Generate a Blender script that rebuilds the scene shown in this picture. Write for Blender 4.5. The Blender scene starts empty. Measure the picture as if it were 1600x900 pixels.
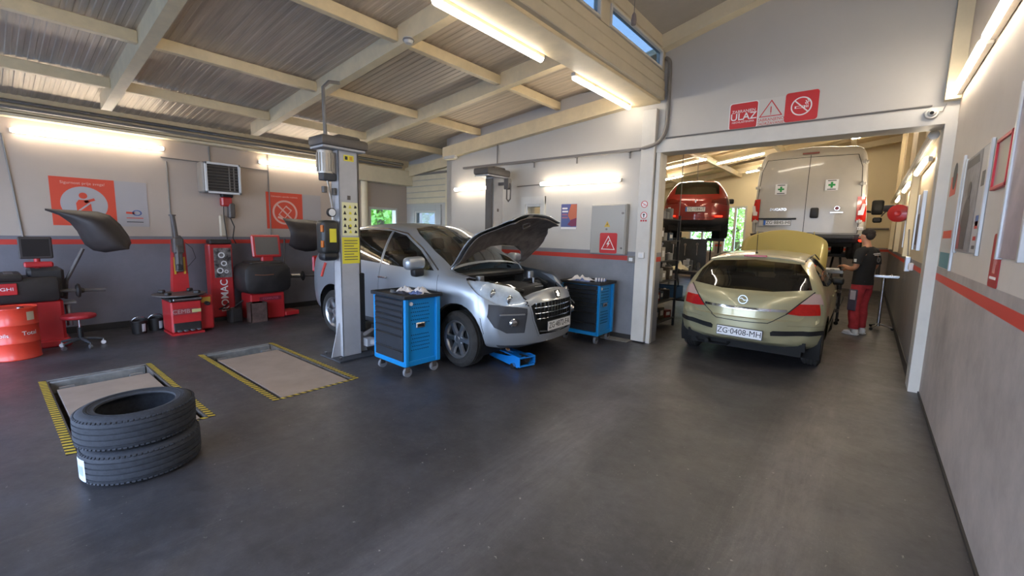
import bpy, bmesh, math, random
from math import sin, cos, pi, radians
from mathutils import Vector, Matrix

# ---------------------------------------------------------------- camera, sky, exposure
C = bpy.context.scene.collection
scene = bpy.context.scene
CAM_H = 1.6
cam_data = bpy.data.cameras.new('camera')
cam = bpy.data.objects.new('camera', cam_data)
C.objects.link(cam)
yaw, pitch, roll, fpx = 0.68371, 0.127196, 0.0209876, 677.73
fw = Vector((-sin(yaw)*cos(pitch), cos(yaw)*cos(pitch), -sin(pitch)))
rt = Vector((cos(yaw), sin(yaw), 0)); upv = rt.cross(fw)
r2 = rt*cos(roll) + upv*sin(roll); u2 = -rt*sin(roll) + upv*cos(roll)
mw = Matrix((r2, u2, -fw)).transposed().to_4x4()
mw.translation = Vector((0, 0, CAM_H))
cam.matrix_world = mw
cam_data.sensor_width = 36.0
cam_data.lens = fpx*36.0/1600.0
cam_data.clip_start = 0.02
cam_data.clip_end = 300
scene.camera = cam
scene.view_settings.view_transform = 'Standard'
scene.view_settings.look = 'None'
scene.view_settings.gamma = 1.0
scene.view_settings.exposure = EXPOSURE = 1.42

world = bpy.data.worlds.new('world'); scene.world = world
world.use_nodes = True
wn = world.node_tree; wn.nodes.clear()
bg = wn.nodes.new('ShaderNodeBackground'); wo = wn.nodes.new('ShaderNodeOutputWorld')
tc = wn.nodes.new('ShaderNodeTexCoord'); sp = wn.nodes.new('ShaderNodeSeparateXYZ')
rp = wn.nodes.new('ShaderNodeValToRGB')
rp.color_ramp.elements[0].position = 0.0; rp.color_ramp.elements[0].color = (0.66, 0.77, 0.95, 1)
rp.color_ramp.elements[1].position = 0.7; rp.color_ramp.elements[1].color = (0.22, 0.40, 0.82, 1)
wn.links.new(tc.outputs['Generated'], sp.inputs[0]); wn.links.new(sp.outputs['Z'], rp.inputs[0])
wn.links.new(rp.outputs[0], bg.inputs[0]); wn.links.new(bg.outputs[0], wo.inputs[0])
bg.inputs[1].default_value = 4.8
TUBE = 10.5

try:
    scene.cycles.use_denoising = True
    scene.cycles.max_bounces = 8
    scene.cycles.sample_clamp_indirect = 4.0
except Exception:
    pass

# ---------------------------------------------------------------- materials
def lin(c):
    return tuple((v/12.92 if v <= 0.04045 else ((v+0.055)/1.055)**2.4) for v in c)
def hexc(s):
    s = s.lstrip('#'); return lin(tuple(int(s[i:i+2], 16)/255 for i in (0, 2, 4)))
MATS = {}
def mat(name, col, rough=0.5, metal=0.0, var=0.0, scale=6.0, bump=0.0, emit=0.0, coat=0.0, alpha=1.0, trans=0.0, ior=1.45, col2=None, spec=0.5, stretch=(1,1,1), flake=False, detail=4):
    if name in MATS: return MATS[name]
    m = bpy.data.materials.new(name); m.use_nodes = True
    nt = m.node_tree; b = nt.nodes['Principled BSDF']
    if isinstance(col, str): col = hexc(col)
    if isinstance(col2, str): col2 = hexc(col2)
    b.inputs['Base Color'].default_value = (*col, 1)
    b.inputs['Roughness'].default_value = rough
    b.inputs['Metallic'].default_value = metal
    b.inputs['Coat Weight'].default_value = coat
    b.inputs['Coat Roughness'].default_value = 0.06
    b.inputs['Alpha'].default_value = alpha
    b.inputs['IOR'].default_value = ior
    b.inputs['Specular IOR Level'].default_value = spec
    b.inputs['Transmission Weight'].default_value = trans
    if emit:
        b.inputs['Emission Color'].default_value = (*col, 1)
        b.inputs['Emission Strength'].default_value = emit
    if var or col2 or bump:
        t = nt.nodes.new('ShaderNodeTexCoord'); mp = nt.nodes.new('ShaderNodeMapping')
        mp.inputs['Scale'].default_value = stretch
        n = nt.nodes.new('ShaderNodeTexNoise'); n.inputs['Scale'].default_value = scale; n.inputs['Detail'].default_value = detail
        n.inputs['Roughness'].default_value = 0.65
        nt.links.new(t.outputs['Object'], mp.inputs[0]); nt.links.new(mp.outputs[0], n.inputs['Vector'])
        c2 = col2 or tuple(max(0, v*(1-var)) for v in col)
        c1 = col if col2 else tuple(v*(1+var*0.5) for v in col)
        r = nt.nodes.new('ShaderNodeValToRGB')
        r.color_ramp.elements[0].position = 0.35; r.color_ramp.elements[0].color = (*c2, 1)
        r.color_ramp.elements[1].position = 0.65; r.color_ramp.elements[1].color = (*c1, 1)
        nt.links.new(n.outputs[0], r.inputs[0]); nt.links.new(r.outputs[0], b.inputs['Base Color'])
        if bump:
            bp = nt.nodes.new('ShaderNodeBump'); bp.inputs['Strength'].default_value = bump; bp.inputs['Distance'].default_value = 0.01
            nt.links.new(n.outputs[0], bp.inputs['Height']); nt.links.new(bp.outputs[0], b.inputs['Normal'])
    MATS[name] = m
    return m
def glassmat(name, tint=(0.5, 0.55, 0.53), refl=0.06, rough=0.02):
    """thin sheet glass: fresnel mix of a clear tinted sheet and a mirror"""
    if name in MATS: return MATS[name]
    m = bpy.data.materials.new(name); m.use_nodes = True
    nt = m.node_tree; nt.nodes.clear()
    o = nt.nodes.new('ShaderNodeOutputMaterial'); mx = nt.nodes.new('ShaderNodeMixShader')
    tr = nt.nodes.new('ShaderNodeBsdfTransparent'); tr.inputs[0].default_value = (*tint, 1)
    g = nt.nodes.new('ShaderNodeBsdfGlossy'); g.inputs[0].default_value = (1, 1, 1, 1); g.inputs['Roughness'].default_value = rough
    lw = nt.nodes.new('ShaderNodeLayerWeight'); lw.inputs['Blend'].default_value = 0.5
    f = nt.nodes.new('ShaderNodeMath'); f.operation = 'POWER'; f.inputs[1].default_value = 5.0; nt.links.new(lw.outputs['Facing'], f.inputs[0])
    a = nt.nodes.new('ShaderNodeMath'); a.operation = 'ADD'; a.inputs[1].default_value = refl+.04; a.use_clamp = True
    nt.links.new(f.outputs[0], a.inputs[0]); nt.links.new(a.outputs[0], mx.inputs[0])
    nt.links.new(tr.outputs[0], mx.inputs[1]); nt.links.new(g.outputs[0], mx.inputs[2]); nt.links.new(mx.outputs[0], o.inputs[0])
    MATS[name] = m
    return m

# ---------------------------------------------------------------- object helpers
def link(o, parent=None):
    C.objects.link(o)
    if parent is not None: o.parent = parent
    return o
def tag(o, label=None, cat=None, group=None, kind=None):
    if label: o['label'] = label
    if cat: o['category'] = cat
    if group: o['group'] = group
    if kind: o['kind'] = kind
    return o
def thing(name, label, cat, loc=(0, 0, 0), rz=0.0, group=None):
    o = bpy.data.objects.new(name, None); o.empty_display_size = 0.1
    link(o); o.location = loc; o.rotation_euler = (0, 0, rz)
    return tag(o, label, cat, group)
def copy_tree(o, parent=None):
    c = o.copy(); C.objects.link(c)
    if parent is not None: c.parent = parent
    for ch in list(o.children): copy_tree(ch, c)
    return c

class MB:
    """collects shapes into one mesh"""
    def __init__(s): s.bm = bmesh.new()
    def _tr(s, vs, M):
        if M is not None: bmesh.ops.transform(s.bm, matrix=M, verts=vs)
    def box(s, x0, x1, y0, y1, z0, z1, bev=0.0, M=None, seg=1):
        r = bmesh.ops.create_cube(s.bm, size=1.0); vs = r['verts']
        bmesh.ops.scale(s.bm, vec=(abs(x1-x0), abs(y1-y0), abs(z1-z0)), verts=vs)
        bmesh.ops.translate(s.bm, vec=((x0+x1)/2, (y0+y1)/2, (z0+z1)/2), verts=vs)
        if bev > 0:
            es = list({e for v in vs for e in v.link_edges})
            r = bmesh.ops.bevel(s.bm, geom=es, offset=bev, segments=seg, affect='EDGES', profile=0.5)
            vs = list({v for f in r['faces'] for v in f.verts} | {v for v in vs if v.is_valid})
        s._tr(vs, M); return s
    def cyl(s, p, q, r, n=16, r2=None, cap=True):
        p, q = Vector(p), Vector(q); d = q-p; L = d.length
        rr = bmesh.ops.create_cone(s.bm, cap_ends=cap, segments=n, radius1=r, radius2=r if r2 is None else r2, depth=L)
        M = Matrix.Translation((p+q)/2) @ d.to_track_quat('Z', 'Y').to_matrix().to_4x4()
        bmesh.ops.transform(s.bm, matrix=M, verts=rr['verts']); return s
    def sphere(s, c, r, n=12, sc=(1, 1, 1), M=None):
        rr = bmesh.ops.create_uvsphere(s.bm, u_segments=n, v_segments=max(6, n*2//3), radius=r)
        bmesh.ops.scale(s.bm, vec=sc, verts=rr['verts']); bmesh.ops.translate(s.bm, vec=c, verts=rr['verts'])
        s._tr(rr['verts'], M); return s
    def tube(s, pts, r, n=8, close=False):
        pts = [Vector(p) for p in pts]; rings = []
        N = len(pts); prev = None
        for i, p in enumerate(pts):
            if close: t = (pts[(i+1) % N]-pts[i-1])
            else: t = pts[min(i+1, N-1)]-pts[max(i-1, 0)]
            t.normalize()
            a = Vector((0, 0, 1)) if prev is None else prev
            if abs(a.dot(t)) > 0.95: a = Vector((1, 0, 0)) if prev is None else prev
            u = a - t*a.dot(t)
            if u.length < 1e-5: u = t.orthogonal()
            u.normalize(); prev = u; v = t.cross(u)
            rad = r[i] if isinstance(r, (list, tuple)) else r
            rings.append([s.bm.verts.new(p+(u*cos(2*pi*k/n)+v*sin(2*pi*k/n))*rad) for k in range(n)])
        for i in range(N if close else N-1):
            A, B = rings[i], rings[(i+1) % N]
            for k in range(n):
                try: s.bm.faces.new((A[k], A[(k+1) % n], B[(k+1) % n], B[k]))
                except ValueError: pass
        if not close:
            s.bm.faces.new(rings[0][::-1]); s.bm.faces.new(rings[-1])
        return s
    def lathe(s, prof, n=32, M=None, close=False, arc=2*pi):
        """prof: (r, z) points around local Z"""
        rings = []
        full = abs(arc-2*pi) < 1e-6
        cnt = n if full else n+1
        for k in range(cnt):
            a = arc*k/n
            rings.append([s.bm.verts.new((r*cos(a), r*sin(a), z)) for r, z in prof])
        for k in range(n):
            A, B = rings[k], rings[(k+1) % cnt]
            m = len(prof)
            for i in range(m if close else m-1):
                try: s.bm.faces.new((A[i], B[i], B[(i+1) % m], A[(i+1) % m]))
                except ValueError: pass
        vs = [v for r in rings for v in r]
        s._tr(vs, M); return s
    def poly(s, pts, h, M=None):
        """flat polygon pts (x, y) extruded from z=0 to h"""
        a = [s.bm.verts.new((x, y, 0)) for x, y in pts]; b = [s.bm.verts.new((x, y, h)) for x, y in pts]
        n = len(pts)
        s.bm.faces.new(a[::-1]); s.bm.faces.new(b)
        for i in range(n): s.bm.faces.new((a[i], a[(i+1) % n], b[(i+1) % n], b[i]))
        s._tr(a+b, M); return s
    def ring(s, ro, ri, h, n=32, M=None, sx=1.0):
        vs = []
        for z in (0, h):
            for r in (ri, ro): vs.append([s.bm.verts.new((r*cos(2*pi*k/n)*sx, r*sin(2*pi*k/n), z)) for k in range(n)])
        a, b, c, d = vs
        for k in range(n):
            j = (k+1) % n
            for A, B in ((a, b), (b, d), (d, c), (c, a)): s.bm.faces.new((A[k], A[j], B[j], B[k]))
        s._tr([v for r in vs for v in r], M); return s
    def quadstrip(s, grid):
        g = [[s.bm.verts.new(p) for p in row] for row in grid]
        for i in range(len(g)-1):
            for j in range(len(g[0])-1):
                try: s.bm.faces.new((g[i][j], g[i][j+1], g[i+1][j+1], g[i+1][j]))
                except ValueError: pass
        return s
    def build(s, name, m, parent=None, smooth=35, M=None, wn=False):
        bm = s.bm
        if M is not None: bmesh.ops.transform(bm, matrix=M, verts=bm.verts)
        bmesh.ops.recalc_face_normals(bm, faces=bm.faces)
        me = bpy.data.meshes.new(name); bm.to_mesh(me); bm.free()
        ms = m if isinstance(m, (list, tuple)) else [m]
        for x in ms: me.materials.append(x)
        if smooth:
            for p in me.polygons: p.use_smooth = True
            me.set_sharp_from_angle(angle=radians(smooth))
        o = bpy.data.objects.new(name, me)
        return link(o, parent)
def boxo(name, m, x0, x1, y0, y1, z0, z1, parent=None, bev=0.0, M=None):
    return MB().box(x0, x1, y0, y1, z0, z1, bev, M).build(name, m, parent)
def struct(o): o['kind'] = 'structure'; return o

# frames for flat work: local x to the right, local y up, z out of the wall
def face_left(x, y, z):   # on the left wall, looking at it: right = +Y
    return Matrix(((0, 0, 1, x), (1, 0, 0, y), (0, 1, 0, z), (0, 0, 0, 1)))
def face_back(x, y, z):   # on the back wall (faces -Y): right = +X
    return Matrix(((1, 0, 0, x), (0, 0, -1, y), (0, 1, 0, z), (0, 0, 0, 1)))
def face_right(x, y, z):  # on the right wall (faces -X): right = -Y
    return Matrix(((0, 0, -1, x), (-1, 0, 0, y), (0, 1, 0, z), (0, 0, 0, 1)))
def text(s, size, m, M, parent=None, name='lettering', ext=0.0008, bold=0.0, sx=1.0, align='CENTER', space=1.0):
    cu = bpy.data.curves.new(name, 'FONT'); cu.body = s; cu.size = size; cu.extrude = ext; cu.offset = bold
    cu.align_x = align; cu.align_y = 'CENTER'; cu.space_character = space; cu.resolution_u = 3
    cu.materials.append(m)
    tmp = bpy.data.objects.new(name, cu); C.objects.link(tmp)
    bpy.context.view_layer.update()
    me = bpy.data.meshes.new_from_object(tmp.evaluated_get(bpy.context.evaluated_depsgraph_get()))
    bpy.data.objects.remove(tmp)
    me.transform(M @ Matrix.Diagonal((sx, 1, 1, 1)))
    me.materials.clear(); me.materials.append(m)
    o = bpy.data.objects.new(name, me)
    return link(o, parent)

random.seed(7)
# ---------------------------------------------------------------- room dimensions
XL, XR, YB, YR, YF = -8.9, 0.56, 6.22, 6.75, -2.6
OX0, OX1, OZ = -2.40, 0.47, 2.76           # opening to the back bay
YE = 18.0                                   # far wall of the back bay
BXL = -6.9                                  # left wall of the back bay
def zr(x): return 3.13+(x+8.1)*0.1075       # underside of the low rafters
def zh(x): return 4.21+0.25*(x+2.39)        # underside of the high roof

def wallmat(name, grey_top, s0, s1, white, grey, red='#c0392c', grime=0.25, ax=2):
    m = bpy.data.materials.new(name); m.use_nodes = True
    nt = m.node_tree; b = nt.nodes['Principled BSDF']; b.inputs['Roughness'].default_value = 0.55
    t = nt.nodes.new('ShaderNodeTexCoord'); s = nt.nodes.new('ShaderNodeSeparateXYZ'); nt.links.new(t.outputs['Object'], s.inputs[0])
    n = nt.nodes.new('ShaderNodeTexNoise'); n.inputs['Scale'].default_value = 1.3; n.inputs['Detail'].default_value = 8; n.inputs['Roughness'].default_value = 0.7
    nt.links.new(t.outputs['Object'], n.inputs['Vector'])
    def gt(v):
        q = nt.nodes.new('ShaderNodeMath'); q.operation = 'GREATER_THAN'; q.inputs[1].default_value = v
        nt.links.new(s.outputs['Z'], q.inputs[0]); return q.outputs[0]
    def mix(f, a, c):
        q = nt.nodes.new('ShaderNodeMix'); q.data_type = 'RGBA'
        nt.links.new(f, q.inputs[0])
        for i, v in ((6, a), (7, c)):
            if isinstance(v, tuple): q.inputs[i].default_value = (*v, 1)
            else: nt.links.new(v, q.inputs[i])
        return q.outputs[2]
    W, G, R = hexc(white), hexc(grey), hexc(red)
    r = nt.nodes.new('ShaderNodeValToRGB'); nt.links.new(n.outputs[0], r.inputs[0])
    r.color_ramp.elements[0].position = 0.3; r.color_ramp.elements[0].color = (*[v*(1-grime) for v in G], 1)
    r.color_ramp.elements[1].position = 0.62; r.color_ramp.elements[1].color = (*G, 1)
    r2_ = nt.nodes.new('ShaderNodeValToRGB'); nt.links.new(n.outputs[0], r2_.inputs[0])
    r2_.color_ramp.elements[0].position = 0.3; r2_.color_ramp.elements[0].color = (*[v*(1-grime*0.2) for v in W], 1)
    r2_.color_ramp.elements[1].position = 0.6; r2_.color_ramp.elements[1].color = (*W, 1)
    c = mix(gt(s0), r.outputs[0], R); c = mix(gt(s1), c, r.outputs[0]); c = mix(gt(grey_top), c, r2_.outputs[0])
    nt.links.new(c, b.inputs['Base Color'])
    return m
M_backwall = wallmat('paint_back_wall', 1.35, 1.215, 1.285, '#c2bdb4', '#85868c')
M_leftwall = wallmat('paint_left_wall', 1.42, 1.30, 1.37, '#b5a698', '#77747a')
M_rightwall = wallmat('paint_right_wall', 1.35, 1.215, 1.285, '#c9bdb0', '#aca098', grime=0.42)
M_bayright = wallmat('paint_bay_right', 1.34, 1.22, 1.28, '#c4b396', '#7c7672')
M_bayend = wallmat('paint_bay_end', 1.36, 1.24, 1.31, '#e0d0ab', '#9a908a')
M_white = mat('white_paint', '#cdc9c0', 0.5, var=0.06, scale=3)
M_cream = mat('cream_steel', '#e2cfa8', 0.45, var=0.08, scale=5)
M_creamw = mat('cream_trim', '#dccfb0', 0.5, var=0.06, scale=4)
M_sheet = mat('galvanised_sheet', '#cabba6', 0.45, metal=0.2, var=0.2, scale=2.5, stretch=(0.35, 6, 1))
M_ceilhi = mat('roof_panel', '#aba498', 0.6, var=0.06, scale=3)
M_pipe = mat('conduit_grey', '#7f7a75', 0.5, metal=0.2)
M_steel = mat('bright_steel', '#b8b8b8', 0.25, metal=1.0)
M_dark = mat('dark_plastic', '#1c1b1c', 0.5)
M_black = mat('black_rubber', '#131313', 0.75)
M_base = mat('baseboard_dark', '#2a2725', 0.5)
M_glass = glassmat('window_glass', (0.93, 0.95, 0.95), 0.0)
M_glassdim = glassmat('sky_dimming_glass', (.25, .30, .33), 0.0)  # invented tint: darkens the overbright sky behind the panes so it shows blue
M_glassmild = glassmat('door_glass', (.42, .47, .52), 0.0)  # mild tint put in to hold down the bright view outside
M_tube = mat('led_diffuser', (1.0, 0.90, 0.76), 0.5, emit=TUBE)

# ---------------------------------------------------------------- floor
def floormat():
    m = bpy.data.materials.new('worn_floor'); m.use_nodes = True
    nt = m.node_tree; b = nt.nodes['Principled BSDF']
    L = nt.links.new
    t = nt.nodes.new('ShaderNodeTexCoord')
    def noise(scale, st=(1, 1, 1), det=6, ro=0.65, rot=0, dist=0):
        mp = nt.nodes.new('ShaderNodeMapping'); mp.inputs['Scale'].default_value = st; mp.inputs['Rotation'].default_value = (0, 0, rot)
        n = nt.nodes.new('ShaderNodeTexNoise'); n.inputs['Scale'].default_value = scale; n.inputs['Detail'].default_value = det
        n.inputs['Roughness'].default_value = ro; n.inputs['Distortion'].default_value = dist
        L(t.outputs['Object'], mp.inputs[0]); L(mp.outputs[0], n.inputs['Vector']); return n.outputs[0]
    def ramp(inp, a, b_, ca, cb):
        r = nt.nodes.new('ShaderNodeValToRGB'); L(inp, r.inputs[0])
        r.color_ramp.elements[0].position = a; r.color_ramp.elements[0].color = (*ca, 1)
        r.color_ramp.elements[1].position = b_; r.color_ramp.elements[1].color = (*cb, 1); return r.outputs[0]
    def mix(f, a, c, mode='MIX', fac=None):
        q = nt.nodes.new('ShaderNodeMix'); q.data_type = 'RGBA'; q.blend_type = mode
        if fac is not None: q.inputs[0].default_value = fac
        else: L(f, q.inputs[0])
        L(a, q.inputs[6])
        if isinstance(c, tuple): q.inputs[7].default_value = (*c, 1)
        else: L(c, q.inputs[7])
        return q.outputs[2]
    big = ramp(noise(0.5, det=5), 0.35, 0.7, hexc('#3c3a3b'), hexc('#4c4a4c'))
    fine = ramp(noise(14, det=8), 0.3, 0.75, (0.6, 0.6, 0.6), (1.15, 1.15, 1.15))
    col = mix(None, big, fine, 'MULTIPLY', 0.7)
    mid = ramp(noise(2.6, det=9, ro=0.75, dist=0.4), 0.34, 0.7, (0.72, 0.71, 0.70), (1.2, 1.2, 1.22))
    col = mix(None, col, mid, 'MULTIPLY', 0.85)
    # pale tyre scuffs running in from the door, and a few crossing them
    s = nt.nodes.new('ShaderNodeSeparateXYZ'); L(t.outputs['Object'], s.inputs[0])
    def band(c0, w, rotk=0.0):
        a = nt.nodes.new('ShaderNodeMath'); a.operation = 'MULTIPLY_ADD'; a.inputs[1].default_value = rotk; L(s.outputs['Y'], a.inputs[0]); L(s.outputs['X'], a.inputs[2])
        d = nt.nodes.new('ShaderNodeMath'); d.operation = 'SUBTRACT'; d.inputs[1].default_value = c0; L(a.outputs[0], d.inputs[0])
        e = nt.nodes.new('ShaderNodeMath'); e.operation = 'ABSOLUTE'; L(d.outputs[0], e.inputs[0])
        r = nt.nodes.new('ShaderNodeMapRange'); r.inputs[1].default_value = w; r.inputs[2].default_value = w*0.45; r.inputs[3].default_value = 0; r.inputs[4].default_value = 1
        L(e.outputs[0], r.inputs[0]); return r.outputs[0]
    def mul(a, c):
        q = nt.nodes.new('ShaderNodeMath'); q.operation = 'MULTIPLY'; q.use_clamp = True; L(a, q.inputs[0])
        if isinstance(c, float): q.inputs[1].default_value = c
        else: L(c, q.inputs[1])
        return q.outputs[0]
    st1 = ramp(noise(3.0, (9, 0.5, 1), 7, 0.75), 0.46, 0.72, (0, 0, 0), (1, 1, 1))
    st2 = ramp(noise(2.2, (7, 0.6, 1), 7, 0.75, rot=radians(55)), 0.56, 0.76, (0, 0, 0), (1, 1, 1))
    blot = ramp(noise(1.7, det=8, ro=0.8, dist=0.6), 0.5, 0.75, (0, 0, 0), (1, 1, 1))
    tw = ramp(noise(60, (1, 1, 1), 4, 0.9), 0.45, 0.6, (0.2, 0.2, 0.2), (1, 1, 1))
    soft = ramp(noise(2.2, (3.5, 0.8, 1), 9, 0.8, dist=0.5), 0.34, 0.68, (0.25, 0.25, 0.25), (1, 1, 1))
    col = mix(mul(mul(band(-0.24, 0.26), soft), 0.26), col, hexc('#a29a92'))
    col = mix(mul(mul(band(-1.42, 0.36, 0.1), soft), 0.20), col, hexc('#a09c9c'))
    col = mix(mul(mul(mul(band(-0.30, 0.45), st1), tw), 0.2), col, hexc('#9b958f'))
    col = mix(mul(mul(mul(band(-1.42, 0.55, 0.1), st1), tw), 0.14), col, hexc('#9b958f'))
    oil = ramp(noise(0.9, det=6, ro=0.6), 0.56, 0.72, (0, 0, 0), (1, 1, 1))
    col = mix(mul(oil, 0.55), col, hexc('#242020'))
    specks = ramp(noise(30, det=3, ro=0.6), 0.70, 0.73, (0, 0, 0), (1, 1, 1))
    col = mix(mul(specks, 0.5), col, hexc('#b9b5ae'))
    col = mix(mul(mul(mul(band(-2.4, 1.2, 1.1), st2), tw), 0.25), col, hexc('#8b857f'))
    col = mix(mul(mul(st2, tw), 0.16), col, hexc('#8b857f'))
    col = mix(mul(mul(blot, tw), 0.26), col, hexc('#847e7a'))
    L(col, b.inputs['Base Color'])
    rr = ramp(noise(2.0, det=8, ro=0.75), 0.3, 0.7, (0.30, 0.30, 0.30), (0.55, 0.55, 0.55))
    L(rr, b.inputs['Roughness'])
    bp = nt.nodes.new('ShaderNodeBump'); bp.inputs['Strength'].default_value = 0.12; bp.inputs['Distance'].default_value = 0.01
    L(noise(30, det=6, ro=0.8), bp.inputs['Height']); L(bp.outputs[0], b.inputs['Normal'])
    return m
M_floor = floormat()
PITS = [(-6.32, -4.20, 0.32, 1.09), (-6.30, -4.17, 1.67, 2.42)]
mb = MB()
xs = sorted({-9.3, 0.9, *[p[0] for p in PITS], *[p[1] for p in PITS]})
ys = sorted({-6.0, YE+0.3, *[p[2] for p in PITS], *[p[3] for p in PITS]})
for i in range(len(xs)-1):
    for j in range(len(ys)-1):
        cx, cy = (xs[i]+xs[i+1])/2, (ys[j]+ys[j+1])/2
        if any(p[0] < cx < p[1] and p[2] < cy < p[3] for p in PITS): continue
        v = [mb.bm.verts.new((x, y, 0)) for x, y in ((xs[i], ys[j]), (xs[i+1], ys[j]), (xs[i+1], ys[j+1]), (xs[i], ys[j+1]))]
        mb.bm.faces.new(v)
bmesh.ops.remove_doubles(mb.bm, verts=mb.bm.verts, dist=1e-5)
struct(mb.build('floor', M_floor, smooth=0))

# ---------------------------------------------------------------- walls
def wall(name, m, boxes):
    mb = MB()
    for b in boxes: mb.box(*b)
    return struct(mb.build(name, m, smooth=0))
ZT = 5.4
WIN_L = (5.69, 6.46, 1.45, 2.12)            # garden window in the left wall: y0 y1 z0 z1
wall('wall_left', M_leftwall, [(XL-.2, XL, YF, WIN_L[0], 0, 3.7), (XL-.2, XL, WIN_L[1], YR+.2, 0, 3.7),
     (XL-.2, XL, WIN_L[0], WIN_L[1], 0, WIN_L[2]), (XL-.2, XL, WIN_L[0], WIN_L[1], WIN_L[3], 3.7)])
RD = (-8.56, -7.80, 1.40, 2.06)            # glazed panel of the corner door
wall('wall_back_recess', M_backwall, [(XL-.2, RD[0], YR, YR+.2, 0, 3.7), (RD[1], BXL, YR, YR+.2, 0, 3.7),
     (RD[0], RD[1], YR, YR+.2, 0, RD[2]), (RD[0], RD[1], YR, YR+.2, RD[3], 3.7)])
IW = (-4.78, -4.42, 1.55, 2.10)            # small inner window beside the far lift post
wall('wall_back', M_backwall, [(-6.86, IW[0], YB, YB+.25, 0, 3.80), (IW[1], -2.5, YB, YB+.25, 0, 3.80), (-2.5, OX0, YB, YB+.25, 0, ZT), (IW[0], IW[1], YB, YB+.25, 0, IW[2]),
     (IW[0], IW[1], YB, YB+.25, IW[3], 3.80), (OX0, XR+.1, YB, YB+.25, OZ, ZT), (-6.86, -6.72, YB, YR+.2, 0, 3.7), (OX1, XR+.1, YB, YB+.25, 0, OZ)])
wall('wall_right', M_rightwall, [(XR, XR+.2, YF, YB+.25, 0, ZT)])
M_doorwhite = mat('door_leaf_white', '#b9b7b2', 0.45)
# front wall with the two drive-in doors standing open behind the photographer
wall('wall_front', M_white, [(XL-.2, -8.3, YF-.2, YF, 0, 3.2), (-4.7, -4.1, YF-.2, YF, 0, 3.2), (0.1, XR+.2, YF-.2, YF, 0, 3.2), (XL-.2, XR+.2, YF-.2, YF, 3.0, ZT)])
# back bay shell
wall('wall_bay_right', M_bayright, [(0.50, 0.7, YB+.25, YE, 0, ZT)])
wall('wall_bay_left', M_bayend, [(BXL-.2, BXL, YB+.25, YE, 0, ZT)])
BW = [(-4.35, -3.58), (-5.6, -4.6)]
WB = (1.0, 2.75)
wall('wall_bay_end', M_bayend, [(BXL, BW[1][0], YE, YE+.2, 0, ZT), (BW[1][1], BW[0][0], YE, YE+.2, 0, ZT), (BW[0][1], 0.7, YE, YE+.2, 0, ZT),
     *[(a, b, YE, YE+.2, 0, WB[0]) for a, b in BW], *[(a, b, YE, YE+.2, WB[1], ZT) for a, b in BW]])

# dark base strips
for nm, b in (('baseboard_left', (XL, XL+.012, YF, YR, 0, .10)), ('baseboard_back', (-6.86, OX0-.25, YB-.012, YB, 0, .08)),
              ('baseboard_right', (XR-.012, XR, YF, YB, 0, .02)), ('baseboard_bay', (0.488, 0.50, YB+.25, YE, 0, .12))):
    struct(boxo(nm, M_base, *b))

# door frame of the opening and pilaster
struct(boxo('trim_jamb_right', M_white, OX1, XR, YB-.05, YB+.3, 0, OZ+.01))
struct(boxo('trim_jamb_left', M_white, OX0-.05, OX0+.012, YB-.035, YB+.04, 0, OZ, bev=.004))
struct(boxo('trim_lintel', M_white, OX0-.06, XR, YB-.04, YB+.28, OZ, OZ+.17, bev=.004))
struct(boxo('trim_pilaster', M_white, -2.66, -2.46, YB-.09, YB, 0.02, 3.36, bev=.006))
struct(boxo('trim_corner_post', M_creamw, XR-.12, XR-.001, YB-.10, YB, 2.98, ZT-.3))

# ---------------------------------------------------------------- low roof: rafters, purlins, ribbed sheets
def slopebeam(name, m, y0, y1, x0, x1, dz0, dz1, fz=zr, bot=None):
    mb = MB(); vs = []
    for x in (x0, x1):
        for y in (y0, y1):
            for dz in (dz0, dz1): vs.append(mb.bm.verts.new((x, y, fz(x)+dz)))
    a = vs
    for f in ((0, 1, 3, 2), (4, 6, 7, 5), (0, 4, 5, 1), (2, 3, 7, 6), (0, 2, 6, 4), (1, 5, 7, 3)): mb.bm.faces.new([a[i] for i in f])
    return mb.build(name, m, smooth=0)
for y, x1 in ((-0.7, -2.75), (1.24, -2.75), (3.08, -2.75), (4.76, -2.75)):
    o = slopebeam('roof_rafter', M_cream, y-.055, y+.055, -8.15, x1, 0, .22)
    struct(o)
o = slopebeam('roof_rafter', M_cream, YB-.12, YB+.0, -6.86, -2.5, -.22, .0, fz=lambda x: 2.97+(x+8.1)*0.098+.18); struct(o)
o = slopebeam('roof_rafter', M_cream, YR-.12, YR+.0, XL, -6.86, -.22, .0, fz=lambda x: 2.97+(x+8.1)*0.098+.18); struct(o)
for x in (-7.42, -5.93, -4.15):
    z = zr(x)
    for y0, y1 in ((YF, -.76), (-.64, 1.185), (1.295, 3.025), (3.135, 4.705), (4.815, YB-.02 if x > -6.9 else YR-.1)):
        struct(boxo('roof_purlin', M_cream, x-.04, x+.04, y0, y1, z+.05, z+.17, bev=.006))
def ribbed(name, x0, x1, y0, y1, dz, m, pitch=.085, h=.0045):
    mb = MB(); prof = []; y = y0
    while y < y1-1e-4:
        for dy, up in ((0, 0), (.45, 0), (.55, 1), (.9, 1), (1.0, 0)):
            yy = y+dy*pitch
            if yy <= y1+1e-6: prof.append((yy, up*h))
        y += pitch
    g = [[(x, yy, zr(x)+dz+u) for yy, u in prof] for x in (x0, x1)]
    mb.quadstrip(g); return struct(mb.build(name, m, smooth=0))
for i, (a, b) in enumerate(((-9.1, -7.38), (-7.48, -5.88), (-6.02, -4.10), (-4.22, -2.5))):
    ribbed('ceiling_low', a, b, YF-.2, YR+.2, .19+.014*(i % 2), M_sheet)
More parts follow.
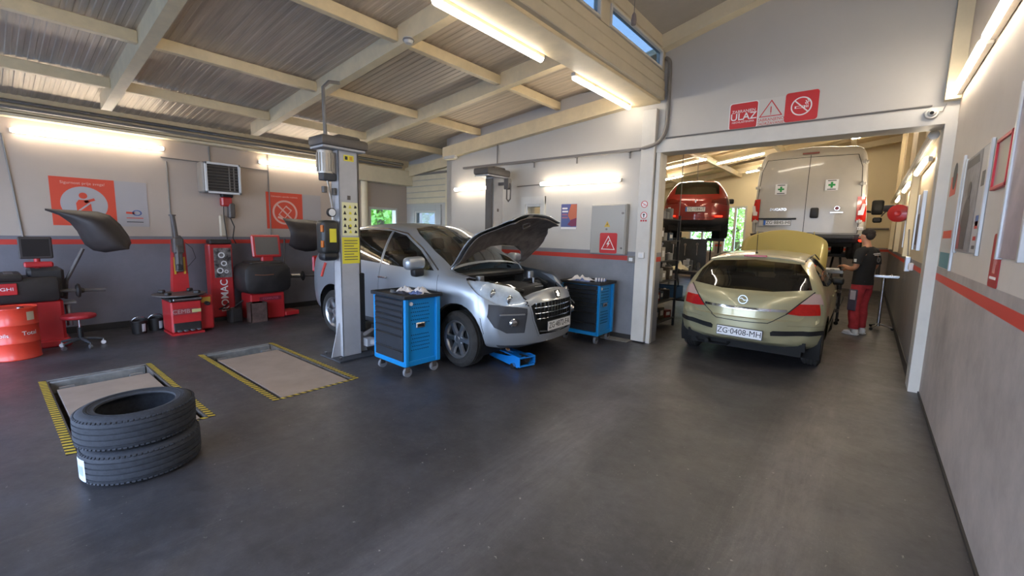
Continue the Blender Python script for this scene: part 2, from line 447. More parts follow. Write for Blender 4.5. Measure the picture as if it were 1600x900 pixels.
# wall plate and eaves band along the left wall
struct(boxo('trim_eaves_band', M_cream, XL, XL+.10, YF, YR, 3.02, 3.30))
struct(boxo('trim_eaves_lip', M_creamw, XL, XL+.16, YF, YR, 2.96, 3.00, bev=.004))
hd = struct(boxo('trim_door_header', M_creamw, XL, XL+.26, 5.15, YR, 2.66, 3.0, bev=.01))
struct(MB().cyl((XL+.10, 5.52, 0), (XL+.10, 5.52, 2.66), .075, 20).build('trim_column_round', M_creamw))
# garden window frame
def window(name, M, w, h, fr=.05, depth=.1, cross=0, frame=M_white, gm=None):
    """M places local x right, y up, z out of the wall; origin at the lower left corner"""
    mb = MB()
    for b in ((0, fr, 0, h), (w-fr, w, 0, h), (fr, w-fr, 0, fr), (fr, w-fr, h-fr, h)): mb.box(b[0], b[1], b[2], b[3], -depth, .02, .004)
    for k in range(cross): mb.box(w*(k+1)/(cross+1)-fr*.6, w*(k+1)/(cross+1)+fr*.6, fr, h-fr, -depth, .015, .003)
    o = struct(mb.build(name, frame, M=M, smooth=0))
    p = MB().box(fr, w-fr, fr, h-fr, -.022, -.018).build('pane', gm or M_glass, o, M=M, smooth=0)
    return o
window('window_1', face_left(XL, WIN_L[0], WIN_L[2]), WIN_L[1]-WIN_L[0], WIN_L[3]-WIN_L[2])
window('window_2', face_back(RD[0], YR, RD[2]), RD[1]-RD[0], RD[3]-RD[2], fr=.04, gm=M_glassmild)
window('window_3', face_back(IW[0], YB, IW[2]), IW[1]-IW[0], IW[3]-IW[2], fr=.045)
struct(MB().box(-.09, .0, -.06, .68, -.02, .03).box(.36, .42, -.06, .68, -.02, .03).box(-.09, .42, .55, .68, -.02, .035).build('trim_inner_window', M_white, M=face_back(IW[0], YB, IW[2]), smooth=0))
for k, (a, b) in enumerate(BW):
    window('window_%d' % (6+k), face_back(a, YE, WB[0]), b-a, WB[1]-WB[0], fr=.07, cross=1)
# corner door and its surround, siding boards of the recess
dr = struct(MB().box(-8.72, -7.62, YR-.03, YR, .02, 1.39, .004).box(-8.72, -8.57, YR-.03, YR, 1.39, 2.2, .004).box(-7.79, -7.62, YR-.03, YR, 1.39, 2.2, .004).box(-8.57, -7.79, YR-.03, YR, 2.07, 2.2, .004).build('door_1', M_doorwhite, smooth=0))
boxo('door_handle', M_steel, -7.72, -7.68, YR-.08, YR-.03, 1.0, 1.14, dr, .005)
for k in range(7):
    struct(boxo('trim_board', M_creamw, XL+.02, -7.45, YR-.022, YR-.004, 2.24+k*.135, 2.36+k*.135, bev=.006))
struct(boxo('trim_recess_edge', M_creamw, -7.45, -7.38, YR-.05, YR, 0, 3.2, bev=.005))

# ---------------------------------------------------------------- girder and clerestory over it
GX = -2.42
struct(boxo('trim_girder', M_cream, -2.80, GX-.03, YF, YB, 3.44, 3.66, bev=.006))
M_side = mat('siding_cream', '#cbbfa5', 0.5, var=0.06, scale=3)
zz = [3.47, 3.60, 3.73, 3.85]
for k in range(3):
    struct(boxo('trim_siding_board', M_side, GX-.08+.0, GX+.03-.012*k, YF, YB, zz[k]+.006, zz[k+1]-.006, bev=.008))
CW = [(4.56, 6.10), (2.55, 4.34), (0.5, 2.35)]
bx = []; ye = YB
for a, b in CW:
    bx.append((GX-.08, GX, b, ye, 3.85, 4.10)); ye = a
bx.append((GX-.08, GX, YF, ye, 3.85, 4.10))
mb = MB()
for b in bx: mb.box(*b)
mb.box(GX-.08, GX, YF, YB, 4.09, 4.30); mb.box(GX-.09, GX+.02, YF, YB, 4.12, 4.155, .004)
struct(mb.build('wall_clerestory', M_side, smooth=0))
for k, (a, b) in enumerate(CW):
    M = Matrix(((0, 0, 1, GX), (1, 0, 0, a), (0, 1, 0, 3.85), (0, 0, 0, 1)))
    window('window_%d' % (3+k+1+10), M, b-a, .24, fr=.028, depth=.06, gm=M_glassdim)
# ---------------------------------------------------------------- high roof
def slab(name, m, x0, x1, y0, y1, dz, th, fz):
    mb = MB(); v = [mb.bm.verts.new((x, y, fz(x)+dz+t)) for t in (0, th) for x, y in ((x0, y0), (x1, y0), (x1, y1), (x0, y1))]
    for f in ((0, 1, 2, 3), (7, 6, 5, 4), (0, 4, 5, 1), (1, 5, 6, 2), (2, 6, 7, 3), (3, 7, 4, 0)): mb.bm.faces.new([v[i] for i in f])
    return struct(mb.build(name, m, smooth=0))
slab('ceiling_high', M_ceilhi, GX-.12, XR+.2, YF-.2, YB+.05, .08, .08, zh)
o = slopebeam('roof_beam', M_creamw, YB-.16, YB, GX, XR, -.10, .09, fz=zh); struct(o)
o = slopebeam('roof_beam', M_creamw, 2.0, 2.14, GX, XR, -.10, .09, fz=zh); struct(o)
# back bay roof rising to the right, with cross beams
def zb_(x): return 3.95+(x+2.84)*0.15
M_bayceil = mat('bay_ceiling', '#d6c39f', 0.6, var=0.05, scale=2)
slab('ceiling_bay', M_bayceil, BXL-.2, 0.9, YB+.2, YE+.2, .22, .08, zb_)
for y in (8.6, 10.8, 13.0, 15.2, 17.4):
    struct(slopebeam('bay_rafter', M_creamw, y-.05, y+.05, BXL, .5, .05, .22, fz=zb_))
for y in (7.6, 9.7, 11.9, 14.1, 16.3):
    struct(slopebeam('bay_purlin', M_creamw, y-.02, y+.02, BXL, .5, .16, .22, fz=zb_))
for x in (-5.6, -3.9, -2.2, -0.6):
    struct(boxo('bay_beam', M_creamw, x-.05, x+.05, YB+.25, YE, zb_(x)-.02, zb_(x)+.14))
for y in (9.2, 12.6, 15.8):
    struct(boxo('trim_bay_column', M_bayend, 0.42, 0.5, y-.10, y+.10, 1.36, 4.6))

# ---------------------------------------------------------------- lamps
M_tubebay = mat('led_diffuser_bay', (1.0, 0.88, 0.70), 0.5, emit=TUBE*2.2)
def tube_light(x0, y0, z0, x1, y1, z1, label, group='LED tube lights', back=(0, 0, 1), w=.032, bri=None):
    p, q = Vector((x0, y0, z0)), Vector((x1, y1, z1)); mid = (p+q)/2; d = (q-p).normalized(); L = (q-p).length
    b = Vector(back); b = (b-d*b.dot(d)).normalized(); s = d.cross(b)
    M = Matrix((d, s, b)).transposed().to_4x4()
    root = thing('tube_light', label, 'light', mid, 0, group)
    MB().box(-L/2-.01, L/2+.01, -w*.9, w*.9, 0.0, .045, .006).build('housing', M_white, root, M=M)
    prof = [(-w, 0), (-w*.85, -w*.75), (-w*.35, -w*1.15), (w*.35, -w*1.15), (w*.85, -w*.75), (w, 0)]
    mb = MB(); g = [[(x, y*k, z*k) for y, z in prof] for x, k in ((-L/2, .55), (-L/2+.02, 1), (L/2-.02, 1), (L/2, .55))]
    mb.quadstrip(g)
    mb.build('diffuser', bri or M_tube, root, M=M)
    return root
xl = XL+.047
tube_light(xl, .38, 2.80, xl, 1.99, 2.81, 'long LED tube high on the left wall, nearest the left edge of the photo', back=(-1, 0, 0))
tube_light(xl, 3.40, 2.80, xl, 4.95, 2.80, 'LED tube on the left wall, partly behind the near lift post motor', back=(-1, 0, 0))
tube_light(-6.55, YB-.07, 2.43, -5.40, YB-.07, 2.43, 'LED tube on the back wall between the corner door and the far lift post', back=(0, 1, 0))
tube_light(-4.43, YB-.07, 2.43, -2.97, YB-.07, 2.42, 'LED tube on the back wall above the electrical cabinet', back=(0, 1, 0))
tube_light(-2.87, 4.58, 3.43, -2.87, 6.12, 3.43, 'LED tube along the girder, the one ending near the back wall', back=(0, 0, 1))
tube_light(-2.87, 2.45, 3.43, -2.87, 3.95, 3.43, 'LED tube along the girder, second from the back wall', back=(0, 0, 1))
tube_light(-2.87, .3, 3.43, -2.87, 1.85, 3.43, 'LED tube along the girder above the camera side', back=(0, 0, 1))
for a, b, s in ((4.72, 6.10, 'LED tube on the right wall, the one nearest the opening'), (3.15, 4.62, 'LED tube on the right wall, second from the opening'), (1.55, 3.02, 'LED tube on the right wall, third from the opening'), (-.1, 1.4, 'LED tube on the right wall, beside the camera')):
    tube_light(XR-.05, a, 3.04, XR-.05, b, 3.04, s, back=(1, 0, 0))
for x0, y, x1, s in ((-3.75, 14.2, -2.52, 'LED tube under the back bay roof, above the red car and left of the van'), (-4.9, 13.2, -3.78, 'LED tube under the back bay roof, right above the red car'),
                     (-3.5, 16.9, -2.2, 'farthest LED tube under the back bay roof beside the white van'), (-.62, 14.8, .2, 'LED tube under the back bay roof above the van roof'), (-2.4, 8.9, -1.0, 'LED tube in the back bay just behind the lintel'), (-5.6, 8.9, -4.2, 'LED tube in the back bay roof far left of the opening'), (-4.2, 10.9, -2.9, 'LED tube in the back bay roof in front of the red car'), (-1.6, 12.9, -.2, 'LED tube in the back bay roof over the van'), (-6.3, 15.0, -5.0, 'LED tube in the far left corner of the back bay roof')):
    tube_light(x0, y, zb_(x0)-.03, x1, y, zb_(x1)-.03, s, back=(0, 0, 1), bri=M_tubebay, group='LED tubes in the back bay')  # tubes listed after the van roof one are unseen, added to brighten the bay
for y0, y1, s in ((7.15, 8.65, 'nearer LED tube on the right wall of the back bay'), (10.0, 11.6, 'second LED tube on the right wall of the back bay'), (13.0, 14.4, 'farthest LED tube on the right wall of the back bay')):
    tube_light(.44, y0, 2.56, .44, y1, 2.56, s, back=(1, 0, 0), bri=M_tubebay, group='LED tubes in the back bay')

# ---------------------------------------------------------------- pipes and trays
def pipe(name, pts, r, m=M_pipe, label='', cat='pipe', group=None, n=8):
    return tag(MB().tube(pts, r, n).build(name, m), label, cat, group)
def arc(p, q, c, n=6):
    """quadratic corner between p and q with control c"""
    p, q, c = Vector(p), Vector(q), Vector(c)
    return [tuple(p*(1-t)**2+c*2*t*(1-t)+q*t*t) for t in [i/n for i in range(n+1)]]
yb = YB-.03
pipe('duct_pipe', [(XL+.2, -2, 3.14), (XL+.2, YR-.25, 3.14)], .028, M_steel, 'shiny metal pipe running high along the left wall')
pipe('conduit', [(XL+.22, -2, 3.06), (XL+.22, YR-.3, 3.06)], .022, M_pipe, 'thin grey conduit just below the shiny pipe on the left wall')
t = thing('cable_tray', 'grey cable tray on brackets across the back wall above the LED tubes', 'cable tray', (-4.7, yb, 2.82))
MB().box(-1.6, 2.02, -.06, .0, -.008, 0).box(-1.6, 2.02, -.064, -.058, -.008, .03).box(-1.6, 2.02, -.003, .0, -.008, .035).build('tray', M_pipe, t)
MB().tube([(-1.6, -.03, .02), (2.05, -.03, .02)], .017).tube([(-1.6, -.045, .012), (2.0, -.045, .012)], .011).build('cable', M_pipe, t)
for x in (-1.2, .1, .95, 1.85):
    MB().box(-.015+x, .015+x, -.055, .0, -.02, -.008).box(-.012+x, .012+x, -.012, .0, -.10, -.01).build('bracket', M_pipe, t)
t = thing('cable_tray', 'grey cable tray in the recessed back corner', 'cable tray', (-7.9, YR-.06, 2.90))
MB().box(-.9, .95, -.03, .03, -.01, 0).box(-.9, .95, -.035, -.03, -.01, .03).build('tray', M_pipe, t)
MB().tube([(-.9, 0, .02), (.95, 0, .02)], .016).build('cable', M_pipe, t)
bend = [(-2.7, yb-.02, 2.83), (-2.60, yb-.06, 2.84)]+arc((-2.52, yb-.08, 2.85), (-2.335, yb+.0, 3.10), (-2.36, yb-.03, 2.88))+[(-2.33, yb, 3.3), (-2.335, yb, 3.8)]+arc((-2.34, yb, 3.9), (-2.40, yb, 4.02), (-2.34, yb, 4.0))
pipe('conduit', bend, .026, M_pipe, 'fat grey conduit curving up the back wall beside the clerestory window')
pipe('conduit', [(-2.34, yb+.01, 2.955), (XR-.2, yb+.01, 2.955)], .009, M_pipe, 'thin grey conduit above the opening lintel')
pipe('conduit', [(-5.45, YB-.04, zr(-5.45)-.08), (-5.45, YB-.04, 2.86)], .012, M_pipe, 'thin vertical conduit above the far lift post')
pipe('conduit', [(-4.42, YB-.02, 2.43), (-4.98, YB-.02, 2.42)], .008, M_pipe, 'thin conduit feeding the LED tube above the electrical cabinet')
pipe('conduit', [(XL+.012, .30, 2.75), (XL+.012, .40, 1.1)], .010, M_pipe, 'vertical conduit behind the monitor at the left edge')
pipe('conduit', [(XL+.012, 2.02, 2.62), (XL+.012, 2.02, 1.35)], .009, M_pipe, 'vertical conduit above the tyre changer')
pipe('conduit', [(XL+.012, 1.95, 2.68), (XL+.012, 3.55, 2.66)], .009, M_pipe, 'horizontal conduit across the left wall behind the heater')
pipe('conduit', [(XL+.012, 3.56, 2.95), (XL+.012, 3.56, 1.3)], .011, M_pipe, 'vertical conduit on the left wall right of the heater')
pipe('conduit', [(XL+.02, 2.62, 2.95), (XL+.02, 2.62, 2.70)], .012, M_pipe, 'short vertical conduit feeding the heater')
pipe('pipe', [(.43, YB+.4, 2.74), (.43, 17.5, 2.74)], .05, M_steel, 'fat silver duct along the right wall of the back bay')
pipe('pipe', [(-1.6, YE-.06, 1.95), (.44, YE-.06, 1.95)], .03, M_pipe, 'grey pipe across the far wall of the back bay')
# emergency light and small fittings
t = thing('emergency_light', 'small white emergency light under the roof above the recess corner', 'light', (-6.62, YB-.12, 3.06))
MB().box(-.16, .16, -.05, .05, -.03, .03, .012).build('housing', M_white, t); MB().box(-.13, .13, -.052, .04, -.045, -.03, .008).build('diffuser', M_creamw, t)
t = thing('smoke_detector', 'round white detector on the second rafter', 'detector', (-3.9, 3.0, zr(-3.9)-.005))
MB().lathe([(0, -.055), (.035, -.052), (.05, -.03), (.052, 0), (0, 0)], 20).build('body', M_white, t); MB().lathe([(.056, -.03), (.06, -.02), (.056, -.01)], 20).build('ring', M_pipe, t)
t = thing('pull_switch', 'small grey pull switch hanging on a cord before the clerestory window', 'switch', (-1.9, 4.05, 3.55))
MB().tube([(0, 0, .1), (.0, 0, .78)], .004, 6).build('cord', M_pipe, t); MB().lathe([(0, 0), (.022, 0), (.026, .04), (.018, .09), (.006, .11), (0, .11)], 14).build('body', mat('switch_brown', '#7c6f6a', .5), t)
t = thing('camera_dome', 'round white security camera on the lintel near the right wall', 'security camera', (.36, YB-.06, 2.87))
MB().lathe([(0, 0), (.05, 0), (.055, .02), (.055, .05), (0, .05)], 24).build('base', M_white, t, M=Matrix.Rotation(-pi/2, 4, 'X') @ Matrix.Translation((0, 0, -.03)))
MB().sphere((0, -.03, 0), .035, 16).build('eye', M_white, t); MB().cyl((0, -.055, -.004), (-.002, -.068, -.006), .016, 16).build('lens', M_black, t)
tag(MB().tube([(.36, YB-.07, 2.87), (.44, YB-.06, 2.88), (.46, YB-.06, 2.95)], .005, 6).build('cable', M_pipe), 'thin cable looping from the security camera', 'cable')

# outside: paving, a neighbouring pale house seen through the corner door, trees
nb = thing('building', 'pale house with a grey shutter seen through the glazed corner door', 'building', (-13.5, 16.0, -.1))
MB().box(-4, 4, -2, 2, 0, 4.6).build('wall', mat('house_pale', '#a9b0bb', .8), nb, smooth=0)
MB().box(-4.4, 4.4, -2.4, 2.4, 4.6, 4.8).build('roof', mat('house_roof', '#6e625c', .8), nb, smooth=0)
for k, x in enumerate((-1.2, 1.2)): MB().box(x-.6, x+.6, -2.03, -2.0, 1.4, 2.9).build('window', mat('house_window', '#5a6a80', .3), nb, smooth=0)

struct(boxo('ground', mat('asphalt', '#8a8a88', .8, var=.15, scale=2), -60, 40, -40, -6.0, -.12, -.01))
struct(boxo('ground', mat('lawn', '#7a9a4a', .9, var=.3, scale=2), -60, -9.3, -6, 60, -.2, -.1))
struct(boxo('ground', mat('lawn', '#7a9a4a', .9), -9.3, 20, 18.3, 60, -.2, -.1))
M_leaf = mat('leaf', '#8dbb4a', .6, var=.5, scale=9)
M_leaf2 = mat('leaf_pale', '#b5d468', .6, var=.4, scale=7)
M_bark = mat('bark', '#6e5f4c', .9)
def tree(x, y, h, r, label, ml, n=2600):
    t = thing('tree', label, 'tree', (x, y, -.1), 0, 'trees outside the windows')
    rnd = random.Random(int(x*7+y*13))
    mb = MB(); mb.tube([(0, 0, 0), (.1, .05, h*.3), (-.05, .1, h*.6), (.1, 0, h*.85)], [.16, .12, .09, .04], 8)
    for k in range(7):
        a = rnd.random()*6.28; z = h*(.25+.08*k); mb.tube([(0, 0, z), (r*.4*cos(a), r*.4*sin(a), z+.4), (r*.8*cos(a), r*.8*sin(a), z+.9)], [.06, .04, .015], 6)
    mb.build('trunk', M_bark, t)
    mb = MB()
    for k in range(n):
        a = rnd.random()*6.28; b = rnd.uniform(-1, 1); rr = r*rnd.random()**.4; q = math.sqrt(1-b*b)
        c = Vector((rr*q*cos(a), rr*q*sin(a), h*.55+rr*b*h*.45/r)); s = rnd.uniform(.06, .13)
        u = Vector((rnd.uniform(-1, 1), rnd.uniform(-1, 1), rnd.uniform(-1, 1))).normalized(); v = u.orthogonal().normalized()
        mb.bm.faces.new([mb.bm.verts.new(c+d) for d in (u*s, v*s*.55, -u*s, -v*s*.55)])
    tag(mb.build('foliage', ml, t, smooth=0), kind='stuff')
tree(-12.0, 8.0, 4.2, 1.7, 'green leafy tree outside the left window', M_leaf)
tree(-17.0, 11.2, 5.0, 2.2, 'paler leafy tree behind the one outside the left window', M_leaf2)
tree(-4.6, 21.2, 4.4, 1.7, 'green tree outside the far windows of the back bay', M_leaf2)
tree(-8.4, 24.0, 5.0, 2.0, 'bushy tree outside the far left windows of the back bay', M_leaf)
# ---------------------------------------------------------------- car builder
def pchip(xs, ys):
    n = len(xs); h = [xs[i+1]-xs[i] for i in range(n-1)]; d = [(ys[i+1]-ys[i])/h[i] for i in range(n-1)]
    m = [0]*n; m[0] = d[0]; m[-1] = d[-1]
    for i in range(1, n-1):
        if d[i-1]*d[i] <= 0: m[i] = 0
        else:
            w1, w2 = 2*h[i]+h[i-1], h[i]+2*h[i-1]; m[i] = (w1+w2)/(w1/d[i-1]+w2/d[i])
    def f(x):
        if x <= xs[0]: return ys[0]
        if x >= xs[-1]: return ys[-1]
        i = 0
        while x > xs[i+1]: i += 1
        t = (x-xs[i])/h[i]; a, b = ys[i], ys[i+1]
        return (2*t**3-3*t*t+1)*a+(t**3-2*t*t+t)*h[i]*m[i]+(-2*t**3+3*t*t)*b+(t**3-t*t)*h[i]*m[i+1]
    return f
def catmull(P, counts):
    out = []; n = len(P)
    for i in range(n-1):
        p0 = P[i-1] if i > 0 else P[i]; p1, p2 = P[i], P[i+1]; p3 = P[i+2] if i+2 < n else P[i+1]
        k = counts[i]
        for j in range(k):
            t = j/k
            d1 = math.dist(p0, p1)**.5+1e-6; d2 = math.dist(p1, p2)**.5+1e-6; d3 = math.dist(p2, p3)**.5+1e-6
            pt = []
            for a in (0, 1):
                m1 = (p2[a]-p1[a]) + d2*((p1[a]-p0[a])/d1-(p2[a]-p0[a])/(d1+d2)) if i > 0 else (p2[a]-p1[a])
                m2 = (p2[a]-p1[a]) + d2*((p3[a]-p2[a])/d3-(p3[a]-p1[a])/(d2+d3)) if i+2 < n else (p2[a]-p1[a])
                pt.append((2*t**3-3*t*t+1)*p1[a]+(t**3-2*t*t+t)*m1+(-2*t**3+3*t*t)*p2[a]+(t**3-t*t)*m2)
            out.append(tuple(pt))
    out.append(P[-1]); return out

class Body:
    """half of a car shell (y >= 0), x forward; rows: x, zb, wr, wm, zs, ws, ze, we, zt"""
    def __init__(s, rows, nu=86, front=(0, 0, None), rear=(0, 0, None), xf=0.5, xr=0.5, zmf=.45, counts=(3, 2, 5, 6, 9, 5, 5), crown=.25):
        cols = list(zip(*rows)); X = list(cols[0]); F = [pchip(X, list(c)) for c in cols[1:]]
        x0, x1 = X[0], X[-1]; s.x0, s.x1 = x0, x1
        xs = set()
        for i in range(nu+1):
            t = i/nu; t = t-.14*sin(2*pi*t)/(2*pi)*2.0
            xs.add(round(x0+(x1-x0)*t, 4))
        for x in X: xs.add(x)
        xs = sorted(xs); s.bm = bmesh.new(); grid = []
        bf, pf, prf = front; br, pr_, prr = rear
        def ring(x):
            zb, wr, wm, zs, ws, ze, we, zt = [f(x) for f in F]
            P = [(0, zb), (wr*.9, zb), (wr, zb+.05), (wm, zb+(zs-zb)*zmf), (ws, zs), (we, ze), (we*.55, zt-(zt-ze)*crown), (0, zt)]
            return catmull(P, counts), wm
        def shift(x, y, z, w):
            tf = max(0, min(1, (x-(x1-xf))/xf)); tf = tf*tf*(3-2*tf)
            tr = max(0, min(1, ((x0+xr)-x)/xr)); tr = tr*tr*(3-2*tr)
            q = min(1.1, abs(y)/w)
            dx = -tf*bf*q**2.4+tr*br*q**2.4
            if prf: dx += tf*prf(z)
            if prr: dx += tr*prr(z)
            return x+dx
        for x in xs:
            R, w = ring(x); grid.append([(x, y, z, w) for y, z in R])
        V = [[s.bm.verts.new((shift(x, y, z, w), y, z)) for x, y, z, w in row] for row in grid]
        for i in range(len(V)-1):
            for j in range(len(V[0])-1): s.bm.faces.new((V[i][j], V[i+1][j], V[i+1][j+1], V[i][j+1]))
        for end in (0, -1):
            row = grid[end]; prev = V[end]
            K = 7
            for k in range(1, K+1):
                cur = []
                for j, (x, y, z, w) in enumerate(row):
                    if j in (0, len(row)-1): cur.append(prev[j]); continue
                    yy = y*(1-k/K)
                    cur.append(s.bm.verts.new((shift(x, yy, z, w), yy, z)))
                for j in range(len(row)-1):
                    q = [prev[j], prev[j+1], cur[j+1], cur[j]]; u = []
                    for v in q:
                        if v not in u: u.append(v)
                    if len(u) >= 3: s.bm.faces.new(u)
                prev = cur
        bmesh.ops.remove_doubles(s.bm, verts=s.bm.verts, dist=1e-5)
        bmesh.ops.recalc_face_normals(s.bm, faces=s.bm.faces)
        s.lay = s.bm.faces.layers.int.new('part'); s.names = ['body']
    AX = {'xz': (0, 2), 'yz': (1, 2), 'xy': (0, 1)}
    def cut(s, name, poly, proj, cond=None, only=None):
        """cut polygon (projected) into the shell and give the faces inside to the part called name"""
        a, b = s.AX[proj]; c = ({'xz': 1, 'yz': 0, 'xy': 2})[proj]
        bm = s.bm; n = len(poly)
        P = [Vector(p) for p in poly]
        lo = Vector((min(p[0] for p in P), min(p[1] for p in P))); hi = Vector((max(p[0] for p in P), max(p[1] for p in P)))
        def okf(f):
            if cond is None: return True
            return cond(f.calc_center_median(), f.normal)
        for i in range(n):
            p, q = P[i], P[(i+1) % n]
            d = q-p
            if d.length < 1e-6: continue
            l2 = Vector((min(p[0], q[0])-1e-4, min(p[1], q[1])-1e-4)); h2 = Vector((max(p[0], q[0])+1e-4, max(p[1], q[1])+1e-4))
            fs = []
            for f in bm.faces:
                A = [v.co[a] for v in f.verts]; B = [v.co[b] for v in f.verts]
                if max(A) < l2[0] or min(A) > h2[0] or max(B) < l2[1] or min(B) > h2[1]: continue
                if not okf(f): continue
                fs.append(f)
            if not fs: continue
            no = Vector((0, 0, 0)); no[a] = -d[1]; no[b] = d[0]; co = Vector((0, 0, 0)); co[a] = p[0]; co[b] = p[1]
            ge = set(fs); 
            for f in fs: ge.update(f.edges); ge.update(f.verts)
            bmesh.ops.bisect_plane(bm, geom=list(ge), dist=1e-5, plane_co=co, plane_no=no.normalized())
        if name not in s.names: s.names.append(name)
        k = s.names.index(name)
        def inside(u, v):
            r = False; j = n-1
            for i in range(n):
                if (P[i][1] > v) != (P[j][1] > v) and u < (P[j][0]-P[i][0])*(v-P[i][1])/(P[j][1]-P[i][1])+P[i][0]: r = not r
                j = i
            return r
        cnt = 0
        for f in bm.faces:
            if only is not None and f[s.lay] != s.names.index(only): continue
            m = f.calc_center_median()
            if inside(m[a], m[b]) and okf(f): f[s.lay] = k; cnt += 1
        return cnt
    def seam(s, pts, proj, cond=None, w=.004, name='seam'):
        for p, q in zip(pts, pts[1:]):
            p, q = Vector(p), Vector(q); d = (q-p).normalized(); n = Vector((-d[1], d[0]))*w
            e = d*w*.5
            s.cut(name, [p-e+n, q+e+n, q+e-n, p-e-n], proj, cond, only='body')
    def drop(s, name):
        k = s.names.index(name); fs = [f for f in s.bm.faces if f[s.lay] == k]
        bmesh.ops.delete(s.bm, geom=fs, context='FACES')
    def out(s, name, m, parent, mode='centre', off=0.0, thick=0.0, label=None, as_name=None, smooth=40):
        """mode centre: one mirrored mesh; mode side: two objects"""
        k = s.names.index(name)
        # vertex normals of the whole shell keep shading continuous
        s.bm.normal_update()
        fs = [f for f in s.bm.faces if f[s.lay] == k]
        if not fs: return []
        vm = {}; res = []
        vs = []
        for f in fs:
            for v in f.verts:
                if v not in vm:
                    vm[v] = len(vs); nn = v.normal.copy()
                    if abs(v.co.y) < 1e-4: nn.y = 0
                    vs.append(v.co+nn*off)
        idx = [[vm[v] for v in f.verts] for f in fs]
        mir = [Vector((v.x, -v.y, v.z)) for v in vs]
        nm = as_name or name
        def mk(vv, ii):
            me = bpy.data.meshes.new(nm); me.from_pydata([tuple(v) for v in vv], [], ii)
            bm = bmesh.new(); bm.from_mesh(me)
            bmesh.ops.remove_doubles(bm, verts=bm.verts, dist=1e-5)
            bm.to_mesh(me); bm.free()
            for x in (m if isinstance(m, (list, tuple)) else [m]): me.materials.append(x)
            for p in me.polygons: p.use_smooth = True
            me.set_sharp_from_angle(angle=radians(smooth))
            o = bpy.data.objects.new(nm, me); link(o, parent)
            if thick:
                md = o.modifiers.new('shell', 'SOLIDIFY'); md.thickness = thick; md.offset = -1
            if label: o['label'] = label
            return o
        flip = [i[::-1] for i in idx]
        if mode == 'centre':
            n = len(vs); return [mk(vs+mir, idx+[[j+n for j in i] for i in flip])]
        return [mk(vs, idx), mk(mir, flip)]

M_tyre = mat('tyre_rubber', '#34363b', .78, var=.25, scale=40, bump=.15)
M_tyreold = mat('tyre_wheel', '#2f2d2b', .85, var=.3, scale=20)
M_alloy = mat('alloy', '#b9bcc0', .28, metal=.9)
M_alloyd = mat('alloy_worn', '#8d8f92', .4, metal=.8)
M_under = mat('underbody', '#121212', .8)
M_carglass = glassmat('car_glass', (.34, .38, .36), .05)
M_carglassd = glassmat('car_glass_dark', (.20, .22, .20), .04)
M_seat = mat('seat_fabric', '#2b2b2e', .9, var=.2, scale=30)
M_trim = mat('black_trim', '#1b1c1e', .45)
M_trimgrey = mat('grey_trim', '#3c3e42', .6, var=.1, scale=8)
M_chrome = mat('chrome', '#d8dadc', .12, metal=1.0)
M_redlens = mat('red_lens', '#b3160f', .15, coat=.6, var=.15, scale=25)
M_redreflglow = mat('red_reflector_glow', '#ff2a18', .2, emit=1.6)  # emission put into the reflectors, stands in for light they throw back
M_clearlens = glassmat('clear_lens', (.86, .9, .93), .04)
M_clearsolid = mat('clear_lens_back', '#c9c6c6', .2, metal=.3, coat=.5)
M_plate = mat('plate_white', '#d9dadb', .4)
M_plateblk = mat('plate_black', '#17181c', .5)
M_plateblue = mat('plate_blue', '#2b5fb5', .4)

def wheel(parent, pos, R, W, rr, side, spokes=5, mt=M_tyreold, ma=M_alloy, steer=0.0, twin=False):
    """one wheel: tyre > rim; axle along local Y, outer face towards side*Y"""
    h = W/2
    prof = [(rr-.012, -h+.02), (rr+.004, -h+.008), (rr+.03, -h), (R-.05, -h-.004), (R-.018, -h+.016), (R-.004, -h+.035)]
    for k in range(4):
        z = -h+.045+(W-.09)*k/3.0-.0; prof += [(R, z-.012+.006), (R, z+.012)] if False else [(R, z-.014), (R, z+.010), (R-.008, z+.012), (R-.008, z+.018)]
    prof += [(R-.004, h-.035), (R-.018, h-.016), (R-.05, h+.004), (rr+.03, h), (rr+.004, h-.008), (rr-.012, h-.02)]
    RM = Matrix.Rotation(steer, 4, 'Z') @ Matrix.Rotation(-pi/2*side, 4, 'X')
    t = MB().lathe(prof, 48).build('wheel', mt, parent, M=RM); t.location = pos
    mb = MB()
    mb.lathe([(rr-.01, -h+.02), (rr-.02, -h+.03), (rr-.035, 0), (rr-.03, h-.05), (rr-.012, h-.022), (rr+.004, h-.012), (rr+.004, h-.008), (rr-.014, h-.014), (rr-.026, h-.03)], 48)
    cz = h-.035
    mb.lathe([(0, cz+.012), (.028, cz+.012), (.032, cz+.004), (.075, cz-.004), (.08, cz-.03), (0, cz-.03)], 24)
    for k in range(spokes):
        a = 2*pi*k/spokes
        w0, w1, w2 = .036, .022, .042
        pts = [(.05, -w0), (rr*.55, -w1*1.2), (rr-.02, -w2), (rr-.02, w2), (rr*.55, w1*1.2), (.05, w0)]
        vs0 = [mb.bm.verts.new((x, y, cz-.02-(.0 if x < rr*.6 else -.006))) for x, y in pts]
        vs1 = [mb.bm.verts.new((x, y*.72, cz+.008+(0 if x < .1 else .008 if x < rr*.8 else .004))) for x, y in pts]
        mb.bm.faces.new(vs0[::-1]); mb.bm.faces.new(vs1)
        for i in range(6): mb.bm.faces.new((vs0[i], vs0[(i+1) % 6], vs1[(i+1) % 6], vs1[i]))
        bmesh.ops.rotate(mb.bm, cent=(0, 0, 0), matrix=Matrix.Rotation(a, 3, 'Z'), verts=vs0+vs1)
    rim = mb.build('rim', ma, t, M=RM)
    MB().lathe([(0, -h+.02), (rr-.03, -h+.02), (rr-.04, h-.09), (0, h-.09)], 32).build('hub', M_under, t, M=RM)
    return t
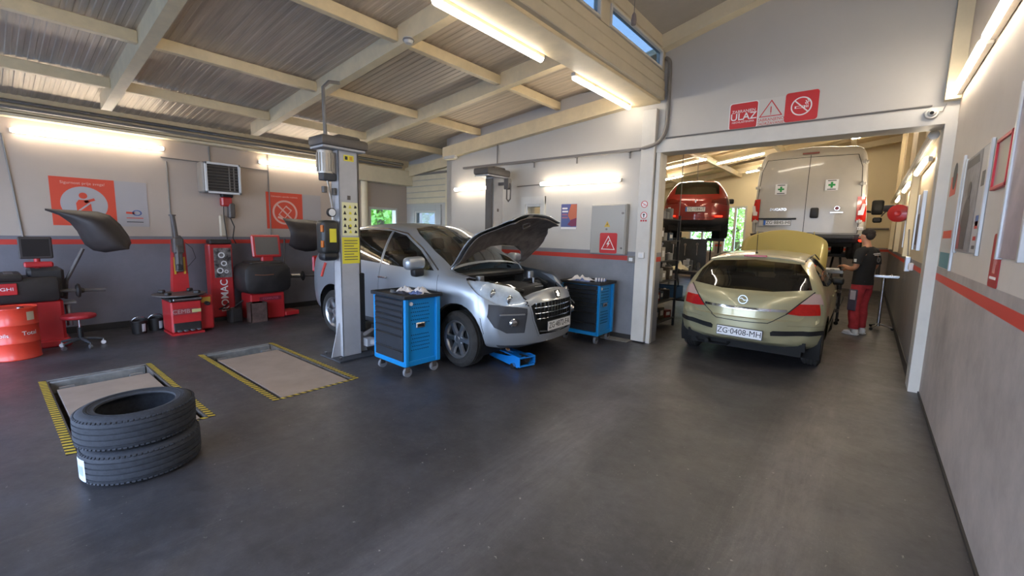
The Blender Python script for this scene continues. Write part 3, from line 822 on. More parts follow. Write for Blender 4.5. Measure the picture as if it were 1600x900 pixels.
def seatbox(parent, x, y, z, sx=1, bench=False, w=.50):
    mb = MB()
    mb.box(-.24, .26, -w/2, w/2, 0, .16, .05, seg=2)
    mb.box(-.06, .07, -w/2+.02, w/2-.02, 0, .60, .05, M=Matrix.Translation((-.24, 0, .08)) @ Matrix.Rotation(radians(-14), 4, 'Y'), seg=2)
    n = [0] if not bench else [-w/2+.25, w/2-.25]
    for q in n:
        mb.box(-.04, .04, q-.12, q+.12, .0, .18, .035, M=Matrix.Translation((-.40, 0, .72)) @ Matrix.Rotation(radians(-10), 4, 'Y'), seg=2)
        mb.cyl((-.37, q-.05, .62), (-.39, q-.05, .74), .007, 6).cyl((-.37, q+.05, .62), (-.39, q+.05, .74), .007, 6)
    o = mb.build('seat', M_seat, parent); o.location = (x, y, z); return o
def number_plate(parent, M, txt, w=.52, h=.11, eu=True, frame=True):
    """M: local x right, y up, z out"""
    p = MB().box(-w/2-.008, w/2+.008, -h/2-.008, h/2+.008, -.004, .002, .003).build('number_plate', M_trimgrey if frame else M_plate, parent, M=M)
    MB().box(-w/2, w/2, -h/2, h/2, .001, .004).build('plate_face', M_plate, p, M=M, smooth=0)
    if eu: MB().box(-w/2+.002, -w/2+.042, -h/2+.002, h/2-.002, .004, .005).build('plate_band', M_plateblue, p, M=M, smooth=0)
    text(txt, h*.92, M_plateblk, M @ Matrix.Translation((.02 if eu else 0, 0, .0045)), p, 'lettering', bold=0, sx=.93)
    return p
# ---------------------------------------------------------------- silver crossover with its bonnet up, front axle at x = 0
M_silver = mat('silver_paint', '#9aa0a6', .34, metal=.55, coat=.5)
def make_silver():
    t = thing('car', 'silver crossover car with its bonnet propped open between the lift posts', 'car', (-3.69, 4.37, .04), radians(2.5))
    rows = [(-3.47, .44, .68, .74, .74, .72, .78, .66, .80), (-3.42, .36, .78, .84, .95, .80, 1.00, .72, 1.03), (-3.30, .30, .83, .88, 1.10, .83, 1.24, .66, 1.29),
            (-3.05, .27, .86, .905, 1.13, .855, 1.44, .60, 1.52), (-2.6, .25, .87, .915, 1.12, .87, 1.54, .585, 1.625), (-1.8, .24, .87, .918, 1.07, .88, 1.60, .59, 1.675),
            (-1.25, .24, .87, .918, 1.04, .88, 1.56, .60, 1.65), (-.85, .24, .87, .918, 1.02, .875, 1.40, .65, 1.51), (-.5, .24, .87, .918, 1.01, .87, 1.22, .70, 1.32),
            (-.18, .24, .87, .92, 1.0, .86, 1.05, .76, 1.13), (.2, .24, .87, .92, .96, .85, 1.03, .72, 1.10), (.5, .25, .85, .90, .91, .81, .985, .66, 1.05),
            (.70, .25, .79, .85, .83, .75, .90, .60, .985), (.79, .27, .75, .81, .74, .72, .83, .56, .935), (.835, .30, .69, .75, .68, .67, .78, .52, .895)]
    B = Body(rows, front=(.26, 0, lambda z: -.12*max(0, (z-.64)/.3)**1.5 if z > .64 else -.25*max(0, .36-z)), rear=(.18, 0, None), xf=.62, xr=.6)
    side = lambda c, n: n.y > .25 and c.y > .45
    # wheel wells
    for cx in (0, -2.613):
        B.cut('well', [(cx+.395*cos(a), .335+.395*sin(a)) for a in [2*pi*k/28 for k in range(28)]], 'xz', lambda c, n: c.y > .55 and c.z < .8)
    B.cut('well', [(-.39, .0), (.39, 0), (.39, .34), (-.39, .34)], 'xz', lambda c, n: c.y > .55)
    B.cut('well', [(-3.0, .0), (-2.22, 0), (-2.22, .34), (-3.0, .34)], 'xz', lambda c, n: c.y > .55)
    B.drop('well')
    # bonnet opening
    hood = [(-.26, -.1), (-.26, .70), (.1, .76), (.42, .735), (.57, .66), (.67, .48), (.72, .25), (.73, -.1)]
    B.cut('bonnet', hood, 'xy', lambda c, n: n.z > .3 and c.z > .6)
    B.cut('cowl_gap', [(-.40, -.1), (-.40, .68), (-.20, .62), (-.04, .48), (.06, .25), (.08, -.1)], 'xy', lambda c, n: n.z > .3 and c.z > .6, only='bonnet')
    B.drop('cowl_gap')
    # glass
    B.cut('windscreen', [(-.30, -.1), (-.30, .68), (-.62, .655), (-1.02, .57), (-1.16, .50), (-1.18, -.1)], 'xy', lambda c, n: n.z > .1 and c.z > .95)
    B.cut('front_window', [(-.46, 1.075), (-.80, 1.30), (-1.18, 1.49), (-1.45, 1.54), (-1.45, 1.105), (-.8, 1.075)], 'xz', side)
    B.cut('rear_door_window', [(-1.50, 1.108), (-1.50, 1.545), (-1.95, 1.565), (-2.35, 1.55), (-2.42, 1.16)], 'xz', side)
    B.cut('quarter_window', [(-2.47, 1.165), (-2.42, 1.54), (-2.75, 1.47), (-2.98, 1.30), (-2.8, 1.20)], 'xz', side)
    B.cut('rear_window', [(-.1, 1.14), (.64, 1.16), (.56, 1.46), (-.1, 1.49)], 'yz', lambda c, n: n.x < -.25 and c.x < -2.9)
    # chrome line over the windows
    top = [(-.40, 1.085), (-.80, 1.335), (-1.18, 1.52), (-1.6, 1.578), (-2.0, 1.59), (-2.4, 1.575), (-2.78, 1.49), (-3.05, 1.30)]
    B.seam(top, 'xz', side, .007, 'window_trim')
    # headlight
    B.cut('headlight', [(.04, 1.03), (.26, .88), (.48, .765), (.64, .72), (.73, .725), (.70, .80), (.56, .93), (.30, 1.015)], 'xz', lambda c, n: c.y > .47 and c.z < 1.02)
    fr = lambda c, n: n.x > .3 and c.x > .45
    g = [(-.1, .765), (.40, .750), (.455, .725), (.42, .56), (.34, .385), (-.1, .375)]
    B.cut('grille', g, 'yz', fr)
    B.seam([(-.1, .772), (.41, .757), (.465, .725), (.43, .56), (.35, .375), (-.1, .365)], 'yz', fr, .010, 'grille_surround')
    B.cut('bumper_insert', [(.50, .70), (.60, .725), (.84, .755), (.87, .62), (.83, .50), (.72, .43), (.54, .425)], 'yz', lambda c, n: n.x > .15 and c.x > .38)
    B.cut('lower_bumper', [(-.1, .20), (.95, .20), (.95, .30), (.5, .275), (-.1, .285)], 'yz', lambda c, n: c.x > .50)
    B.cut('sill_trim', [(-2.2, .2), (-.40, .2), (-.40, .34), (-2.2, .34)], 'xz', lambda c, n: c.y > .5)
    # seams
    B.seam([(-.34, .36), (-.30, .60), (-.36, 1.03)], 'xz', side, .003)
    B.seam([(-1.46, .35), (-1.47, 1.54)], 'xz', side, .003)
    B.seam([(-2.32, 1.14), (-2.26, .95), (-2.1, .62), (-2.0, .35)], 'xz', side, .003)
    B.seam([(-.30, .71), (.1, .775), (.42, .75)], 'xy', lambda c, n: n.z > .3 and c.z > .6, .004)
    B.seam([(.36, .60), (.40, .42)], 'xz', side, .003)
    B.out('body', M_silver, t)
    for nm, m, md in (('windscreen', M_carglass, 'centre'), ('rear_window', M_carglassd, 'centre'), ('front_window', M_carglass, 'side'), ('rear_door_window', M_carglassd, 'side'), ('quarter_window', M_carglassd, 'side'),
                      ('window_trim', M_chrome, 'side'), ('lower_bumper', M_trimgrey, 'centre'), ('sill_trim', M_trimgrey, 'side')):
        B.out(nm, m, t, md, off=.001)
    B.out('seam', M_trim, t, off=-.004, as_name='panel_gap')
    ins = B.out('bumper_insert', M_trimgrey, t, 'side', off=-.008)
    hl = B.out('headlight', M_clearlens, t, 'side', off=.002)
    back = B.out('headlight', mat('lamp_reflector', '#d5dce4', .3, metal=.3, var=.12, scale=18), t, 'side', off=-.03, as_name='lamp_reflector')
    for k, sy in enumerate((1, -1)):
        back[k].parent = hl[k]
        for px, py, pz, r in ((.45, .74, .86, .058), (.62, .66, .81, .045)):
            MB().sphere((0, 0, 0), r, 16, (.5, 1, 1)).lathe([(r, -.01), (r+.008, .01), (r, .02)], 20, M=Matrix.Rotation(pi/2, 4, 'Y')).build('bulb', M_chrome, hl[k]).location = (px-.055, sy*(py-.02), pz-.01)
    gr = B.out('grille', M_under, t, off=-.05)[0]
    B.out('grille_surround', M_chrome if False else M_silver, t, off=.006)
    # grille bars follow the bowed nose
    def gx(y, z=.6): return .835-.26*(min(1.1, abs(y)/.76))**2.4-(.12*max(0, (z-.64)/.3)**1.5)
    for z in (.565, .63, .695):
        w = .40 if z > .6 else .37
        MB().tube([(gx(y, z)-.012, y, z) for y in [-w+2*w*i/16 for i in range(17)]], .006, 6).build('grille_bar', M_chrome, gr)
    for k in range(-6, 7):
        y = k*.064
        MB().box(-.012, .004, -.003, .003, -.105, .105, M=Matrix.Translation((gx(y)-.012, y, .65))).build('grille_bar', M_chrome, gr, smooth=0)
    MB().tube([(gx(y, .4)-.0, y, .42-.035*(1-abs(y)/.34)) for y in [-.34+.68*i/16 for i in range(17)]], .008, 6).build('grille_bar', M_alloyd, gr)
    # badge: dark shield with a bright lion-like mark
    a = radians(-20)
    MBd = Matrix.Translation((.812, 0, .835)) @ Matrix.Rotation(a, 4, 'Y') @ Matrix(((0, 0, 1, 0), (1, 0, 0, 0), (0, 1, 0, 0), (0, 0, 0, 1)))
    b = MB().poly([(-.06, .045), (.06, .045), (.052, -.02), (.03, -.05), (-.03, -.05), (-.052, -.02)], .008).build('badge', M_trim, t, M=MBd, smooth=0)
    MB().poly([(-.02, -.035), (-.03, -.01), (-.012, -.005), (-.02, .01), (-.035, .012), (-.03, .022), (-.012, .02), (-.012, .034), (.006, .038), (.018, .028), (.012, .012), (.022, 0), (.034, .004), (.03, -.012), (.014, -.014), (.018, -.036), (.004, -.034), (-.004, -.016)], .004).build('emblem', M_chrome, b, M=MBd @ Matrix.Translation((0, 0, .008)), smooth=0)
    number_plate(t, Matrix(((0, 0, 1, .855), (1, 0, 0, 0), (0, 1, 0, .475), (0, 0, 0, 1))), 'ZG\u00b74872-FA', eu=False)
    # fog lamps
    for sy in (1, -1):
        MB().lathe([(0, .02), (.035, .015), (.042, 0), (.05, -.01), (.05, -.03)], 24, M=Matrix.Translation((.665, sy*.675, .55)) @ Matrix.Rotation(radians(sy*28), 4, 'Z') @ Matrix.Rotation(pi/2, 4, 'Y')).build('fog_lamp', M_chrome, t)
        MB().box(-.15, .15, -.006, .006, -.008, .008, .003, M=Matrix.Translation((.655, sy*.69, .645)) @ Matrix.Rotation(radians(90+sy*36), 4, 'Z')).build('bumper_strip', M_alloy, t)
    # wheels and wells
    for cx in (0, -2.613):
        for sy in (1, -1):
            wheel(t, (cx, sy*.80, .295), .335, .215, .225, sy, 6, steer=radians(-6) if cx == 0 else 0)
    for cx in (0, -2.613):
        for sy in (1, -1):
            mb = MB()
            g = [[(cx+.385*cos(a), sy*y, .335+.385*sin(a)) for a in [radians(-30+240*k/18) for k in range(19)]] for y in (.45, .885)]
            mb.quadstrip(g)
            mb.box(cx-.37, cx+.37, sy*.44, sy*.46, .05+.1, .72)
            mb.build('wheel_well', M_under, t)
    boxo('underbody', M_under, -3.2, .45, -.62, .62, .2, .30, t)
    # engine bay
    eb = boxo('engine_bay', M_under, -.24, .55, -.60, .60, .42, .62, t)
    M_eng = mat('engine_plastic', '#25272a', .55, var=.3, scale=12)
    MB().box(-.1, .42, -.30, .32, .62, .90, .04, seg=2).build('engine_cover', M_eng, eb)
    MB().box(.0, .3, .38, .62, .6, .90, .015).build('battery', M_trim, eb)
    MB().box(.45, .62, -.35, .4, .6, .80, .03).build('air_box', M_eng, eb)
    MB().lathe([(0, .1), (.05, .1), (.055, 0), (.09, 0), (.09, -.2), (0, -.2)], 20).build('strut_top', M_alloyd, eb).location = (.02, -.52, .92)
    MB().lathe([(0, .1), (.05, .1), (.055, 0), (.09, 0), (.09, -.2), (0, -.2)], 20).build('strut_top', M_alloyd, eb).location = (.02, .56, .92)
    MB().box(.22, .30, .15, .35, .86, .90, .01).cyl((.27, .28, .9), (.27, .28, .97), .02, 12).box(.30, .42, .10, .30, .86, .875, .006).build('bracket', M_steel, eb)
    MB().tube([(-.05, -.5, .86), (.1, -.42, .93), (.3, -.35, .90), (.45, -.2, .84)], .03, 10).build('hose', M_trim, eb)
    MB().tube([(.0, .45, .9), (.2, .5, .94), (.4, .42, .88)], .018, 8).build('hose', M_trim, eb)
    MB().tube([(.1, -.6, .86), (.3, -.55, .88), (.5, -.42, .82)], .012, 8).build('hose', M_trim, eb)
    MB().box(-.30, -.14, -.66, .66, .96, 1.04, .02).build('scuttle', M_trim, t)
    MB().tube([(-.26, -.5, 1.09), (-.34, -.1, 1.14), (-.40, .35, 1.19)], .009, 6).tube([(-.26, .1, 1.09), (-.34, .4, 1.13), (-.36, .62, 1.15)], .009, 6).build('wiper', M_trim, t)
    # raised bonnet: outer skin, inner panel, turned up about its rear edge
    hn = bpy.data.objects.new('bonnet', None); hn = MB()
    k = B.names.index('bonnet')
    B.bm.normal_update()
    def piece(off, inset=1.0):
        fs = [f for f in B.bm.faces if f[B.lay] == k]; vm = {}; vs = []
        for f in fs:
            for v in f.verts:
                if v not in vm:
                    vm[v] = len(vs); c = v.co+Vector((0, 0, off)); c.y *= inset; c.x = .22+(c.x-.22)*inset; vs.append(c)
        idx = [[vm[v] for v in f.verts] for f in fs]; n = len(vs)
        return vs+[Vector((v.x, -v.y, v.z)) for v in vs], idx+[[j+n for j in i][::-1] for i in idx]
    RT = Matrix.Translation((-.25, 0, 1.10)) @ Matrix.Diagonal((1, 1.07, 1, 1)) @ Matrix.Rotation(radians(-52), 4, 'Y') @ Matrix.Translation((.28, 0, -1.06))
    def mkp(nm, vs, idx, m, par, th):
        me = bpy.data.meshes.new(nm); me.from_pydata([tuple(RT @ Vector(v)) for v in vs], [], idx)
        bm = bmesh.new(); bm.from_mesh(me); bmesh.ops.remove_doubles(bm, verts=bm.verts, dist=1e-5); bmesh.ops.recalc_face_normals(bm, faces=bm.faces); bm.to_mesh(me); bm.free()
        me.materials.append(m)
        for p in me.polygons: p.use_smooth = True
        o = bpy.data.objects.new(nm, me); link(o, par)
        md = o.modifiers.new('shell', 'SOLIDIFY'); md.thickness = th; md.offset = -1
        return o
    bo = mkp('bonnet', *piece(0), M_silver, t, .012)
    inn = mkp('bonnet_liner', *piece(-.028, .93), mat('bonnet_underside', '#6a625d', .8, var=.35, scale=9, bump=.3), bo, .008)
    def hp(x, y, dz=-.05):  # a point on the underside of the raised bonnet
        z = .97+(.72-x)*.17-.12*y*y; return RT @ Vector((x, y, z+dz))
    MB().tube([hp(.50, -.05), hp(.56, .03), hp(.50, .10), hp(.44, .02)], .008, 6, close=True).build('latch_loop', M_alloyd, bo)
    for y in (-.13, .22):
        v = [hp(.72, y, -.068), hp(.72, y+.09, -.068), hp(.64, y+.09, -.064), hp(.64, y, -.064)]
        mb = MB(); mb.bm.faces.new([mb.bm.verts.new(q) for q in v]); mb.build('sticker', M_plate, bo, smooth=0)
    for sy in (1, -1):
        MB().tube([(-.22, sy*.70, 1.02), (-.28, sy*.70, 1.10), (-.22, sy*.69, 1.16)], .012, 8).build('hinge', M_silver, t)
    # mirrors, handles, interior
    for sy in (1, -1):
        m_ = MB().box(-.08, .085, -.135, .125, -.07, .085, .06, seg=4).build('side_mirror', M_silver, t)
        m_.location = (-.60, sy*1.02, 1.16); m_.rotation_euler = (radians(-4*sy), 0, radians(12*sy))
        MB().box(-.065, .065, -.10, .04, -.16, -.055, .03, seg=2).build('mirror_foot', M_trim, m_).location = (0, -sy*.06, 0)
        MB().box(-.075, -.055, -.095, .095, -.05, .055, .02).build('mirror_glass', M_chrome, m_)
        for x in (-1.36, -2.28):
            MB().box(-.095, .095, -.012, .012, -.014, .014, .010, seg=2).build('door_handle', M_chrome, t).location = (x, sy*.925, .93)
        B2 = MB().box(-.02, .02, -.10, .10, -.16, .10, .02).build('tail_lamp', M_redlens, t); B2.location = (-3.33, sy*.72, 1.02)
    for x, y in ((-1.25, .38), (-1.25, -.38)): seatbox(t, x, y, .55)
    seatbox(t, -2.1, 0, .55, bench=True, w=1.25)
    MB().box(-.75, -.35, -.74, .74, .75, 1.02, .06, seg=2).build('dashboard', M_seat, t)
    MB().tube([(-.85+.05*cos(a), -.38+.18*cos(a), .98+.17*sin(a)) for a in [2*pi*k/20 for k in range(20)]], .014, 8, close=True).build('steering_wheel', M_trim, t)
    MB().box(-.02, .02, -.11, .11, -.03, .03, .012).build('rear_view_mirror', M_trim, t).location = (-.88, 0, 1.42)
    boxo('cabin_floor', M_under, -3.2, -.3, -.8, .8, .3, .50, t)
    return t
SILVER = make_silver()
# ---------------------------------------------------------------- pale green-beige hatchback, seen from behind; rear axle at x = 0, nose towards +x
M_beige = mat('beige_paint', '#a5a07f', .33, metal=.35, coat=.6)
def make_beige():
    t = thing('car', 'pale green-beige hatchback car standing in the opening, seen from behind', 'car', (-1.15, 6.62, 0), radians(90.6))
    rows = [(-.735, .42, .56, .65, .62, .61, .69, .55, .73), (-.72, .36, .63, .715, .68, .67, .77, .60, .81), (-.66, .31, .71, .775, .79, .74, .88, .66, .92),
            (-.56, .27, .77, .82, .88, .785, .95, .67, .98), (-.42, .24, .81, .855, .93, .805, 1.07, .64, 1.12), (-.22, .22, .83, .87, .95, .82, 1.21, .60, 1.28),
            (-.02, .20, .835, .875, .955, .825, 1.30, .57, 1.37), (.35, .20, .84, .877, .95, .83, 1.35, .565, 1.42), (1.0, .20, .84, .877, .935, .83, 1.365, .565, 1.435),
            (1.45, .20, .84, .877, .92, .83, 1.29, .60, 1.375), (1.85, .20, .84, .875, .90, .83, 1.10, .68, 1.22), (2.2, .20, .84, .875, .88, .82, .95, .73, 1.02),
            (2.6, .20, .83, .87, .84, .80, .90, .68, .95), (3.0, .21, .80, .84, .76, .76, .82, .60, .87), (3.3, .24, .72, .77, .62, .68, .70, .52, .76), (3.42, .28, .62, .68, .50, .6, .56, .45, .60)]
    def rz(z): # the rear face: bumper proud, hatch leaning forward
        if z > .62: return .04+.10*(z-.62)
        if z < .34: return .12*(.34-z)/.1
        return .0
    B = Body(rows, front=(.30, 0, None), rear=(.25, 0, rz), xf=.7, xr=.62, zmf=.5)
    side = lambda c, n: n.y > .3 and c.y > .45
    for cx in (0, 2.614):
        B.cut('well', [(cx+.345*cos(a), .31+.345*sin(a)) for a in [2*pi*k/28 for k in range(28)]], 'xz', lambda c, n: c.y > .55 and c.z < .75)
        B.cut('well', [(cx-.34, 0), (cx+.34, 0), (cx+.34, .32), (cx-.34, .32)], 'xz', lambda c, n: c.y > .55)
    B.drop('well')
    rr = lambda c, n: n.x < -.02 and c.x < .3
    # rear window, lights, strip, mouldings
    B.cut('rear_window', [(-.1, .955), (.30, .955), (.70, .995), (.64, 1.16), (.53, 1.29), (-.1, 1.33)], 'yz', lambda c, n: n.x < -.2 and -.66 < c.x < .1)
    B.cut('tail_lamp_upper', [(.72, .955), (.60, .83), (.90, .83), (.90, .935)], 'yz', lambda c, n: c.x < -.30 and c.y > .5)
    B.cut('tail_lamp', [(.60, .83), (.485, .705), (.60, .69), (.90, .70), (.90, .83)], 'yz', lambda c, n: c.x < -.34 and c.y > .4)
    B.seam([(.73, .97), (.59, .828), (.475, .70)], 'yz', rr, .007, 'lamp_edge')
    B.seam([(.475, .70), (.36, .62), (.30, .585), (-.1, .575)], 'yz', rr, .005)
    B.cut('chrome_strip', [(-.1, .715), (.475, .725), (.475, .755), (-.1, .75)], 'yz', rr)
    B.seam([(.90, .565), (.60, .565), (.50, .565)], 'yz', rr, .001)
    B.cut('bumper_moulding', [(.34, .435), (.92, .465), (.92, .515), (.36, .495), (.335, .475)], 'yz', lambda c, n: c.x < -.30)
    B.cut('lower_bumper', [(-.1, .1), (.95, .1), (.95, .24), (-.1, .26)], 'yz', lambda c, n: n.z < -.2 and c.x < -.3)
    B.cut('rear_door_window', [(.42, .985), (.40, 1.30), (.52, 1.365), (1.02, 1.375), (1.02, .965)], 'xz', side)
    B.cut('quarter_window', [(-.02, 1.03), (.12, 1.20), (.36, 1.29), (.37, .99)], 'xz', side)
    B.cut('front_window', [(1.08, .96), (1.08, 1.37), (1.3, 1.33), (1.72, 1.11), (1.9, .95)], 'xz', side)
    B.cut('windscreen', [(1.45, -.1), (1.45, .50), (1.6, .54), (2.15, .68), (2.2, -.1)], 'xy', lambda c, n: n.z > .1 and c.z > .9)
    B.cut('bonnet', [(2.25, -.1), (2.25, .68), (2.7, .64), (3.1, .50), (3.15, -.1)], 'xy', lambda c, n: n.z > .3 and c.z > .6)
    B.drop('bonnet')
    B.seam([(1.05, .25), (1.05, .95)], 'xz', side, .003); B.seam([(.40, .62), (.40, .98)], 'xz', side, .003); B.seam([(2.0, .3), (1.98, .92)], 'xz', side, .003)
    B.cut('side_moulding', [(.42, .46), (1.98, .47), (1.98, .52), (.42, .515)], 'xz', side)
    B.out('body', M_beige, t)
    B.out('rear_window', M_carglassd, t, off=.002); B.out('windscreen', M_carglass, t, off=.001)
    for n in ('front_window', 'rear_door_window', 'quarter_window'): B.out(n, M_carglassd, t, 'side', off=.001)
    B.out('tail_lamp', M_redlens, t, 'side', off=.004)
    B.out('tail_lamp_upper', mat('pale_lens', '#b59a92', .15, coat=.5), t, 'side', off=.004)
    B.out('lamp_edge', M_trim, t, off=.002, as_name='panel_gap'); B.out('seam', M_trim, t, off=-.003, as_name='panel_gap')
    B.out('chrome_strip', M_chrome, t, off=.010); B.out('bumper_moulding', M_trim, t, 'side', off=.012); B.out('side_moulding', M_trimgrey, t, 'side', off=.010)
    B.out('lower_bumper', M_beige, t, off=.0)
    for cx in (0, 2.614):
        for sy in (1, -1): wheel(t, (cx, sy*.745, .31), .31, .20, .20, sy, 7, ma=M_alloyd)
    for cx in (0, 2.614):
        for sy in (1, -1):
            mb = MB(); mb.quadstrip([[(cx+.345*cos(a), sy*y, .31+.345*sin(a)) for a in [radians(-30+240*k/18) for k in range(19)]] for y in (.45, .845)])
            mb.box(cx-.33, cx+.33, sy*.44, sy*.46, .15, .65)
            mb.build('wheel_well', M_under, t)
    boxo('underbody', M_under, -.45, 3.1, -.66, .66, .17, .30, t)
    MB().cyl((-.60, .42, .235), (-.35, .42, .24), .028, 12).box(-.5, -.1, .15, .6, .18, .30, .04).build('exhaust', M_under, t)
    # badge ring with its bar
    BM = Matrix(((0, 0, -1, -.686), (-1, 0, 0, 0), (0, 1, 0, .855), (0, 0, 0, 1))) @ Matrix.Rotation(radians(-14), 4, 'X')
    BM = Matrix(((0, 0, -1, -.672), (-1, 0, 0, 0), (0, 1, 0, .845), (0, 0, 0, 1)))
    b = MB().ring(.056, .046, .01, 32, M=BM).build('badge', M_chrome, t)
    MB().poly([(-.08, .004), (-.01, .012), (.01, -.012), (.08, -.004), (.01, -.001), (-.01, .020)], .008, M=BM).build('emblem', M_chrome, b, smooth=0)
    # plate recess and plate
    P0 = lambda x, z: Matrix(((0, 0, -1, x), (-1, 0, 0, 0), (0, 1, 0, z), (0, 0, 0, 1)))
    number_plate(t, P0(-.757, .437) @ Matrix.Rotation(radians(-1), 4, 'Z'), 'ZG\u00b70408-MH', eu=False)
    # spoiler lip, high brake lamp, aerial, wiper, roof mouldings
    MB().quadstrip([[(.02, y, 1.425-.05*abs(y/.6)**2.2+dz) for y in [-.56+1.12*k/16 for k in range(17)]] if False else [(x, y, z-.07*abs(y/.6)**2.4) for y in [-.57+1.14*k/16 for k in range(17)]] for x, z in ((.10, 1.392), (-.05, 1.388), (-.10, 1.37), (-.05, 1.335))]).build('spoiler', mat('spoiler_paint', '#bdb9a2', .3, metal=.2, coat=.6), t)
    MB().box(-.112, -.085, -.14, .14, 1.36, 1.386, .006).build('brake_lamp', mat('brake_lamp_lens', '#a8241a', .2, coat=.4), t)
    MB().cyl((.14, .03, 1.38), (.14, .03, 1.42), .022, 12, .014).tube([(.14, .03, 1.41), (.10, .03, 1.66)], .0045, 6).build('aerial', M_trim, t)
    for sy in (1, -1):
        MB().tube([(.0, sy*.575, 1.325), (.4, sy*.58, 1.37), (1.2, sy*.58, 1.385), (1.5, sy*.62, 1.30)], .008, 6).build('roof_moulding', M_trim, t)
        m_ = MB().box(-.06, .07, -.085, .085, -.055, .065, .04, seg=3).build('side_mirror', M_trim, t); m_.location = (1.8, sy*.88, .96)
        for x in (.56, 1.25): MB().box(-.09, .09, -.012, .012, -.013, .013, .01).build('door_handle', M_beige, t).location = (x, sy*.885, .86)
        MB().tube([(2.22, sy*.68, .93), (2.16, sy*.68, 1.0), (2.2, sy*.67, 1.06)], .012, 8).build('hinge', M_beige, t)
    for sx, sy in ((1.15, .36), (1.15, -.36)): seatbox(t, sx, sy, .42).rotation_euler = (0, 0, 0)
    seatbox(t, .35, 0, .42, bench=True, w=1.2)
    MB().box(1.75, 2.1, -.7, .7, .6, .93, .05, seg=2).build('dashboard', M_seat, t)
    MB().box(-.34, .1, -.5, .5, .86, .90, .02).build('parcel_shelf', M_seat, t)
    boxo('cabin_floor', M_under, -.5, 2.2, -.7, .7, .25, .36, t)
    boxo('engine_bay', M_under, 2.25, 3.1, -.6, .6, .3, .7, t)
    # raised bonnet, seen from behind over the roof
    RT = Matrix.Translation((2.22, 0, 1.02)) @ Matrix.Rotation(radians(-66), 4, 'Y')
    pts = [(-.0, .70), (.35, .70), (.60, .66), (.80, .56), (.92, .40), (.98, .20), (1.0, 0)]
    pts = pts+[(x, -y) for x, y in pts[-2::-1]]
    mb = MB(); rows_ = []
    for k in range(9):
        f = -1+2*k/8
        rows_.append([(0, 0, 0)]*0)
    N = 14; g = []
    prof = pchip([0, .35, .56, .66, .73, .765, .775], [.68, .68, .66, .56, .34, .15, .0])
    for i in range(N+1):
        x = sin(pi/2*i/N)*.774; w = max(prof(x), .004)
        g.append([tuple(RT @ Vector((x, w*(-1+2*j/12), .05*sin(pi*min(1, x))*1.0-.07*(w*(-1+2*j/12)/.7)**2+.03))) for j in range(13)])
    mb.quadstrip(g); bo = mb.build('bonnet', mat('bonnet_beige', '#a8995c', .4, metal=.25, coat=.4), t)
    md = bo.modifiers.new('shell', 'SOLIDIFY'); md.thickness = .02; md.offset = -1
    for yy in (.52, -.52):
        MB().tube([tuple(RT @ Vector((x, yy*(1-.25*x*x), .05*sin(pi*x)+.035-.07*(yy/.7)**2*(1-.25*x*x)**2)) ) for x in [.02+.75*k/8 for k in range(9)]], .006, 6).build('crease', mat('bonnet_beige', '#a39a63'), bo)
    t.scale = (1, .965, .99)
    return t
BEIGE = make_beige()
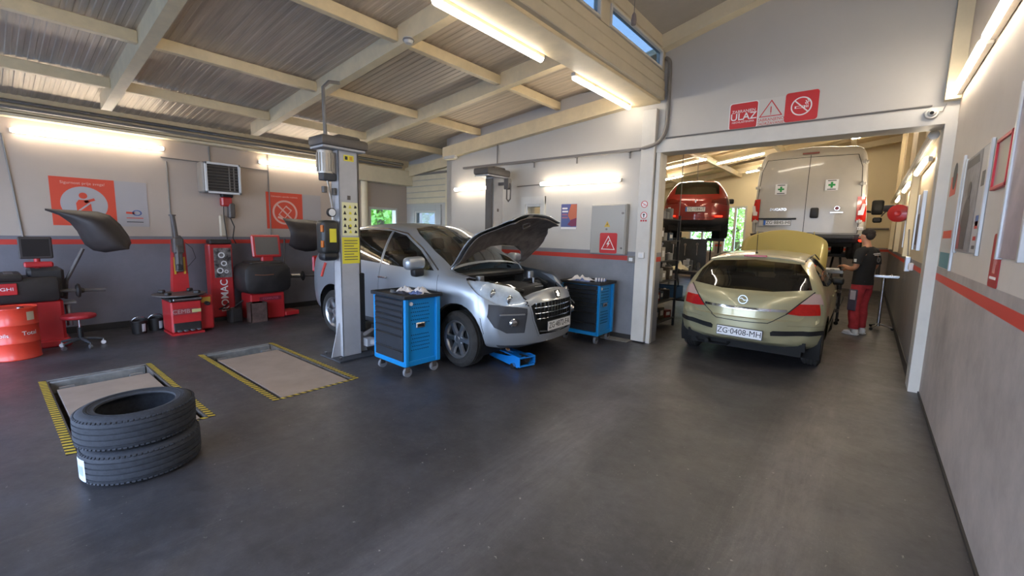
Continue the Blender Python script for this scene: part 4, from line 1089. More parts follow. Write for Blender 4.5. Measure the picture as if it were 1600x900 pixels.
# ---------------------------------------------------------------- white high-roof van raised on a lift, seen from behind; nose towards +x
M_vanpaint = mat('van_white', '#a9a59d', .35, coat=.3, var=.04, scale=3)
def rearM(x, z, y=0): return Matrix(((0, 0, -1, x), (-1, 0, 0, y), (0, 1, 0, z), (0, 0, 0, 1)))
def make_van():
    t = thing('van', 'white high-roof delivery van raised on a lift in the back bay', 'van', (-1.13, 11.30, 1.165), radians(90))
    rows = [(-.02, .46, .90, .96, 1.25, .935, 2.10, .80, 2.20), (.0, .44, .93, .99, 1.30, .955, 2.20, .84, 2.31), (.06, .42, .96, 1.015, 1.30, .98, 2.26, .86, 2.375), (.2, .40, .97, 1.02, 1.30, .99, 2.28, .87, 2.40),
            (3.6, .40, .97, 1.02, 1.30, .99, 2.22, .86, 2.34), (4.0, .40, .97, 1.02, 1.25, .98, 2.05, .84, 2.16), (4.5, .40, .97, 1.02, 1.15, .97, 1.55, .85, 1.68), (4.9, .40, .95, 1.0, 1.05, .92, 1.25, .78, 1.35), (5.4, .42, .88, .92, .9, .8, 1.0, .65, 1.1), (5.6, .45, .75, .8, .7, .7, .8, .55, .85)]
    B = Body(rows, nu=60, front=(.25, 0, None), rear=(.05, 0, lambda z: .10*max(0, (z-1.3))**1.6), xf=.8, xr=.4, zmf=.5, counts=(3, 2, 5, 6, 9, 6, 5), crown=.35)
    rc = lambda c, n: n.x < -.1 and c.x < .3
    for cx in (1.0, 4.6):
        B.cut('well', [(cx+.40*cos(a), .36+.40*sin(a)) for a in [2*pi*k/20 for k in range(20)]], 'xz', lambda c, n: c.y > .5)
    B.drop('well')
    B.seam([(-.1, 2.16), (.80, 2.15), (.885, 1.9), (.93, 1.2), (.92, .56)], 'yz', rc, .006)
    B.seam([(.92, .56), (-.1, .56)], 'yz', rc, .005)
    B.seam([(.0, 2.2), (.0, .56)], 'yz', rc, .006)
    B.cut('tail_lamp', [(.865, 1.30), (.87, .80), (1.1, .80), (1.1, 1.28)], 'yz', lambda c, n: c.x < .16)
    B.cut('bumper', [(-.1, .3), (1.1, .3), (1.1, .54), (-.1, .54)], 'yz', lambda c, n: c.x < .30)
    B.out('body', M_vanpaint, t)
    B.out('seam', M_trim, t, off=-.003, as_name='panel_gap')
    tl = B.out('tail_lamp', M_redlens, t, 'side', off=.014)
    for k, sy in enumerate((1, -1)):
        MB().poly([(-.055, -.10), (.03, -.10), (.055, .12), (.0, .12), (-.02, .0), (-.055, -.02)], .01, M=rearM(-.02, 1.03, sy*.955) @ Matrix.Diagonal((-sy, 1, 1, 1))).build('lens_insert', mat('lens_white', '#cfc8c0', .2, coat=.5), tl[k], smooth=0)
        MB().sphere((-.03, sy*.99, .42), .035, 12, (.5, 1, .8)).build('reflector', M_redreflglow, t)
        for z in (.80, 1.55, 1.98):
            MB().box(-.035, .03, -.05, .05, -.03, .03, .01).cyl((-.03, .0, -.05), (-.03, 0, .05), .012, 8).build('door_hinge', M_vanpaint, t).location = (.0, sy*.93, z)
        m_ = MB().box(-.07, .07, -.13, .13, -.20, .20, .05, seg=2).build('side_mirror', M_trim, t); m_.location = (4.35, sy*1.22, 1.32)
        MB().tube([(4.35, sy*.95, 1.22), (4.35, sy*1.12, 1.20)], .03, 8).build('mirror_arm', M_trim, t)
        m2 = MB().box(-.05, .05, -.10, .10, -.07, .07, .03).build('side_mirror', M_trim, t); m2.location = (4.35, sy*1.24, .98)
    B.out('bumper', M_trimgrey, t, off=.05)
    MB().box(-.10, .02, -.88, .88, .44, .52, .02).build('step', M_trimgrey, t)
    # door furniture
    MB().box(-.045, .0, -.075, .075, -.11, .11, .03, seg=2).build('handle_recess', M_trim, t).location = (-.02, -.17, .98)
    MB().box(-.05, .0, -.36, .36, -.018, .018, .008).build('plate_lamp_bar', M_trim, t).location = (-.02, .50, .86)
    MB().poly([(-.36, -.12), (.36, -.12), (.33, .02), (-.33, .02)], .006, M=rearM(-.022, .82, .50)).build('plate_recess', M_vanpaint, t, smooth=0)
    number_plate(t, rearM(-.034, .775, .50), 'ZG\u00b78845-HI')
    def crossposter(y, z, s=.22):
        p = MB().box(-s/2, s/2, -s/2, s/2, 0, .003).build('sticker', M_plate, t, M=rearM(-.026+.0, z, y), smooth=0)
        g = mat('cross_green', '#1f8a45', .5)
        k = s*.27; w = s*.085
        MB().poly([(-w, -k), (w, -k), (w, -w), (k, -w), (k, w), (w, w), (w, k), (-w, k), (-w, w), (-k, w), (-k, -w), (-w, -w)], .002, M=rearM(-.0265, z, y) @ Matrix.Translation((0, 0, .003))).build('green_cross', g, p, smooth=0)
        for dz in (s*.40, -s*.40): MB().box(-s*.33, s*.33, -.008, .008, .003, .004).build('print_line', M_plateblk, p, M=rearM(-.026, z+dz, y), smooth=0)
    crossposter(.48, 1.50); crossposter(-.42, 1.55)
    text('DUCATO', .075, M_chrome, rearM(-.028, 1.06, .50), t, 'lettering', bold=.001)
    bd = MB().lathe([(0, .006), (.045, .006), (.05, 0)], 20, M=rearM(-.03, 1.07, -.55)).build('badge', M_chrome, t)
    MB().lathe([(0, .008), (.036, .008)], 20, M=rearM(-.03, 1.07, -.55)).build('badge_centre', mat('badge_red', '#6e2a28', .4), bd)
    MB().box(-.11, .11, -.012, .012, 0, .012, .004, M=rearM(-.03, .985, -.55)).build('trim_bar', M_chrome, t)
    MB().box(-.0, .03, -.15, .15, 2.215, 2.25, .008).build('brake_lamp', mat('brake_lamp_van', '#6a2b25', .3), t)
    text('DHL' if False else 'HI 61', .05, M_plateblk, rearM(-.06, .66, -.96), MB().box(-.02, .02, -.05, .05, -.03, .03, .004).build('sticker', M_plate, t, M=Matrix.Translation((-.02, -.965, .66))), 'lettering')
    for cx in (1.0, 4.6):
        for sy in (1, -1): wheel(t, (cx, sy*.86, .34), .34, .22, .20, sy, 6, ma=M_alloyd)
    boxo('underbody', M_under, .1, 5.2, -.85, .85, .28, .42, t)
    MB().tube([(.9, -.7, .36), (1.0, 0, .34), (1.1, .7, .36)], .05, 8).build('axle', M_under, t)
    MB().tube([(-.05+.3, .4, .33), (1.0, .42, .30), (2.5, .40, .28)], .035, 8).build('exhaust', M_alloyd, t)
    MB().box(.35, 1.7, -.33, .33, .24, .34, .08).build('spare_wheel', M_under, t)
    return t
VAN = make_van()

# ---------------------------------------------------------------- red hatchback raised on a lift
M_redpaint = mat('red_paint', '#7d1814', .28, metal=.2, coat=.8)
def make_red():
    t = thing('car', 'dark red hatchback raised high on a lift in the back bay', 'car', (-3.58, 11.95, 1.56), radians(105))
    rows = [(-.78, .46, .62, .70, .66, .66, .74, .58, .78), (-.76, .38, .70, .78, .74, .73, .84, .62, .88), (-.70, .32, .78, .84, .86, .80, .93, .68, .97),
            (-.58, .28, .82, .88, .95, .83, 1.04, .66, 1.08), (-.40, .25, .85, .90, .99, .84, 1.20, .62, 1.26), (-.20, .24, .86, .905, 1.0, .85, 1.34, .59, 1.41),
            (.05, .23, .86, .91, 1.0, .855, 1.42, .57, 1.48), (.6, .23, .865, .91, .98, .86, 1.45, .57, 1.52), (1.3, .23, .865, .91, .96, .86, 1.38, .60, 1.47),
            (1.9, .23, .865, .91, .94, .85, 1.08, .70, 1.2), (2.4, .23, .86, .90, .90, .82, .96, .70, 1.0), (3.0, .24, .82, .86, .78, .76, .84, .60, .88), (3.45, .30, .62, .68, .5, .6, .56, .45, .60)]
    B = Body(rows, nu=60, front=(.3, 0, None), rear=(.24, 0, lambda z: .06*max(0, z-.6)+(.12*(.42-z)/.1 if z < .42 else 0)), xf=.7, xr=.62, zmf=.5)
    for cx in (0, 2.6):
        B.cut('well', [(cx+.37*cos(a), .33+.37*sin(a)) for a in [2*pi*k/24 for k in range(24)]], 'xz', lambda c, n: c.y > .5 and c.z < .8)
    B.drop('well')
    rc = lambda c, n: n.x < -.02 and c.x < .3
    B.cut('rear_window', [(-.1, 1.07), (.60, 1.09), (.58, 1.3), (.50, 1.40), (-.1, 1.44)], 'yz', lambda c, n: n.x < -.15 and c.x < .2)
    B.cut('tail_lamp', [(.42, .93), (.40, .86), (.95, .80), (.95, .97), (.7, .98)], 'yz', lambda c, n: c.x < -.2)
    B.cut('bumper', [(-.1, .1), (1., .1), (1., .50), (.55, .50), (.45, .44), (-.1, .44)], 'yz', lambda c, n: c.x < -.3)
    B.cut('side_window', [(-.1, 1.06), (.1, 1.30), (.6, 1.37), (1.2, 1.33), (1.75, 1.02)], 'xz', lambda c, n: n.y > .3 and c.y > .4)
    B.cut('windscreen', [(1.35, -.1), (1.35, .5), (2.0, .66), (2.05, -.1)], 'xy', lambda c, n: n.z > .1 and c.z > .9)
    B.seam([(.9, .70), (.60, .66), (.5, .50), (-.1, .50)], 'yz', rc, .004)
    B.seam([(-.1, 1.0), (.4, .99), (.42, .86), (.60, .66)], 'yz', rc, .003)
    B.out('body', M_redpaint, t); B.out('seam', M_trim, t, off=-.003, as_name='panel_gap')
    B.out('rear_window', M_carglassd, t, off=.002); B.out('windscreen', M_carglassd, t, off=.002); B.out('side_window', M_carglassd, t, 'side', off=.001)
    B.out('tail_lamp', mat('dark_red_lens', '#5c0d0a', .12, coat=.8), t, 'side', off=.004)
    B.out('bumper', M_trimgrey, t, off=.006)
    for sy in (1, -1):
        MB().box(-.01, .02, -.10, .10, -.018, .018, .006, M=Matrix.Translation((-.72, sy*.62, .535)) @ Matrix.Rotation(radians(-sy*14), 4, 'Z')).build('reflector', M_redreflglow, t)
        m_ = MB().box(-.06, .07, -.11, .11, -.07, .08, .045, seg=2).build('side_mirror', M_trim, t); m_.location = (1.7, sy*.98, 1.05)
    number_plate(t, rearM(-.79, .70, 0), 'ZG\u00b71084-IT')
    MB().poly([(-.03, 0), (0, .05), (.03, 0), (0, -.05)], .006, M=rearM(-.76, .90)).build('badge', M_chrome, t, smooth=0)
    text('CAPTUR' if False else '', .04, M_chrome, rearM(-.77, .6), t) if False else None
    for cx in (0, 2.6):
        for sy in (1, -1): wheel(t, (cx, sy*.79, .33), .33, .21, .22, sy, 5, ma=M_alloyd)
    boxo('underbody', M_under, -.5, 3.1, -.72, .72, .19, .34, t)
    t.scale = (1, .86, 1)
    MB().tube([(-.6, .42, .27), (-.2, .42, .25), (1.5, .2, .22)], .03, 8).box(-.5, -.05, -.35, .35, .18, .30, .05).build('exhaust', M_alloyd, t)
    return t
RED = make_red()

# ---------------------------------------------------------------- scissor lifts under them
M_liftgrey = mat('lift_grey', '#4a4c50', .5, metal=.3)
def scissor(x, y, z, rz, label):
    t = thing('scissor_lift', label, 'vehicle lift', (x, y, 0), rz, 'scissor lifts of the back bay')
    for sy in (-1, 1):
        c = sy*.52
        MB().box(-.9, .9, c-.22, c+.22, z-.09, z-.01, .01).build('platform', M_liftgrey, t)
        MB().box(-.9, .9, c-.22, c+.22, 0, .07, .01).build('base_frame', M_liftgrey, t)
        a = .07; h = (z-.16)/2
        for k in range(2):
            for s in (-1, 1):
                p, q = Vector((-.75*s, c+.10*s, a+.03+h*k)), Vector((.75*s, c+.10*s, a-.0+h*(k+1)))
                d = q-p; M = Matrix.Translation((p+q)/2) @ d.to_track_quat('X', 'Z').to_matrix().to_4x4()
                MB().box(-d.length/2, d.length/2, -.02, .02, -.05, .05, .005, M=M).build('scissor_leg', M_liftgrey, t)
        MB().box(-.7, -.5, c-.1, c+.1, z-.01, z+.16, .01).build('rubber_block', M_black, t); MB().box(.5, .7, c-.1, c+.1, z-.01, z+.16, .01).build('rubber_block', M_black, t)
    return t
scissor(-1.13, 13.9, 1.27, radians(90), 'dark scissor lift carrying the white van')
scissor(-3.93, 13.25, 1.57, radians(105), 'dark scissor lift carrying the red car')
# ---------------------------------------------------------------- two post lift round the silver car
M_post = mat('lift_post_grey', '#a9a9ab', .4, var=.08, scale=4)
M_postdk = mat('lift_head_grey', '#59534e', .5, var=.15, scale=6)
M_yel = mat('sticker_yellow', '#d8cc3c', .5)
M_yelpale = mat('sticker_pale', '#d9d6a8', .5)
M_oil = mat('motor_housing', '#a8a39b', .35, metal=.5)
def lift_post(x, y, rz, label, ad):
    t = thing('lift_post', label, 'vehicle lift', (x, y, 0), rz, 'posts of the two post lift')
    # local -y faces away from the car, +y carries the carriage
    mb = MB(); w, d, th = .125, .085, .012
    mb.box(-w, w, -d, -d+th, .02, 2.52, .003).box(-w, -w+th, -d, d, .02, 2.52, .003).box(w-th, w, -d, d, .02, 2.52, .003).box(-w, -w+.05, d-th, d, .02, 2.52).box(w-.05, w, d-th, d, .02, 2.52)
    mb.build('post', M_post, t)
    MB().box(-.26, .26, -.24, .24, 0, .02, .003).build('base_plate', M_trimgrey, t)
    for sx in (-1, 1):
        pts = [(0, 0), (.12, 0), (.02, .42), (0, .42)]
        MB().poly(pts, .012, M=Matrix(((sx, 0, 0, sx*w), (0, 0, 1, -.02), (0, 1, 0, .02), (0, 0, 0, 1)))).build('gusset', M_post, t, smooth=0)
        for sy in (-1, 1): MB().cyl((sx*.22, sy*.18, .02), (sx*.22, sy*.18, .05), .018, 6).build('anchor_bolt', M_steel, t)
    MB().box(-.34, .20, -.15, .15, 2.52, 2.545, .004).build('top_plate', M_post, t)
    mb = MB(); mb.box(-.36, .24, -.17, .17, 2.545, 2.66, .035, seg=2); mb.box(-.14, .16, -.12, .12, 2.64, 2.70, .03, seg=2)
    mb.build('head_cover', M_postdk, t)
    RA = Matrix.Rotation(radians(ad), 4, 'Z')
    MB().box(-.07, .07, .10, .15, .35, 2.50).build('inner_channel', M_postdk, t, M=RA, smooth=0); MB().box(-.09, .09, .11, .19, .3, 1.05, .01).build('carriage', M_under, t, M=RA)
    z = .155
    for sx in (-1, 1):
        MB().box(-.05, .05, -.05, .05, -.05, .05).build('arm_pivot', M_post, t).location = RA @ Vector((sx*.10, .22, z))
        a = radians(38)*sx; p = RA @ Vector((sx*.10, .22, z)); q = p+RA @ Vector((sin(a)*.58, cos(a)*.58, 0))
        dd = q-p; M = Matrix.Translation((p+q)/2) @ dd.to_track_quat('X', 'Z').to_matrix().to_4x4()
        ar = MB().box(-dd.length/2, dd.length/2, -.045, .045, -.03, .03, .006, M=M).build('arm', M_post, t)
        MB().cyl(q, q+Vector((0, 0, .09)), .05, 16).build('pad', M_black, ar)
    for z in (1.95, 1.60): MB().box(-.02, .02, -d-.004, -d, z-.0, z+.05).build('bolt_plate', M_postdk, t)
    return t
NP = lift_post(-5.01, 2.88, radians(90), 'near grey lift post with motor, stickers and black cover, left of the silver car', -90)
FP = lift_post(-5.08, 5.70, radians(90), 'far grey lift post behind the silver car, under the back wall tube lights', 90)
# the faces seen: stickers on the near post (its -y side), power unit on its -x side
def nface(x, z): return Matrix(((1, 0, 0, x), (0, 0, -1, -.0865), (0, 1, 0, z), (0, 0, 0, 1)))
MB().box(-.055, .075, -.035, .035, 0, .002).build('sticker', M_yel, NP, M=nface(.0, 2.44), smooth=0)
MB().box(-.04, -.005, -.02, .02, .002, .003).build('sticker_print', M_plateblk, NP, M=nface(.0, 2.44), smooth=0)
MB().box(.02, .055, -.02, .02, .002, .003).build('sticker_print', mat('sticker_orange', '#b8822a', .5), NP, M=nface(.0, 2.44), smooth=0)
st = MB().box(-.105, .105, -.20, .20, 0, .002).build('sticker', M_yelpale, NP, M=nface(.01, 1.72), smooth=0)
rnd = random.Random(3)
for r_ in range(5):
    for c_ in range(3):
        cx, cz = -.07+.07*c_+.01, 1.87-.075*r_
        MB().poly([(-.02, -.02), (.02, -.02), (.0, .024)] if (r_+c_) % 2 else [(-.018, -.018), (.018, -.018), (.018, .004), (-.006, .018)], .0015, M=nface(cx, cz) @ Matrix.Translation((0, 0, .002))).build('sticker_print', M_plateblk if c_ != 1 else M_yel, st, smooth=0)
st = MB().box(-.115, .115, -.16, .16, 0, .002).build('sticker', M_yel, NP, M=nface(.01, 1.34), smooth=0)
for k in range(8):
    MB().box(-.09, .09-.05*(k % 3 == 2), -.005, .005, .002, .003).build('print_line', M_postdk, st, M=nface(.01, 1.46-.033*k), smooth=0)
# motor
mo = MB().cyl((-.24, 0, 2.24), (-.24, 0, 2.50), .085, 24).build('motor', M_oil, NP)
for k in range(16):
    a = 2*pi*k/16; MB().box(.084, .098, -.004, .004, 2.26, 2.47, M=Matrix.Translation((-.24, 0, 0)) @ Matrix.Rotation(a, 4, 'Z')).build('cooling_fin', M_oil, mo, smooth=0)
MB().box(-.30, -.135, -.06, .06, 2.16, 2.25, .01).build('pump_block', M_trimgrey, NP)
MB().cyl((-.27, -.02, 2.02), (-.27, -.02, 2.09), .03, 12).box(-.29, -.25, -.04, 0, 2.05, 2.08).build('valve', M_postdk, NP)
MB().tube([(-.23, -.02, 2.16), (-.20, -.03, 1.95), (-.17, -.02, 1.8), (-.15, 0, 1.6)], .009, 8).build('hose', M_oil, NP)
MB().tube([(-.2, .03, 2.16), (-.15, .03, 1.9), (-.15, .03, 1.5)], .012, 8).build('hose', M_oil, NP)
MB().cyl((-.215, -.08, 1.79), (-.215, -.04, 1.79), .052, 24).build('gauge', M_trim, NP)
MB().cyl((-.215, -.083, 1.79), (-.215, -.080, 1.79), .042, 24).build('gauge_face', M_plate, NP)
MB().box(-.165, -.135, -.05, .02, 2.0, 2.08, .004).build('switch_box', M_postdk, NP)
cv = MB().box(-.34, -.137, -.10, .10, 1.30, 1.70, .05, seg=3).build('carriage_cover', mat('cover_dark', '#2c2c2a', .45, var=.1, scale=5), NP)
MB().box(-.33, -.15, -.085, .09, 1.22, 1.32, .04, seg=2).build('cover_lip', M_trim, NP)
for dx, z, h, m in ((-.225, 1.57, .03, M_yel), (-.225, 1.49, .05, M_yel)):
    MB().box(-.042, .042, -h, h, 0, .002).build('sticker', m, cv, M=nface(dx, z) @ Matrix.Translation((0, 0, .0145)), smooth=0)
for z in (1.60, 1.42): MB().box(-.352, -.33, -.09, -.05, z-.04, z+.04, .004).build('reflector', mat('amber', '#b9641a', .3), cv)
MB().tube([(-.30, -.05, 1.20), (-.33, -.05, 1.12), (-.36, -.06, 1.04)], .016, 8).build('release_handle', mat('handle_red', '#a8322a', .5), NP)
pipe('conduit', [(-5.06, 2.72, 2.67), (-5.28, 2.80, 2.72), (-5.3, 2.80, 3.0), (-5.3, 2.80, 3.30), (-5.31, 2.88, 3.385), (-5.32, 3.02, 3.41)], .022, M_pipe, 'grey conduit rising from the head of the near lift post to the roof')
# switch and cable on the far post side
t = thing('switch_box', 'small grey switch box with a looped cable beside the far lift post', 'switch', (-4.80, 5.72, 2.42))
MB().box(-.05, .05, -.05, .05, -.10, .08, .008).build('box', M_postdk, t)
MB().tube([(-.02, 0, -.1), (-.02, 0, -.26), (.02, 0, -.30), (.06, 0, -.26), (.07, 0, -.05), (.05, 0, .0)], .012, 8).build('cable', M_postdk, t)
MB().box(-.205, -.05, -.02, .02, -.03, .02).build('bracket', M_postdk, t)

# ---------------------------------------------------------------- tool trolleys
M_cblue = mat('trolley_blue', '#0f82c4', .35, coat=.2)
M_cdark = mat('drawer_black', '#272c33', .42, var=.1, scale=8)
M_holes = mat('hole_dark', '#0a3a5c', .6)
def tool_cart(x, y, rz, label, W=.55, D=.41, H=.80, side=1):
    """front with drawers faces local -x, long front along y; side panel with holes faces local -y"""
    t = thing('tool_trolley', label, 'tool trolley', (x, y, 0), rz, 'tool trolleys beside the silver car')
    z0 = .13
    b = MB().box(-D/2+.012, D/2, -W/2+.012, W/2-.012, z0+.02, z0+H-.03).build('body', M_cblue, t)
    for sy in (-1, 1):
        MB().box(-D/2-.004, -D/2+.04, sy*W/2-.02, sy*W/2+.02, z0, z0+H-.02, .006).build('corner_post', M_cblue, t)
        MB().box(D/2-.05, D/2+.004, sy*W/2-.02, sy*W/2+.02, z0, z0+H-.02, .006).build('corner_post', M_cblue, t)
    MB().box(-D/2-.004, D/2+.004, -W/2-.004, W/2+.004, z0-.005, z0+.05, .006).build('base_rim', M_cblue, t)
    hs = [.062]*5+[.085]*1+[.155]*1; z = z0+H-.04
    for h in hs:
        d = MB().box(-D/2-.012, -D/2+.02, -W/2+.026, W/2-.026, z-h+.004, z, .004).build('drawer', M_cdark, t)
        MB().box(-D/2-.022, -D/2-.008, -W/2+.04, W/2-.04, z-.016, z-.006, .003).build('handle', M_trim, d)
        z -= h
    d = MB().box(-D/2-.012, -D/2+.02, -W/2+.026, W/2-.026, z0+.055, z-.0, .004).build('drawer', M_cdark, t)
    MB().box(-D/2-.022, -D/2-.008, -W/2+.04, W/2-.04, z-.020, z-.010, .003).build('handle', M_trim, d)
    # top tray with raised rim
    mb = MB(); zt = z0+H-.03
    mb.box(-D/2-.03, D/2+.03, -W/2-.035, W/2+.035, zt, zt+.022, .006)
    for a in ((-D/2-.03, -D/2-.012, -W/2-.035, W/2+.035), (D/2+.012, D/2+.03, -W/2-.035, W/2+.035), (-D/2-.02, D/2+.02, -W/2-.035, -W/2-.018), (-D/2-.02, D/2+.02, W/2+.018, W/2+.035)): mb.box(a[0], a[1], a[2], a[3], zt+.015, zt+.042, .006)
    mb.build('top_tray', mat('tray_black', '#24272b', .5, var=.2, scale=9), t)
    # perforated side with slots
    mb = MB()
    for i in range(9):
        for j in range(13):
            if 5 <= j <= 6: continue
            xx = -D/2+.095+i*.027+(.0135 if j % 2 else 0); zz = z0+.17+j*.042
            if zz > z0+H-.08: continue
            mb.box(xx-.006, xx+.006, -W/2+.007, -W/2+.011, zz-.005, zz+.005)
    tag(mb.build('perforation', M_holes, t, smooth=0), kind='stuff')
    MB().box(-.085, .035, -W/2-.012, -W/2+.012, z0+.41, z0+.47, .008).build('side_latch', M_steel, t)
    MB().box(-.065, .015, -W/2-.014, -W/2-.010, z0+.428, z0+.452, .002).build('latch_slot', M_trim, t)
    MB().cyl((-D/2+.085, -W/2+.012, z0+H-.085), (-D/2+.085, -W/2-.006, z0+H-.085), .020, 20).build('lock', M_plate, t)
    for sx in (-1, 1):
        for sy in (-1, 1):
            cx, cy = sx*(D/2-.05), sy*(W/2-.05)
            c = MB().box(cx-.028, cx+.028, cy-.026, cy+.026, z0-.014, z0-.005, .002).box(cx-.022, cx+.03, cy-.024, cy-.019, .05, z0-.01).box(cx-.022, cx+.03, cy+.019, cy+.024, .05, z0-.01).build('caster', M_steel, t)
            MB().cyl((cx+.012, cy-.017, .05), (cx+.012, cy+.017, .05), .05, 20).build('caster_wheel', mat('caster_grey', '#7b7c80', .5), c)
    return t
# floor corners seen: (-4.30,2.84) front left, (-3.75,2.80) front right, (-3.70,3.21) rear right
tool_cart(-4.03, 3.04, radians(87), 'blue and black tool trolley in front of the silver car door, rags on its tray', W=.60, D=.46, H=.77)
tool_cart(-3.24, 5.80, radians(90), 'blue and black tool trolley by the electrical cabinet, behind the silver car nose', W=.62, D=.46, H=.77)
M_rag = mat('rag_white', '#c9c7c8', .9, var=.12, scale=18, bump=.3)
M_ragb = mat('rag_blue', '#5f6f9c', .9, var=.3, scale=22, bump=.3)
def rag(x, y, z, sx, sy, h, seed, label, m, rz=0, group=None):
    rnd = random.Random(seed); n = 14; mb = MB(); g = []
    ph = [rnd.uniform(0, 6.28) for _ in range(6)]
    for i in range(n+1):
        row = []
        for j in range(n+1):
            u, v = -1+2*i/n, -1+2*j/n; r = min(1, math.hypot(u, v)/1.25)
            e = (1+.22*sin(3*math.atan2(v, u)+ph[0])+.12*sin(5*math.atan2(v, u)+ph[1]))
            hh = max(.0, (1-r**1.5))*h*(.65+.35*sin(5*u+ph[2])*cos(4*v+ph[3])+.22*sin(11*u+ph[4]+3*v))
            row.append((u*sx*e, v*sy*e, max(.001, hh)+.002))
        g.append(row)
    mb.quadstrip(g); o = mb.build('rag', m, smooth=60); o.location = (x, y, z); o.rotation_euler = (0, 0, rz)
    md = o.modifiers.new('cloth', 'SOLIDIFY'); md.thickness = .002; md.offset = 1
    return tag(o, label, 'rag', group)
rag(-4.10, 3.08, .893, .10, .075, .075, 1, 'crumpled white rag in the middle of the near trolley tray', M_rag, .4)
rag(-4.03, 2.97, .893, .11, .05, .028, 2, 'dark blue-grey glove-like cloth just in front of the white rag on the near trolley', mat('glove_dark', '#3b3f4c', .9), .2)
rag(-3.86, 3.11, .893, .075, .075, .10, 5, 'crumpled white and blue cloth bundle at the right of the near trolley tray', M_rag, .1)
rag(-3.83, 3.02, .893, .075, .045, .05, 6, 'blue cloth tucked under the white bundle on the near trolley', M_ragb, .3)
rag(-3.36, 5.80, .893, .17, .11, .09, 8, 'white and blue rag spread on the tray of the far trolley', M_rag, .1)
rag(-3.28, 5.66, .893, .12, .06, .05, 9, 'blue rag hanging near the front of the far trolley tray', M_ragb, .2)
t = thing('spray_can', 'small striped spray can lying on the far trolley tray', 'can', (-3.03, 5.80, .925), radians(20))
MB().cyl((-.08, 0, 0), (.06, 0, 0), .032, 20).build('body', M_rag, t); MB().cyl((.06, 0, 0), (.08, 0, 0), .026, 20, .014).build('cap', M_ragb, t)
for k in (-.05, -.01, .03): MB().cyl((k, 0, 0), (k+.016, 0, 0), .0328, 20, cap=False).build('stripe', mat('stripe_navy', '#2d3556', .5), t)
t = thing('socket_set', 'row of small chrome sockets at the left edge of the near trolley tray', 'tool', (-4.27, 3.0, .893), radians(-8))
for k in range(3): MB().cyl((.035*k, 0, 0), (.035*k, 0, .016+.002*k), .009+.001*k, 12).build('socket', M_chrome, t)

# ---------------------------------------------------------------- trolley jack under the silver nose
M_jack = mat('jack_blue', '#1577c6', .4, coat=.2)
t = thing('trolley_jack', 'blue trolley jack lying under the front bumper of the silver car', 'jack', (-3.28, 4.06, 0), radians(-14))
for sy in (-1, 1):
    MB().poly([(-.33, .035), (.26, .02), (.30, .06), (.30, .15), (.20, .155), (.05, .12), (-.33, .085)], .008, M=Matrix(((1, 0, 0, 0), (0, 0, 1, sy*.115-.004), (0, 1, 0, 0), (0, 0, 0, 1)))).build('side_plate', M_jack, t, smooth=0)
    MB().cyl((.20, sy*.14-.018, .035), (.20, sy*.14+.018, .035), .035, 16).build('jack_wheel', M_steel, t)
    MB().cyl((-.30, sy*.10-.015, .030), (-.30, sy*.10+.015, .030), .030, 16).build('jack_wheel', M_steel, t)
MB().box(-.25, .22, -.09, .09, .13, .145, .004).box(.27, .30, -.115, .115, .13, .15, .004).box(.27, .30, -.115, .115, .03, .05, .004).build('cover_plate', M_jack, t)
MB().box(-.28, .05, -.035, .035, .10, .15, .01).build('lift_arm', M_jack, t)
MB().cyl((-.25, 0, .15), (-.25, 0, .17), .045, 20).build('saddle', M_trimgrey, t)
MB().cyl((.15, 0, .11), (.30, 0, .12), .04, 16).build('pump', M_under, t)
bd = tag(boxo('wood_strip', mat('wood_pale', '#b98a5c', .7, var=.2, scale=12), -.16, .16, -.018, .018, -.008, .008), 'thin strip of wood leaning on the blue jack', 'wood')
bd.location = (-3.47, 4.10, .195); bd.rotation_euler = (radians(6), radians(14), radians(-22))

